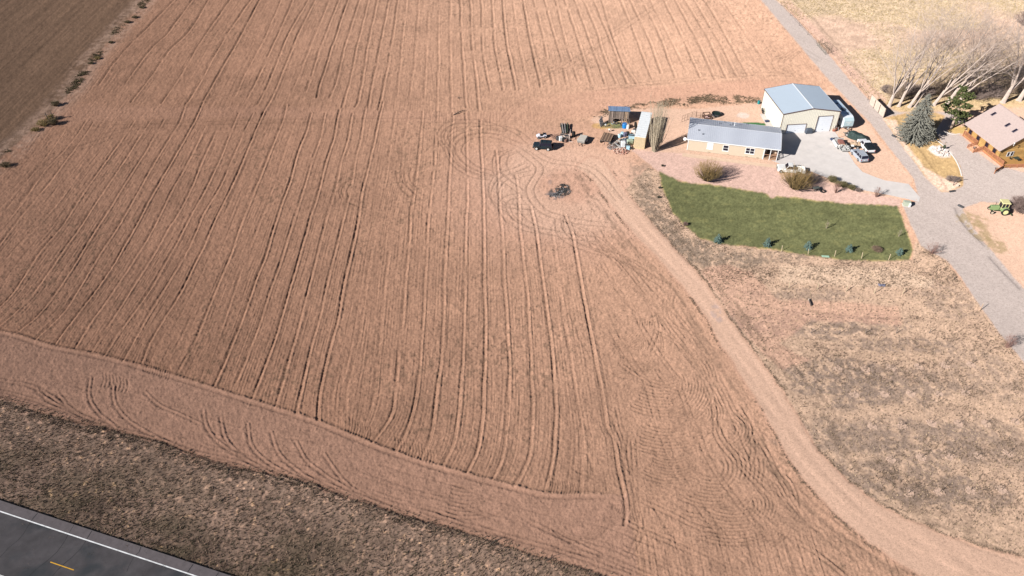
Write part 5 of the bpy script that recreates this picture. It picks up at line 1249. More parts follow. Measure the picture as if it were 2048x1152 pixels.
# scrap trailer at the drive edge with rusty box
a_ = g(1668.5, 287.5); b_ = g(1683, 311); d = b_ - a_; o = thing('scrap_trailer', 'pale grey flat trailer loaded with a rusty box and scrap at the drive edge', 'trailer', (a_.x + 1.0, a_.y + .5, 0), math.atan2(d.y, d.x) )
GY = mat('scrap_grey', (.46, .45, .43), .6, var=.25, scale=2)
mb = MB(); mb.box(0, -1.0, .5, 4.6, 1.0, .62); mb.box(0, -1.05, .62, 4.6, -1.0, .85); mb.box(0, 1.0, .62, 4.6, 1.05, .85); mb.box(0, -1.0, .62, .06, 1.0, 1.2); mb.build('deck', GY, o)
mb = MB(); mb.prism([(-.2, .3), (0, .85), (2.3, .9), (2.5, .3)], -1.35, -1.07); mb.build('fender', WHITE, o, bevel=.04)
for x in (1.9, 2.8):
    for s in (-1, 1): wheel(o, x, s * .93 , .36, .2, s)
mb = MB(); mb.box(.5, -.5, .62, 2.2, .55, 1.2); mb.build('rusty_box', mat('rust', (.20, .085, .07), .8, var=.3, scale=3), o, bevel=.03)
mb = MB(); mb.box(2.3, -.6, .62, 2.7, .6, 1.0); mb.cyl((2.9, -.8, .8), .16, 1.5, 10, 'y'); mb.build('wood_crate', mat('crate_tan', (.40, .27, .19), .8, var=.3), o)
mb = MB(); random.seed(3)
for i in range(16): x = random.uniform(2.6, 4.4); y = random.uniform(-.85, .85); mb.cbox((x, y, .75 + random.uniform(0, .3)), (random.uniform(.2, .8), random.uniform(.1, .5), random.uniform(.1, .35)), random.uniform(0, 3), random.uniform(-.4, .4))
mb.build('scrap_metal', GY, o)
mb = MB(); mb.bar((-1.3, 0, .5), (.1, -.7, .55), .09); mb.bar((-1.3, 0, .5), (.1, .7, .55), .09); mb.build('hitch', mat('hitch_dark'), o)

# pale green tractor
lo, rz = align((1981, 428.5), (2009.5, 430.3), .45, 2.75, 1.95)
tk = thing('farm_tractor', 'faded green tractor with cream cab roof parked beside the gravel drive', 'tractor', lo, rz)
GR = paint('tractor_green', (.25, .34, .15), .45); CRT = paint('tractor_cream', (.72, .66, .33), .45)
mb = MB(); mb.prism([(0, .75), (.05, 1.45), (.2, 1.52), (1.7, 1.62), (1.7, .8), (.9, .62)], -.33, .33); mb.build('bonnet', GR, tk, bevel=.05)
mb = MB(); mb.box(.6, -.25, .55, 3.1, .25, .85); mb.box(1.7, -.45, .75, 3.0, .45, 1.25); mb.build('chassis', mat('tractor_dark', (.07, .10, .05), .6), tk)
mb = MB(); mb.box(1.75, -.75, .95, 3.15, .75, 1.35); mb.build('cab_floor', GR, tk)
mb = MB()
for x in (1.8, 3.1):
    for y in (-.68, .68): mb.bar((x, y, 1.35), (x + (.05 if x < 2 else -.02), y * .95, 2.55), .08)
for s in (-1, 1): mb.bar((2.45, s * .68, 1.35), (2.45, s * .65, 2.55), .07); mb.bar((1.8, s * .68, 1.38), (3.1, s * .68, 1.38), .06)
mb.build('cab_frame', CRT, tk)
mb = MB(); mb.box(1.86, -.66, 1.42, 3.05, -.64, 2.5); mb.box(1.86, .64, 1.42, 3.05, .66, 2.5); mb.box(1.84, -.6, 1.42, 1.86, .6, 2.5); mb.box(3.06, -.6, 1.42, 3.08, .6, 2.5); mb.build('cab_glass', GLASS, tk)
mb = MB(); mb.loft([[(1.62, -.86, 2.55), (3.3, -.86, 2.55), (3.3, .86, 2.55), (1.62, .86, 2.55)], [(1.68, -.8, 2.68), (3.24, -.8, 2.68), (3.24, .8, 2.68), (1.68, .8, 2.68)]]); mb.build('cab_roof', CRT, tk, bevel=.04)
for s in (-1, 1):
    mb = MB(); mb.prism([(1.95, .9), (2.1, 1.5), (2.45, 1.72), (2.9, 1.72), (3.3, 1.5), (3.25, 1.45), (2.85, 1.62), (2.5, 1.62), (2.18, 1.43), (2.03, .9)], s * .7, s * 1.1); mb.build('mudguard', GR, tk)
    wheel(tk, 2.75, s * .95, .78, .42, s, CRT); wheel(tk, .45, s * .82, .38, .2, s, mat('rim_pink', (.62, .50, .38), .5))
mb = MB(); mb.bar((.45, -.8, .42), (.45, .8, .42), .12); mb.build('front_axle', mat('tractor_dark'), tk)
mb = MB(); mb.cyl((1.0, .2, 1.5), .05, .8, 8); mb.build('exhaust', BLACK, tk); mb = MB(); mb.cbox((.0, 0, 1.15), (.04, .5, .5)); mb.build('grille', mat('tractor_dark'), tk)
mb = MB(); mb.bar((3.1, -.4, .6), (4.1, -.5, .35), .1); mb.bar((3.1, .4, .6), (4.1, .3, .35), .1); mb.bar((4.1, -1.2, .25), (4.1, .9, .3), .16); mb.build('rear_blade', mat('tractor_dark'), tk)
mb = MB(); mb.box(2.5, -.25, 1.35, 2.9, .25, 1.5); mb.box(2.85, -.25, 1.5, 2.93, .25, 1.95); mb.build('seat', BLACK, tk)

# ================================================================ YARD CLUTTER
DK = mat('scrap_dark', (.06, .06, .065), .7, var=.4, scale=3); SB = mat('scrap_blue', (.20, .33, .42), .6, var=.2, scale=2); LB = mat('pale_blue_metal', (.40, .58, .66), .5, var=.12)
# slatted brown wagon
a_ = g(1200, 287); b_ = g(1218.5, 290); d = b_ - a_; wg = thing('slatted_wagon', 'brown slatted hay wagon left of the scrap heap', 'wagon', (a_.x, a_.y, 0), math.atan2(d.y, d.x))
mb = MB()
for i in range(11): mb.mi = i % 3; x = i * .215; mb.box(x, -.1, .95, x + .19, 3.5, 1.02)
mb.build('deck_slats', [mat('slat_brown', (.15, .095, .065), .85, var=.2, scale=2), mat('slat_tan', (.24, .16, .11), .85, var=.2, scale=2), mat('slat_dark', (.10, .065, .05), .85, var=.2)], wg)
mb = MB(); mb.box(0, 0, .8, 2.3, .12, .94); mb.box(0, 3.2, .8, 2.3, 3.32, .94); mb.box(.4, .1, .7, .55, 3.3, .8); mb.box(1.8, .1, .7, 1.95, 3.3, .8); mb.bar((1.15, -1.1, .5), (1.15, 0, .75), .1); mb.build('frame', DK, wg)
for x in (.05, 2.25):
    for y in (.5, 2.7): mb = MB(); mb.ring((x, y, .4), .4, .24, .15, 16, 'x'); mb.cyl((x - .08, y, .4), .24, .16, 10, 'x'); mb.build('wheel', TYRE, wg)
# grey topped trailer by the pipe stack
a_ = g(1154, 289); b_ = g(1168, 290.5); d = b_ - a_; gt = thing('grey_box_trailer', 'low trailer with flat pale grey cover beside the pipe stack', 'trailer', (a_.x, a_.y, 0), math.atan2(d.y, d.x) - .15)
mb = MB(); mb.box(0, 0, .5, 1.7, 2.7, 1.05); mb.build('box', mat('trailer_box', (.24, .22, .20), .7, var=.2), gt, bevel=.04)
mb = MB(); mb.loft([[(-.06, -.06, 1.05), (1.76, -.06, 1.05), (1.76, 2.76, 1.05), (-.06, 2.76, 1.05)], [(.05, .05, 1.18), (1.65, .05, 1.18), (1.65, 2.65, 1.18), (.05, 2.65, 1.18)]]); mb.build('cover', mat('cover_grey', (.40, .37, .33), .8, var=.1), gt)
for x in (-.15, 1.85): mb = MB(); mb.ring((x, 1.3, .36), .36, .22, .13, 16, 'x'); mb.cyl((x - .08, 1.3, .36), .2, .16, 10, 'x'); mb.build('wheel', TYRE, gt); mb = MB(); mb.prism([(.8, .6), (.95, .85), (1.65, .85), (1.8, .6)], x - .15, x + .15, 'x'); mb.build('fender', mat('cover_grey'), gt)
mb = MB(); mb.bar((.3, 0, .55), (.85, -1.2, .5), .08); mb.bar((1.4, 0, .55), (.85, -1.2, .5), .08); mb.build('hitch', DK, gt)
# pipe stack: each pipe a thing
PI_M = [mat('pipe_dark', (.05, .06, .055), .6, var=.3), mat('pipe_grey', (.28, .25, .24), .5, var=.2), mat('pipe_green', (.06, .08, .05), .6, var=.3)]
labs = ['leftmost dark steel beam of the stack behind the scrap', 'second grey pipe from the left in the stack', 'middle dark pipe of the stack', 'pale grey pipe right of the middle of the stack', 'fifth dark pipe from the left in the stack', 'rightmost greenish beam of the stack']
for i, (x0, x1) in enumerate([(1121.5, 1125), (1124.3, 1127), (1126.8, 1129), (1129.6, 1131), (1132, 1132.6), (1135, 1134)]):
    a_ = g(x1, 265.5, .5); b_ = g(x0, 247, .5); d = b_ - a_; o = thing('steel_pipe', labs[i], 'pipe', (a_.x, a_.y, .3 + .16 * (i % 2)), math.atan2(d.y, d.x), 'pipes stacked behind the scrap')
    mb = MB(); l = d.length
    if i in (0, 5): mb.box(0, -.12, 0, l, .12, .04); mb.box(0, -.02, .04, l, .02, .24); mb.box(0, -.12, .24, l, .12, .28)
    else: mb.tube([(0, 0, .1), (l, 0, .1)], .12, 10); 
    mb.build('pipe', PI_M[[0, 1, 0, 1, 0, 2][i]], o)
    mb = MB(); mb.box(l * .1, -.2, -.3 - .16 * (i % 2), l * .1 + .12, .2, 0); mb.box(l * .85, -.2, -.3 - .16 * (i % 2), l * .85 + .12, .2, 0); mb.build('bearer', woods[2], o)
# pale ladder frame
a_ = g(1138, 283.5); o = thing('ladder_frame', 'pale upright ladder frame between the pipes and grey trailer', 'frame', (a_.x, a_.y, 0), R(80))
mb = MB(); WF = mat('frame_white', (.58, .48, .43), .6); 
for x in (0, 1.1, 2.4): mb.box(x, -.03, 0, x + .07, .03, 1.9 if x < 2 else 1.3)
mb.bar((0, 0, 1.85), (2.45, 0, 1.85), .08); mb.bar((0, 0, 1.0), (2.45, 0, 1.0), .07); mb.bar((0, 0, .35), (2.45, 0, .35), .07); mb.box(-.05, -.9, 0, .05, .9, .08); mb.build('frame', WF, o)
# scrap implement and odds beside it
a_ = g(1107, 281); o = thing('harrow', 'rusty tangled harrow at the left of the first scrap row', 'implement', (a_.x, a_.y, 0), R(20))
mb = MB(); RU = mat('rust_brown', (.22, .13, .10), .85, var=.3, scale=4)
for i in range(4): mb.bar((0, i * .5, .45), (2.0, i * .5 + .1, .5), .08)
for i in range(5): mb.bar((i * .48, -.1, .5), (i * .48, 1.8, .45), .07)
mb.build('frame', RU, o); mb = MB()
for i in range(5):
    for j in range(4): mb.tube([(i * .48, j * .5, .45), (i * .48 + .1, j * .5, .2), (i * .48 - .05, j * .5, 0)], [.035, .03, .015], 5)
mb.build('tooth', DK, o)
def appliance(px, size, rz, label, m, z=0, cat='appliance', name='appliance', lie=False, group=None):
    p = g(*px); o = thing(name, label, cat, (p.x, p.y, z), rz, group); w, d, h = size
    mb = MB(); mb.box(-w / 2, -d / 2, 0, w / 2, d / 2, h); mb.build('body', m, o, bevel=.04)
    mb = MB(); mb.box(-w / 2 + .03, -d / 2 - .03, .08, w / 2 - .03, -d / 2 - .001, h - .03); dr = mb.build('door', m, o, bevel=.01); mb = MB(); mb.bar((w / 2 - .12, -d / 2 - .06, h * .4), (w / 2 - .12, -d / 2 - .06, h * .7), .03); mb.build('handle', DK, dr); return o
def crate(px, size, rz, label, m, z=0, cat='crate', name='crate'):
    p = g(*px); o = thing(name, label, cat, (p.x, p.y, z), rz); w, d, h = size; mb = MB()
    for i in range(3): zz_ = h * i / 3; mb.box(-w / 2, -d / 2, zz_, w / 2, -d / 2 + .03, zz_ + h * .26); mb.box(-w / 2, d / 2 - .03, zz_, w / 2, d / 2, zz_ + h * .26); mb.box(-w / 2, -d / 2 + .03, zz_, -w / 2 + .03, d / 2 - .03, zz_ + h * .26); mb.box(w / 2 - .03, -d / 2 + .03, zz_, w / 2, d / 2 - .03, zz_ + h * .26)
    mb.build('slats', m, o); mb = MB(); mb.box(-w / 2 + .04, -d / 2 + .04, .02, w / 2 - .04, d / 2 - .04, h * .8); mb.build('contents', DK, o); return o
appliance((1121, 281), (.7, .7, 1.0), .3, 'white washing machine in the first scrap row', WHITE); barrel((1127.5, 283), 'black oil drum in the first scrap row', BLACK, .42, .8)
barrel((1131, 284), 'rusty brown drum right of the black oil drum', RU, .35, .7); barrel((1115, 280), 'dark drum beside the rusty harrow', DK, .35, .85)
crate((1133, 277), (1.2, .9, .9), .4, 'pale wooden crate below the pipe stack', mat('crate_pale', (.45, .37, .32), .8, var=.3)); crate((1125, 273), (1.1, .8, .6), -.2, 'grey broken crate behind the white washing machine', woods[3])
barrel((1147, 273), 'black water drum standing behind the grey covered trailer', BLACK, .4, 1.2)
# heap beside the container
barrel((1244.3, 271.5), 'pale blue drum at the back left of the container heap', LB, .4, .9); barrel((1239, 275), 'pale blue drum lowest at the left of the container heap', LB, .34, .8)
barrel((1237.5, 273), 'small white drum at the left edge of the container heap', WHITE, .25, .6); barrel((1255, 271), 'black drum at the back of the container heap', BLACK, .42, .9)
appliance((1249.5, 272.5), (.8, .7, .9), .5, 'purple grey cabinet behind the container heap', mat('cabinet_plum', (.16, .15, .22), .6)); crate((1265, 276), (1.9, .8, .8), -.25, 'blue slatted crate against the container wall', SB)
appliance((1263, 280.5), (1.3, .9, .8), -.25, 'pale blue chest freezer against the container wall', LB); appliance((1259.5, 287), (1.2, 1.0, 1.0), .3, 'sage green machine housing beside the container', mat('sage', (.36, .43, .33), .6, var=.2))
appliance((1245.5, 294.5), (.85, .8, 1.5), .15, 'tall white refrigerator at the front of the container heap', WHITE); appliance((1250, 292.5), (.7, .7, 1.2), -.1, 'shorter white stove right of the tall refrigerator', WHITE)
appliance((1256, 298.5), (.8, .7, .75), -.2, 'pale blue cabinet at the front right of the container heap', LB); crate((1243, 285), (1.1, .9, .7), .9, 'grey crate in the middle of the container heap', GY)
crate((1250, 283), (1.2, .9, .6), -.5, 'plum grey crate in the middle of the container heap', mat('cabinet_plum')); crate((1256, 281), (1.0, .8, .7), .2, 'dark crate beside the pale blue chest freezer', DK)
appliance((1266.5, 267), (.8, .6, .8), .1, 'black and white stove by the container wall', WHITE); appliance((1269, 264.5), (.7, .6, .9), .1, 'black cabinet behind the black and white stove', DK)
for (px, rz, lab) in [((1272.5, 256), R(75), 'black tractor tyre leaning on the container wall')]:
    wheel_thing('tractor_tyre', lab, 'tyre', px, .75, .4, 'y', rz, hub=DK, tilt=R(-15))
for i, (px, rz, l, lab, m_) in enumerate([((1233, 284), 1.0, 2.4, 'pale plank lying across the brush of the container heap', PALE), ((1236, 291), -.9, 2.2, 'grey plank at the foot of the container heap', GY), ((1252, 278), .4, 2.0, 'blue board on top of the container heap', SB), ((1239, 281), 1.9, 1.8, 'pale grey board leaning in the container heap', GY), ((1259, 293), -1.2, 1.8, 'dark board between the sage machine and pale blue cabinet', DK)]):
    p = g(*px, .6); o = thing('plank', lab, 'plank', (p.x, p.y, .55), rz); mb = MB(); mb.cbox((0, 0, 0), (l, .22, .05), 0, R(14)); mb.cbox((0, .3, -.05), (l * .8, .2, .04), .1, R(8)); mb.build('board', m_, o); mb = MB(); mb.bar((-l * .3, .1, -.55), (-l * .3, .1, 0), .07); mb.build('prop', DK, o)
def pile(name, label, cat, px, rx, ry, h, n, sz, mats_, seed, kind=None, stick=False, sl_=1.0):
    random.seed(seed); p = g(*px); mb = MB()
    for i in range(n):
        a = random.uniform(0, 2 * PI); r = math.sqrt(random.random()); x = rx * r * math.cos(a); y = ry * r * math.sin(a); z = h * (1 - r) * random.random(); mb.mi = random.randrange(len(mats_))
        if stick:
            d = Vector((random.uniform(-1, 1), random.uniform(-1, 1), random.uniform(-.25, .35))).normalized() * random.uniform(.5, 1.6) * sl_; mb.bar((x - d.x / 2, y - d.y / 2, max(.03, z - d.z / 2)), (x + d.x / 2, y + d.y / 2, max(.04, z + d.z / 2)), random.uniform(.03, .09))
        else: s = random.uniform(*sz); mb.cbox((x, y, z + s * .3), (s, s * random.uniform(.6, 1), s * random.uniform(.4, .8)), random.uniform(0, 3), random.uniform(-.5, .5), random.uniform(-.5, .5))
    o = mb.build(name, mats_, None, loc=(p.x, p.y, 0)); tag(o, label, cat, kind=kind); return o
pile('scrap_wood', 'heap of grey weathered sticks and posts left of the white refrigerator', 'wood pile', (1228, 292), 1.6, 2.0, 1.0, 90, None, [woods[0], GY, mat('stick_plum', (.22, .18, .20), .8, var=.2)], 4, stick=True)
pile('brick_rubble', 'spread of broken reddish brick in front of the container heap', 'rubble', (1241, 302), 1.9, 1.6, .35, 150, (.12, .35), [mat('brick_pink', (.50, .27, .20), .9, var=.2), mat('brick_dark', (.26, .13, .10), .9, var=.2), mat('brick_pale', (.58, .42, .34), .9)], 6)
pile('burnt_debris', 'charred sticks and ash in the burn pit', 'burnt debris', (1126, 380), 1.7, 2.2, .12, 110, None, [BLACK, mat('char', (.05, .05, .05), .9), mat('ash_grey', (.25, .24, .24), .9)], 8, stick=True, sl_=.45)
pile('burnt_scraps', 'smaller charred heap at the lower left of the burn pit', 'burnt debris', (1109, 391), 1.3, .9, .08, 45, None, [mat('char'), mat('ash_grey')], 9, stick=True, sl_=.4)
pile('field_stones', 'white landscaping stones on the tan lawn', 'stones', (1880, 303), 2.0, 2.2, .45, 120, (.18, .5), [mat('white_stone', (.66, .60, .57), .8, var=.12), mat('pale_stone', (.55, .47, .43), .8, var=.15)], 10)
for (px, lab) in [((935, 291), None)]: pass
# burnt things done; pit tyres beside the second willow
wheel_thing('old_tyre', 'black tyre lying flat beside the second round shrub', 'tyre', (1645.5, 383), .62, .24, 'z', 0, lay=True)
p = g(1631, 380.5); o = thing('garden_cart', 'small dark garden cart under the second round shrub', 'cart', (p.x, p.y, 0), .3)
mb = MB(); mb.prism([(-.6, .45), (-.7, .75), (.7, .75), (.6, .45)], -.35, .35); mb.build('tray', mat('cart_grey', (.14, .15, .13), .6), o, bevel=.03); [wheel(o, x, y, .22, .1, 1) for x in (-.4, .4) for y in (-.38, .38)]
mb = MB(); mb.bar((-.7, 0, .5), (-1.3, 0, .8), .04); mb.build('handle', BLACK, o)
# corral panels and bench behind the home
RP = mat('rusty_pipe', (.13, .075, .055), .7, var=.2)
def panel(px0, px1, label, h=1.5, bars=6, m=RP, zoff=0, group=None, posts=True):
    a = g(*px0); b = g(*px1); d = b - a; o = thing('cattle_panel', label, 'livestock panel', (a.x, a.y, 0), math.atan2(d.y, d.x), group); l = d.length
    mb = MB(); [mb.tube([(0, 0, h * (i + 1) / bars), (l, 0, h * (i + 1) / bars)], .025, 5) for i in range(bars)]; mb.build('rail', m, o)
    mb = MB(); [mb.tube([(x, 0, 0), (x, 0, h)], .035, 6) for x in (0, l / 2, l)]; mb.build('post', m, o); return o
panel((1363.5, 244), (1374, 239.5), 'rusty pipe frame left of the corral behind the home', 1.6, 2); panel((1374, 239.5), (1392, 233), 'rusty corral panel slanting behind the home roof', 1.5, 4)
panel((1392, 236.5), (1408, 236), 'rusty corral panel beside the square feeder', 1.5, 4); panel((1399, 240.5), (1409, 240), 'dark corral panel nearest the home roof', 1.2, 4)
p = g(1413, 236.5); o = thing('square_feeder', 'square rusty feeder frame at the end of the corral', 'feeder', (p.x, p.y, 0), .1); mb = MB()
for x, y in ((-.8, -.8), (.8, -.8), (.8, .8), (-.8, .8)): mb.bar((x, y, 0), (x, y, 1.2), .12)
for z in (.4, 1.15):
    for (a, b) in (((-.8, -.8), (.8, -.8)), ((.8, -.8), (.8, .8)), ((.8, .8), (-.8, .8)), ((-.8, .8), (-.8, -.8))): mb.bar((*a, z), (*b, z), .14)
mb.build('frame', RP, o); mb = MB(); mb.box(-.6, -.6, .1, .6, .6, .35); mb.build('pan', mat('cushion_pink', (.5, .33, .29)), o)
p = g(1432.5, 230.5); o = thing('water_trough', 'dark round water trough behind the home', 'trough', (p.x, p.y, 0)); mb = MB(); mb.tube([(0, 0, 0), (0, 0, .6)], 1.1, 20, cap=False); mb.tube([(0, 0, .55), (0, 0, .62)], 1.14, 20, cap=False); mb.build('rim', DK, o); mb = MB(); mb.cyl((0, 0, .02), 1.08, .42, 20); mb.build('water', mat('trough_water', (.02, .03, .02), .1), o)
panel((1634, 92), (1650, 110), 'long green cattle panel of the loading chute in the pasture', 1.6, 6, mat('panel_green', (.10, .11, .07), .6)); panel((1643, 88), (1662, 105), 'second green cattle panel parallel across the chute', 1.6, 6, mat('panel_green')); panel((1650, 110), (1662, 105), 'short gate closing the near end of the chute', 1.5, 5, mat('panel_green')); panel((1634, 92), (1643, 88), 'short gate closing the far end of the chute', 1.5, 5, mat('panel_green'))
# green electrical box and meter at the drive mouth
p = g(1812, 411); o = thing('transformer_box', 'pale sage transformer box where the drive meets the lane', 'utility box', (p.x, p.y, .04), R(-10)); SG = mat('sage_box', (.42, .46, .36), .5, var=.06)
mb = MB(); mb.box(-.75, -.6, 0, .75, .6, .12); mb.build('pad', mat('concrete_pad', (.5, .46, .42), .8), o); mb = MB(); mb.prism([(-.55, .12), (.55, .12), (.55, .85), (.35, 1.0), (-.55, 1.0)], -.65, .65, 'x'); bd = mb.build('cabinet', SG, o, bevel=.03); mb = MB(); mb.box(-.5, -.58, .2, .5, -.56, .8); mb.build('door', SG, bd)
p = g(1818, 414); o = thing('white_pedestal', 'small white utility pedestal beside the sage transformer box', 'utility box', (p.x, p.y, .04)); mb = MB(); mb.prism([(-.2, 0), (.2, 0), (.2, .8), (0, .95), (-.2, .8)], -.2, .2); mb.build('body', WHITE, o, bevel=.02); mb = MB(); mb.box(-.14, -.22, .15, .14, -.2, .7); mb.build('door', WHITE, o)
# blue tarp scrap in the orchard, irrigation gate, hose box
p = g(1763, 572); o = thing('tarp_scrap', 'crumpled blue-grey tarp lying in the orchard', 'tarp', (p.x, p.y, 0)); mb = MB(); random.seed(12); n = 7; vs = [((i - 3) * .19 + random.uniform(-.08, .08), (j - 2) * .16 + random.uniform(-.1, .1), .06 + random.uniform(0, .25)) for j in range(5) for i in range(n)]; mb.add(vs, [(j * n + i, j * n + i + 1, (j + 1) * n + i + 1, (j + 1) * n + i) for j in range(4) for i in range(n - 1)]); mb.build('sheet', mat('tarp_blue', (.17, .17, .23), .6, var=.2), o)
a_ = g(1617, 600); b_ = g(1622, 614); d = b_ - a_; o = thing('headgate_board', 'thick dark board standing in a ditch at the left of the tilled strip', 'headgate', (a_.x, a_.y, 0), math.atan2(d.y, d.x)); mb = MB(); mb.box(0, -.04, 0, d.length * .9, .04, .38); mb.build('board', woods[2], o, bevel=.02); mb = MB(); mb.box(.1, -.10, 0, .22, -.05, .5); mb.build('stake', PALE, o)
p = g(1651, 513); o = thing('valve_cover', 'mint green valve box lid at the lawn edge', 'valve box', (p.x, p.y, 0), -.1); mb = MB(); mb.box(-.65, -.22, 0, .65, .22, .1); mb.build('lid', mat('mint', (.38, .56, .42), .5), o, bevel=.02); mb = MB(); mb.box(-.7, -.27, 0, .7, .27, .05); mb.build('rim', mat('mint_dark', (.25, .36, .28), .5), o)
# culvert mouths along the neighbour lane
for (px, rz, lab) in [((1792, 275), 2.2, 'dark culvert pipe mouth beside the big blue spruce'), ((1899, 384), .2, 'dark culvert pipe mouth at the tip of the tan lawn'), ((1926, 416), 2.2, 'dark culvert pipe mouth across the drive from the tan lawn')]:
    p = g(*px); o = thing('culvert_pipe', lab, 'culvert', (p.x, p.y, 0), rz); mb = MB(); mb.tube([(0, 0, .12), (1.1, 0, .14)], .22, 12); mb.build('pipe', DK, o); mb = MB(); mb.ring((0, 0, .12), .25, .08, .05, 12, 'x'); mb.build('collar', DK, o)
# bent pipe sign by the tan lawn
a_ = g(1906, 371); o = thing('bent_pole', 'dark bent pole leaning over the tip of the tan lawn', 'pole', (a_.x, a_.y, 0), .4); mb = MB(); mb.tube([(0, 0, 0), (.5, .2, 1.0), (1.6, .3, 1.4), (2.3, 0, 1.3)], .06, 6); mb.build('pole', DK, o); mb = MB(); mb.ell((.6, -.6, .2), (.3, .25, .25), 8, 5, .15); mb.build('base_stone', PALE, o)
p = g(1886, 300); o = thing('garden_windmill', 'dark garden ornament on a post among the white stones', 'ornament', (p.x, p.y, 0)); mb = MB(); mb.cyl((0, 0, 0), .05, 1.9, 6); mb.build('post', woods[1], o); mb = MB(); mb.ell((0, 0, .7), (.35, .3, .6), 8, 6, .2); mb.build('evergreen', mat('ornament_green', (.05, .06, .035), .9, var=.4), o); mb = MB(); [mb.bar((0, 0, 1.85), (.35 * math.cos(t), 0, 1.85 + .35 * math.sin(t)), .08, .02) for t in (0.3, 1.9, 3.4, 5.0)]; mb.build('vane', DK, o)
# ================================================================ TREES AND SHRUBS
BARK = mat('pale_bark', (.51, .42, .365), .85, var=.18, scale=1.5, bump=.03, bscale=3)
TWIG = mat('grey_twig', (.47, .375, .32), .9, var=.2, scale=1)
def grow(mt, mc, p, d, l, r, depth, maxd, spread, up, nchild, thr, rnd):
    """a tapering limb with side shoots; thick wood goes to mt, fine wood to mc"""
    n = 4 if depth < 2 else 3; pts = [p]; q = p.copy(); dd = d.copy()
    for i in range(n):
        dd = (dd + Vector((rnd.gauss(0, .12), rnd.gauss(0, .12), rnd.gauss(0, .07) + up))).normalized(); q = q + dd * l / n; pts.append(q.copy())
    rad = [r * (1 - .72 * i / n) for i in range(n + 1)]
    tgt = mt if r > thr else mc
    tgt.tube(pts, rad, 7 if r > .15 else (5 if r > .05 else 3), cap=False)
    if depth >= maxd: return
    for k in range(nchild[min(depth, len(nchild) - 1)]):
        t = rnd.uniform(.28, 1.0); i = min(n - 1, int(t * n)); b = pts[i].lerp(pts[i + 1], t * n - i)
        a = rnd.uniform(0, 2 * PI); s = spread * rnd.uniform(.6, 1.25)
        side = Vector((math.cos(a), math.sin(a), 0)); nd = (dd * math.cos(s) + side * math.sin(s)).normalized()
        grow(mt, mc, b, nd, l * rnd.uniform(.30, .62) * (1.15 - .4 * t), max(.020 if depth < 2 else .013, r * (1 - .7 * t) * .48), depth + 1, maxd, spread, up, nchild, thr, rnd)
def cottonwood(px, h, r, label, seed, limbs=5, trunk=3.5, lean=(0, 0), group='bare cottonwoods in a row behind the log house', tw=1.0):
    rnd = random.Random(seed); p = g(*px); o = thing('cottonwood', label, 'tree', (p.x, p.y, 0), 0, group)
    mt = MB(); mc = MB()
    top = Vector((lean[0] * trunk, lean[1] * trunk, trunk))
    mt.tube([(0, 0, -.1), (.02, 0, .35), tuple(top * .5), tuple(top)], [r * 1.35, r * .92, r * .78, r * .68], 9, cap=False)
    for i in range(limbs):
        a = 2 * PI * i / limbs + rnd.uniform(-.4, .4); s = rnd.uniform(.12, .42)
        d = Vector((math.cos(a) * math.sin(s) + lean[0] * rnd.uniform(.3, 2.6), math.sin(a) * math.sin(s) + lean[1], math.cos(s))).normalized()
        grow(mt, mc, top - Vector((0, 0, rnd.uniform(0, trunk * .35))), d, h * rnd.uniform(.60, .92), r * rnd.uniform(.28, .44), 0, 3, .78, .03, [int(13 * tw), 5, 4], .05, rnd)
    mt.build('trunk', BARK, o, smooth=True, fix=False); mc.build('twigs', TWIG, o, fix=False); return o
CW = [((1778, 213), 19, .50, 'leftmost bare cottonwood beside the board screen'), ((1797.5, 213), 21, .42, 'second bare cottonwood from the board screen'), ((1819, 214.5), 22, .45, 'third bare cottonwood, left behind the big blue spruce'),
      ((1829, 213), 19, .36, 'slim bare cottonwood directly behind the blue spruce top'), ((1868, 210.5), 22, .44, 'bare cottonwood just right of the blue spruce'), ((1892, 210), 22, .50, 'bare cottonwood between the blue spruce and the green pine'),
      ((1916, 208.5), 21, .45, 'bare cottonwood behind the green pine'), ((2006, 205), 23, .60, 'thick forked bare cottonwood at the left ridge end of the log house roof'), ((2038, 201), 22, .62, 'bare cottonwood farthest right behind the log house ridge')]
for i, (px, h, r, lab) in enumerate(CW): cottonwood(px, h, r, lab, 40 + i, 5 if i != 3 else 3, 3.2 + (i % 3) * .7, ([.03, .14, .26, .30, .34, .30, .22, .12, .20][i], .03 * ((i * 3) % 5 - 2)))
BRB = mat('brush_purple', (.26, .20, .175), .9, var=.25, scale=1.5)
BRT = mat('brush_tan', (.36, .27, .20), .9, var=.25, scale=1.5)
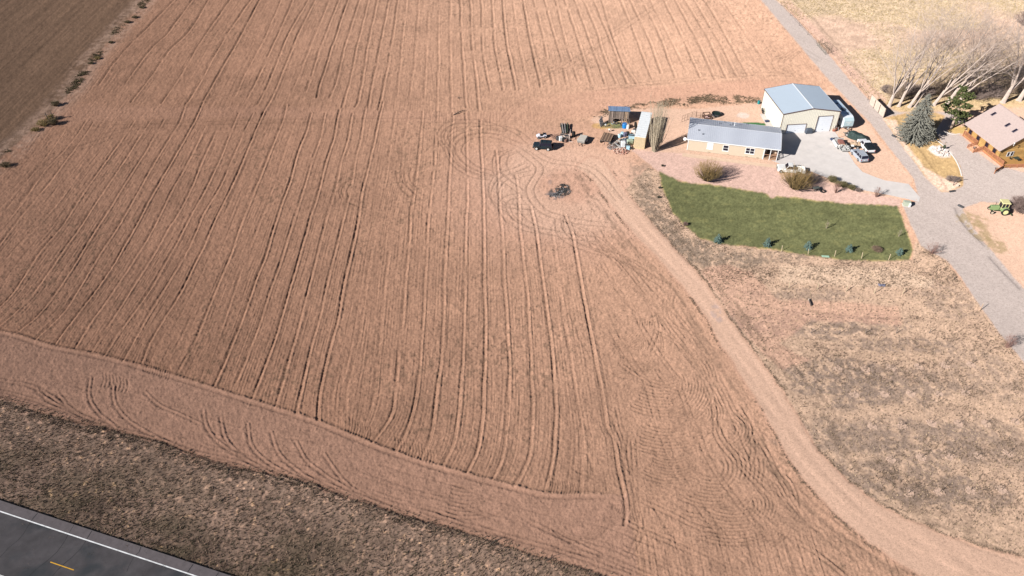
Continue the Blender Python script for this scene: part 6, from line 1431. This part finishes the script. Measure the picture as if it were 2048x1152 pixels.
def brush(px, r, h, label, m, n=150, seed=1, name='bare_shrub', cat='shrub', lean=.0, w=.018, group=None, tipm=None, spread=1.0, fl=.0):
    rnd = random.Random(seed); p = g(*px); o = thing(name, label, cat, (p.x, p.y, 0), 0, group); mb = MB(); mt = MB()
    for i in range(n):
        a = rnd.uniform(0, 2 * PI); q = math.sqrt(rnd.random()); x = q * r * math.cos(a) * spread; y = q * r * math.sin(a) * spread; hh = h * math.sqrt(max(.05, 1 - (q * .9) ** 2)) * rnd.uniform(.75, 1.08)
        b = (x * .12, y * .12, 0); m1 = (x * .5, y * .5, hh * .55); e = (x + rnd.gauss(0, .06), y + rnd.gauss(0, .06), hh)
        mb.tube([b, m1, e], [w * 1.7, w, w * .55], 3, cap=False)
        for k in range(4):
            t = rnd.uniform(.35, .95); c = Vector(m1).lerp(Vector(e), t); d = Vector((rnd.gauss(0, 1), rnd.gauss(0, 1), rnd.uniform(.2, 1.3))).normalized() * rnd.uniform(.12, .28) * h
            (mt if tipm else mb).tube([c, c + d * .6 + Vector((0, 0, .03)), c + d], [w * .7, w * .55, w * .4], 3, cap=False)
    mb.build('stems', m, o, fix=False)
    if tipm: mt.build('tips', tipm, o, fix=False)
    return o
# golden globe willows before the home
YT = mat('golden_twig', (.31, .21, .085), .85, var=.2, scale=2); YS = mat('willow_stem', (.14, .10, .055), .85, var=.25, scale=2)
def globe(px, r, h, label, seed, n):
    rnd = random.Random(seed); p = g(*px); o = thing('globe_willow', label, 'shrub', (p.x, p.y, 0), 0, 'round golden willows before the home'); ms = MB(); mt = MB()
    for i in range(n):
        a = rnd.uniform(0, 2 * PI); q = math.sqrt(rnd.uniform(.0, 1)); x = q * r * math.cos(a); y = q * r * math.sin(a); hh = h * (.50 + .50 * math.sqrt(max(0, 1 - q * q))) * rnd.uniform(.82, 1.05)
        b = Vector((x * .06, y * .06, 0)); m0 = Vector((x * .32, y * .32, hh * .26)); m1 = Vector((x * .75, y * .75, hh * .58)); e = Vector((x + rnd.gauss(0, .1), y + rnd.gauss(0, .1), hh)); w = .026
        ms.tube([b, m0, m1], [w * 1.9, w * 1.3, w * .8], 4, cap=False); mt.tube([m1, m1.lerp(e, .5), e], [w * .75, w * .5, w * .28], 3, cap=False)
        for k in range(5):
            t = rnd.uniform(.1, .95); c = (m0.lerp(m1, t) if k < 2 else m1.lerp(e, t)); d = Vector((x * .25 / r + rnd.gauss(0, .35), y * .25 / r + rnd.gauss(0, .35), rnd.uniform(.5, 1.1))).normalized() * rnd.uniform(.5, 1.1)
            (ms if k < 2 else mt).tube([c, c + d], [w * .5, w * .22], 3, cap=False)
    ms.build('stems', YS, o, fix=False); mt.build('tips', YT, o, fix=False)
globe((1413.5, 362), 3.35, 4.6, 'golden round willow in the gravel directly before the home windows', 3, 250)
globe((1588, 378), 3.9, 4.8, 'golden round willow below the old white pickup', 4, 290)
# tall fastigiate poplar clump
p = g(1309, 302); o = thing('poplar_clump', 'tall narrow clump of bare poplar stems beside the container', 'tree', (p.x, p.y, 0)); rnd = random.Random(9); ms = MB(); mt = MB()
for i in range(80):
    a = rnd.uniform(0, 2 * PI); q = math.sqrt(rnd.random()); h = rnd.uniform(4, 11.5) if i > 30 else rnd.uniform(9.5, 13.5); s = q * (.22 + .20 * (h < 9)); x = math.cos(a) * s * h * .9; y = math.sin(a) * s * h * .9
    b = Vector((x * .10 + .35 * math.cos(a) * q, y * .1 + .35 * math.sin(a) * q, 0)); e = Vector((x, y, h)); m1 = b.lerp(e, .5) + Vector((x * .10, y * .10, 0))
    ms.tube([b, b.lerp(m1, .5), m1, m1.lerp(e, .5) - Vector((x, y, 0)) * .03, e], [.06, .05, .035, .022, .008], 4, cap=False)
    for k in range(17):
        t = rnd.uniform(.12, .97); c = b.lerp(m1, t * 2) if t < .5 else m1.lerp(e, t * 2 - 1); d = Vector((rnd.gauss(0, .26), rnd.gauss(0, .26), 1)).normalized() * rnd.uniform(.6, 1.6)
        mt.tube([c, c + d * .5 + Vector((d.x, d.y, 0)) * .15, c + d], [.014, .01, .005], 3, cap=False)
ms.build('stems', mat('poplar_stem', (.45, .38, .28), .85, var=.2), o, fix=False); mt.build('twigs', mat('poplar_twig', (.47, .40, .30), .85, var=.2), o, fix=False)
# conifers
def conifer(px, h, r, label, m, seed, name, n=46, per=11, droop=.25, clear=.3, tuft=.55, trunkm=None, open_=0.0, group=None):
    rnd = random.Random(seed); p = g(*px); o = thing(name, label, 'tree', (p.x, p.y, 0), 0, group)
    mb = MB(); mb.tube([(0, 0, 0), (0, 0, h * .5), (0, 0, h * .98)], [max(.05, h * .022), h * .014, .02], 8, cap=False); 
    fo = MB()
    for i in range(n):
        t = (i + .5) / n; z = clear + (h - clear) * t; rr = r * (1 - t) ** .82 * (1 if t > .08 else .8)
        for k in range(max(3, int(per * (.45 + .55 * (1 - t))))):
            if rnd.random() < open_: continue
            a = rnd.uniform(0, 2 * PI); L = rr * rnd.uniform(.78, 1.1) + .1; s0 = rnd.uniform(0, .3)
            ca, sa = math.cos(a), math.sin(a); q = s0
            while q < 1.0:
                x = ca * L * q; y = sa * L * q; zz_ = z - droop * L * q + .22 * L * q * q + rnd.gauss(0, .05); w = tuft * (1.05 - .55 * q) * min(1, .4 + L / r) * rnd.uniform(.7, 1.2)
                d = Vector((ca, sa, rnd.uniform(-.25, .25))).normalized(); sd = Vector((-sa, ca, rnd.gauss(0, .25))).normalized() * w * .42; c = Vector((x, y, zz_)); e = c + d * w * 1.15
                u_ = Vector((0, 0, w * .22)); fo.add([c, c + d * w * .5 + sd + u_ * rnd.uniform(-1, .6), e - u_ * .7, c + d * w * .5 - sd + u_ * rnd.uniform(-1, .6), c + d * w * .55 + u_ * 1.3], [(0, 1, 4), (1, 2, 4), (2, 3, 4), (3, 0, 4)])
                q += .30 * w / max(L, .3) * 1.9 + .05
    mb.build('trunk', trunkm or mat('conifer_bark', (.16, .11, .08), .9), o, fix=False); fo.build('foliage', m, o, fix=False); return o
BS = mat('blue_spruce_needles', (.195, .19, .16), .85, var=.35, scale=1.2); GP = mat('pine_needles', (.085, .10, .035), .85, var=.4, scale=.8)
conifer((1826, 278), 11.2, 4.7, 'large blue-grey spruce beside the lane bend', BS, 2, 'blue_spruce', 54, 22, .30, .3, .62)
# open green pine with limbs and separate clumps
p = g(1901, 257.5); o = thing('green_pine', 'open dark green pine with pale trunk left of the log house', 'tree', (p.x, p.y, 0)); rnd = random.Random(21); mt = MB(); fo = MB()
mt.tube([(0, 0, 0), (.2, .1, 3), (.1, .3, 6), (.5, .4, 9.8)], [.27, .22, .15, .04], 8, cap=False)
for i in range(34):
    z = 1.9 + 8 * (i / 34); a = rnd.uniform(0, 2 * PI); L = (4.1 * (1 - (z / 11.5)) + .8) * rnd.uniform(.6, 1.15); b = Vector((.15, .2, z)); e = b + Vector((math.cos(a) * L, math.sin(a) * L, L * rnd.uniform(.0, .4)))
    mt.tube([b, b.lerp(e, .5) + Vector((0, 0, -.1)), e], [.07, .05, .02], 5, cap=False)
    for k in range(8):
        c = b.lerp(e, rnd.uniform(.4, 1.08)) + Vector((rnd.gauss(0, .42), rnd.gauss(0, .42), rnd.gauss(.1, .22)))
        for j in range(20):
            d = Vector((rnd.gauss(0, 1), rnd.gauss(0, 1), rnd.gauss(.3, .7))).normalized(); s = rnd.uniform(.26, .52); sd = d.cross(Vector((rnd.gauss(0, 1), rnd.gauss(0, 1), 1))).normalized() * s * .3; fo.add([c, c + d * s * .6 + sd, c + d * s, c + d * s * .6 - sd], [(0, 1, 2, 3)])
mt.build('trunk', mat('pine_bark', (.42, .32, .26), .85, var=.2), o, fix=False); fo.build('foliage', GP, o, fix=False)
BY = mat('young_spruce', (.10, .155, .135), .85, var=.3, scale=3)
for i, (px, h, r, lab) in enumerate([((1435.5, 484), 1.9, .85, 'young blue spruce farthest left on the lawn edge'), ((1534, 492), 1.9, .82, 'young blue spruce second from the left on the lawn edge'), ((1615, 498), 1.9, .85, 'young blue spruce second from the right on the lawn edge'), ((1697, 503), 1.7, .72, 'young blue spruce beside the round brown bush'), ((1798, 509), 1.5, .62, 'smallest young blue spruce at the right corner of the lawn')]):
    conifer(px, h, r, lab, BY, 60 + i, 'young_spruce', 15, 9, .2, .05, .30, group='young spruces along the lawn edge')
# shrubs
PUR = mat('bare_purple', (.24, .155, .135), .9, var=.25, scale=2)
brush((1753, 501), 1.15, .75, 'round brown bush on the right of the lawn', mat('bare_brown', (.22, .155, .11), .9, var=.2), 260, 3, w=.014)
brush((1370, 451), .6, .8, 'small brown bush at the left lawn edge', PUR, 110, 5, w=.012)
for i, (px, r, h, lab, m_, n) in enumerate([((1618, 364), 1.9, 1.9, 'first dark shrub of the drive hedge nearest the pickup', BRB, 190), ((1663, 364), 1.2, 1.5, 'second low shrub of the drive hedge', mat('olive_twig', (.17, .145, .07), .9, var=.3), 190),
      ((1676, 373), .9, 1.2, 'third olive shrub of the drive hedge', mat('olive_twig'), 150), ((1686, 374), 1.1, 1.3, 'fourth dark shrub of the drive hedge', mat('olive_twig'), 170), ((1702, 378.5), 1.1, 1.0, 'fifth dark shrub of the drive hedge', mat('olive_twig'), 170), ((1715, 383), .8, .8, 'last low shrub at the end of the drive hedge', BRB, 120)]):
    brush(px, r, h, lab, m_, n, 70 + i, w=.016, group='shrubs of the drive hedge')
for i, (px, h, r, lab) in enumerate([((1671, 386), 2.4, .9, 'reddish bare sapling left in the drive bed'), ((1752, 394), 2.3, .95, 'reddish bare sapling right in the drive bed'), ((1862, 507), 2.6, 1.6, 'wide bare sapling at the gravel corner of the lane'), ((2013, 695), 2.8, 1.1, 'bare sapling on the lane edge at the right of the photo')]):
    brush(px, r, h, lab, mat('sapling_red', (.27, .16, .13), .85, var=.2), 34, 90 + i, 'bare_sapling', 'sapling', w=.017, spread=1.0)
brush((1903, 361), 1.5, .85, 'low brown bush at the tip of the tan lawn', BRB, 230, 11, w=.015); brush((1913, 360), 1.0, .7, 'low brown bush at the end of the white kerb', BRB, 120, 12, w=.015)
brush((2042, 424), 3.2, 3.2, 'large purple-brown bush behind the green tractor', mat('bush_purple', (.23, .165, .145), .9, var=.3), 520, 13, w=.02); brush((2052, 52), 4.5, 4.2, 'bare purple bush at the top right corner', mat('bush_purple'), 300, 14, w=.022)
for i, (px, h, lab) in enumerate([((1652, 457), 1.9, 'thin bare sapling in the middle of the lawn'), ((1797, 473), 1.7, 'thin bare sapling at the right of the lawn')]): brush(px, .35, h, lab, mat('sapling_grey', (.30, .25, .18), .9), 9, 110 + i, 'bare_sapling', 'sapling', w=.02)
for i, (px, lab) in enumerate([((1325, 333), 'dark stump of a shrub at the left end of the gravel bed'), ((1319, 377), 'dark low plant nearest the left tip of the lawn'), ((1317, 396), 'dark green low plant left of the lawn')]):
    brush(px, .35, .5, lab, mat('low_dark', (.07, .07, .05), .9, var=.3), 60, 120 + i, w=.02)
# undergrowth at the feet of the cottonwoods
for i, (px, r, h, lab) in enumerate([((1790, 196), 2.4, 2.4, 'tan undergrowth behind the leftmost cottonwoods'), ((1812, 190), 2.6, 2.6, 'tan undergrowth behind the second pair of cottonwoods'), ((1845, 192), 2.6, 2.3, 'dark undergrowth behind the blue spruce'), ((1880, 190), 2.8, 2.3, 'dark undergrowth between the cottonwoods right of the spruce'), ((1950, 196), 3.5, 2.0, 'dark undergrowth behind the green pine'), ((1982, 192), 3.5, 2.2, 'dark undergrowth left of the thick forked cottonwood'), ((2022, 186), 3.0, 2.6, 'dark undergrowth between the two rightmost cottonwoods'),
      ((1772, 186), 1.6, 1.6, 'small dry bush behind the board screen')]):
    brush(px, r * 1.1, h * 1.3, lab, BRB if i % 3 else BRT, 260, 130 + i, w=.024, group='undergrowth among the cottonwoods')
# scrub by the west ditch
WG = mat('scrub_gold', (.27, .20, .085), .9, var=.35, scale=1.5); WDk = mat('scrub_dark', (.15, .115, .065), .9, var=.4, scale=1.5)
for i, (px, r, h, m_, lab) in enumerate([((88, 252), 2.2, 1.8, WG, 'largest golden scrub bush at the ditch corner'), ((104, 240), 1.8, 1.6, WG, 'golden scrub bush just above the largest one'), ((108, 250), 1.6, 2.0, WDk, 'dark scrub bush with long shadow at the ditch corner'), ((112, 212), 1.6, 1.5, WDk, 'dark scrub bush above the ditch corner'), ((72, 262), 1.4, 1.0, WG, 'low golden scrub below the ditch corner'),
      ((12, 334), 1.7, 1.3, WDk, 'dark scrub bush lowest on the west ditch'), ((182, 128), 1.4, 1.0, WDk, 'dark scrub bush halfway up the west ditch'), ((196, 118), 1.4, 1.1, WG, 'golden scrub beside the halfway dark bush'), ((222, 86), 1.4, .9, WDk, 'dark scrub on the upper part of the west ditch'), ((256, 46), 1.8, 1.2, WDk, 'dark scrub near the top of the west ditch'), ((270, 36), 1.8, 1.1, WDk, 'dark scrub second from the top of the west ditch'), ((284, 16), 1.6, 1.0, WDk, 'topmost dark scrub on the west ditch')]):
    brush(px, r * (.8 if i < 6 else .6), h * (.85 if i < 6 else .6), lab, m_, 110, 150 + i, w=.03, name='scrub_bush', group='scrub along the west ditch')
# dead branches
def deadwood(px0, px1, label, r=.09, seed=1):
    a = g(*px0); b = g(*px1); d = b - a; o = thing('dead_branch', label, 'branch', (a.x, a.y, 0), math.atan2(d.y, d.x)); l = d.length; rnd = random.Random(seed); mb = MB()
    mb.tube([(0, 0, .12), (l * .5, .1, .3), (l, 0, .2)], [r, r * .8, r * .4], 6); mb.build('limb', mat('dead_wood', (.10, .08, .065), .9), o); mb = MB()
    for k in range(5): t = rnd.uniform(.2, .95); c = Vector((l * t, 0, .25)); mb.tube([c, c + Vector((rnd.uniform(-.6, .8), rnd.uniform(-1, 1), rnd.uniform(.1, .6)))], [r * .4, r * .15], 4)
    mb.build('twigs', mat('dead_wood'), o)
deadwood((907, 231), (932, 221), 'long dark fallen limb in the field end left of the tyre loops', .12, 1); deadwood((979, 1092), (1003, 1078), 'forked dead branch lying on the ditch line', .05, 2); deadwood((916, 198), (919, 196), 'short stub of wood above the long fallen limb', .09, 3)
deadwood((1090, 1124), (1118, 1110), 'thin dead branch on the ditch line at the lower right', .04, 4)
# leaning poles in the west scrub
for i, (px, lab) in enumerate([((98, 243), 'left tall headgate post in the west scrub'), ((109, 241), 'right tall headgate post in the west scrub')]):
    p = g(*px); o = thing('headgate_post', lab, 'post', (p.x, p.y, 0)); mb = MB(); mb.tube([(0, 0, 0), (-.1, 0, 2.3)], .08, 7); mb.build('post', woods[2], o); mb = MB(); mb.bar((-.5, 0, 1.7), (.5, 0, 1.75), .1); mb.build('crossbar', woods[2], o)

# ================================================================ POSTS AND FENCES
PW = mat('post_wood', (.50, .40, .27), .85, var=.15, scale=3)
def stake(px, label, h=1.25, group=None, m=PW, lean=0.12, name='trellis_post'):
    p = g(*px); o = thing(name, label, 'post', (p.x, p.y, 0), random.uniform(0, 3), group)
    mb = MB(); mb.tube([(0, 0, 0), (lean * h * .5, 0, h * .5), (lean * h, 0, h)], .055, 7); mb.build('post', m, o); mb = MB(); mb.tube([(lean * h, 0, h), (lean * h, 0, h + .03)], [.06, .05], 7); mb.build('cap', mat('post_end', (.60, .50, .36), .8), o); return o
ordn = ['first', 'second', 'third', 'fourth', 'fifth', 'sixth', 'seventh']
for i, px in enumerate([(1563, 503), (1616, 509), (1669, 513), (1723, 517), (1777, 520)]): stake(px, ordn[i] + ' pale post from the left along the foot of the lawn', group='posts along the foot of the lawn')
for i, px in enumerate([(1578, 576), (1634, 579), (1692, 583), (1748, 587), (1805, 588)]): stake(px, ordn[i] + ' pale post from the left in the row across the orchard top', group='posts across the orchard top')
for i, px in enumerate([(1622, 666), (1677, 668), (1731, 667), (1792, 667), (1858, 666)]): stake(px, ordn[i] + ' thin post from the left in the middle orchard row', .95, 'thin posts in the middle orchard row', woods[0], name='thin_post')
stake((1908, 559), 'lone dark stub post near the gravel lane', .6, None, woods[2], name='stub_post'); stake((1959, 622), 'leaning marker post at the edge of the gravel lane', 1.3, None, woods[1], .4, 'marker_post')
# orchard saplings with collars of pale mulch
OS = mat('orchard_twig', (.13, .095, .075), .9, var=.2); MU = mat('mulch', (.46, .325, .25), .9, var=.2)
ROWS = [[(1676, 737), (1731, 738), (1783, 736), (1837, 733), (1890, 731), (1942, 729)], [(1709, 789), (1769, 788), (1822, 787), (1877, 787), (1930, 785)], [(1745, 853), (1804, 851), (1864, 847), (1918, 847), (1973, 847), (2030, 843)], [(1783, 919), (1843, 915), (1899, 913), (1956, 912), (2016, 908)], [(1818, 986), (1880, 984), (1941, 981), (2004, 980)]]
rw = ['top', 'second', 'third', 'fourth', 'lowest']
random.seed(31)
for j, row in enumerate(ROWS):
    for i, px in enumerate(row):
        rnd = random.Random(j * 10 + i); p = g(*px); h = rnd.uniform(1.3, 2.0) if (i + j) % 3 else .8
        o = thing('orchard_sapling', f'{ordn[i]} bare sapling from the left in the {rw[j]} orchard row', 'sapling', (p.x, p.y, 0), 0, 'bare saplings of the orchard rows'); mb = MB()
        mb.tube([(0, 0, 0), (rnd.gauss(0, .05), 0, h * .5), (rnd.gauss(0, .1), rnd.gauss(0, .1), h)], [.035, .025, .01], 5)
        for k in range(9): z = h * rnd.uniform(.3, .95); a = rnd.uniform(0, 6.3); l = rnd.uniform(.3, .6); mb.tube([(0, 0, z), (math.cos(a) * l, math.sin(a) * l, z + l * .8)], [.016, .006], 3)
        mb.build('stem', OS, o, fix=False); mb = MB(); mb.tube([(0, 0, -.02), (0, 0, .035)], [.72, .62], 11)
        for k in range(26): a = rnd.uniform(0, 6.3); q = rnd.uniform(.25, .8); s = rnd.uniform(.05, .16); mb.cbox((q * math.cos(a), q * math.sin(a), .03), (s * 2, s, s * .6), rnd.uniform(0, 3), rnd.uniform(-.4, .4))
        mb.build('mulch_ring', MU, o, fix=False)
# wire fence beside the lane: one fence, posts and wires its parts
FP = [(1562, 12), (1580, 32), (1598, 52), (1615, 70), (1632, 87)]; FP2 = [(1664, 108), (1682, 128), (1700, 152), (1718, 176), (1735, 200)]
for pts, lab in ((FP, 'upper wire fence with short posts right of the lane'), (FP2, 'lower wire fence with short posts between chute and board screen')):
    p0 = g(*pts[0]); o = thing('wire_fence', lab, 'fence', (p0.x, p0.y, 0)); W3 = []
    for px in pts: q = g(*px) - p0; W3.append(q); mb = MB(); mb.cyl((q.x, q.y, 0), .055, 1.15, 6); mb.build('post', woods[0], o)
    mb = MB()
    for z in (.35, .7, 1.05): [mb.bar((a.x, a.y, z), (b.x, b.y, z), .014) for a, b in zip(W3, W3[1:])]
    mb.build('wire', mat('rust_wire', (.18, .13, .10), .7), o)
# white kerb round the tan lawn (flat concrete edging, real step)
KB = mat('kerb_white', (.58, .54, .51), .8, var=.06)
def kerb(pts, name='kerb', w=.22, h=.10, m=KB, kind='structure'):
    wl_ = crom([tuple(g(*q)[:2]) for q in pts], 6); mb = MB(); L = []
    for i, q in enumerate(wl_):
        a = Vector(wl_[max(0, i - 1)]); b = Vector(wl_[min(len(wl_) - 1, i + 1)]); t = (b - a).normalized(); n = Vector((-t.y, t.x)) * w / 2; c = Vector(q); L.append([(c.x - n.x, c.y - n.y, 0), (c.x + n.x, c.y + n.y, 0), (c.x + n.x, c.y + n.y, h), (c.x - n.x, c.y - n.y, h)])
    mb.loft(L); o = mb.build(name, m); tag(o, kind=kind)
kerb([(1871, 279), (1884, 289), (1900, 305), (1912, 322), (1920, 340), (1923, 352)]); kerb([(1889, 264), (1897, 267), (1907, 269), (1920, 268)])

# ================================================================ GROUND COVER (nobody could count it)
def cover(name, n, wf, hgt, rad, m, seed, blades=5):
    rg = np.random.default_rng(seed); P = []
    prob = wf.astype(np.float32) * ((WY[:, None] * 2 / NC) * np.gradient(Y)[:, None])[:wf.shape[0]]   # even per square metre
    prob = prob[NJ0 + 4:NJ0 + len(ys_d) - 4, NI0 + 4:NI0 + NC - 4]; pf = prob.ravel(); pf = pf / pf.sum()
    k = rg.choice(len(pf), n, p=pf); j = k // prob.shape[1] + NJ0 + 4; i = k % prob.shape[1] + NI0 + 4
    x = X[j, i]; y = YY[j, i]; z = Z[j, i]; s = rg.uniform(.5, 1.3, n)
    a = rg.uniform(0, 2 * np.pi, (n, blades)); r = rg.uniform(.3, 1, (n, blades)) * rad * s[:, None]; hh = rg.uniform(.45, 1, (n, blades)) * hgt * s[:, None]; wd = rad * .22 * s[:, None]
    cx, sx_ = np.cos(a), np.sin(a)
    X0 = x[:, None]; Y0 = y[:, None]; Z0 = z[:, None]
    v = np.empty((n, blades, 3, 3), np.float32)
    v[..., 0, 0] = X0 - sx_ * wd + cx * r * .15; v[..., 0, 1] = Y0 + cx * wd + sx_ * r * .15; v[..., 0, 2] = Z0 - .02
    v[..., 1, 0] = X0 + sx_ * wd + cx * r * .15; v[..., 1, 1] = Y0 - cx * wd + sx_ * r * .15; v[..., 1, 2] = Z0 - .02
    v[..., 2, 0] = X0 + cx * r; v[..., 2, 1] = Y0 + sx_ * r; v[..., 2, 2] = Z0 + hh
    nt = n * blades; me = bpy.data.meshes.new(name); me.vertices.add(nt * 3); me.vertices.foreach_set('co', v.reshape(-1))
    me.loops.add(nt * 3); me.loops.foreach_set('vertex_index', np.arange(nt * 3, dtype=np.int32)); me.polygons.add(nt)
    me.polygons.foreach_set('loop_start', np.arange(0, nt * 3, 3, dtype=np.int32)); me.polygons.foreach_set('loop_total', np.full(nt, 3, np.int32)); me.update(calc_edges=True); me.materials.append(m)
    o = bpy.data.objects.new(name, me); col.objects.link(o); tag(o, kind='stuff'); return o
cover('dry_weeds', 15000, COV['weedy'], .22, .17, mat('weed_brown', (.23, .165, .115), .9, var=.35, scale=.6), 1)
cover('pale_grass', 9000, COV['pale'], .16, .16, mat('grass_straw', (.50, .37, .25), .9, var=.25, scale=.6), 2)
cover('verge_grass', 15000, COV['vgr'], .26, .17, mat('verge_dry', (.29, .20, .14), .9, var=.5, scale=.5), 3)
cover('verge_weeds', 13000, COV['vwd'], .24, .17, mat('verge_dark', (.11, .092, .055), .9, var=.4, scale=.5), 4)
cover('pasture_grass', 13000, COV['past'], .30, .26, mat('grass_gold', (.50, .385, .20), .9, var=.25, scale=.3), 5)
cover('ditch_weeds', 3500, COV['ditch'], .28, .2, mat('weed_brown'), 6)
cover('track_weeds', 3500, COV['shoulder'], .14, .14, mat('weed_brown'), 7)
cover('field_stubble', 12000, COV['stub'], .10, .12, mat('stubble_grey', (.15, .11, .075), .9, var=.3, scale=.6), 8)
cover('swale_grass', 2200, COV['swale'], .28, .22, mat('swale_brown', (.17, .125, .08), .9, var=.4, scale=.5), 9)
cover('ditch_scrub', 2200, COV['scrub'], .35, .28, WDk, 10)
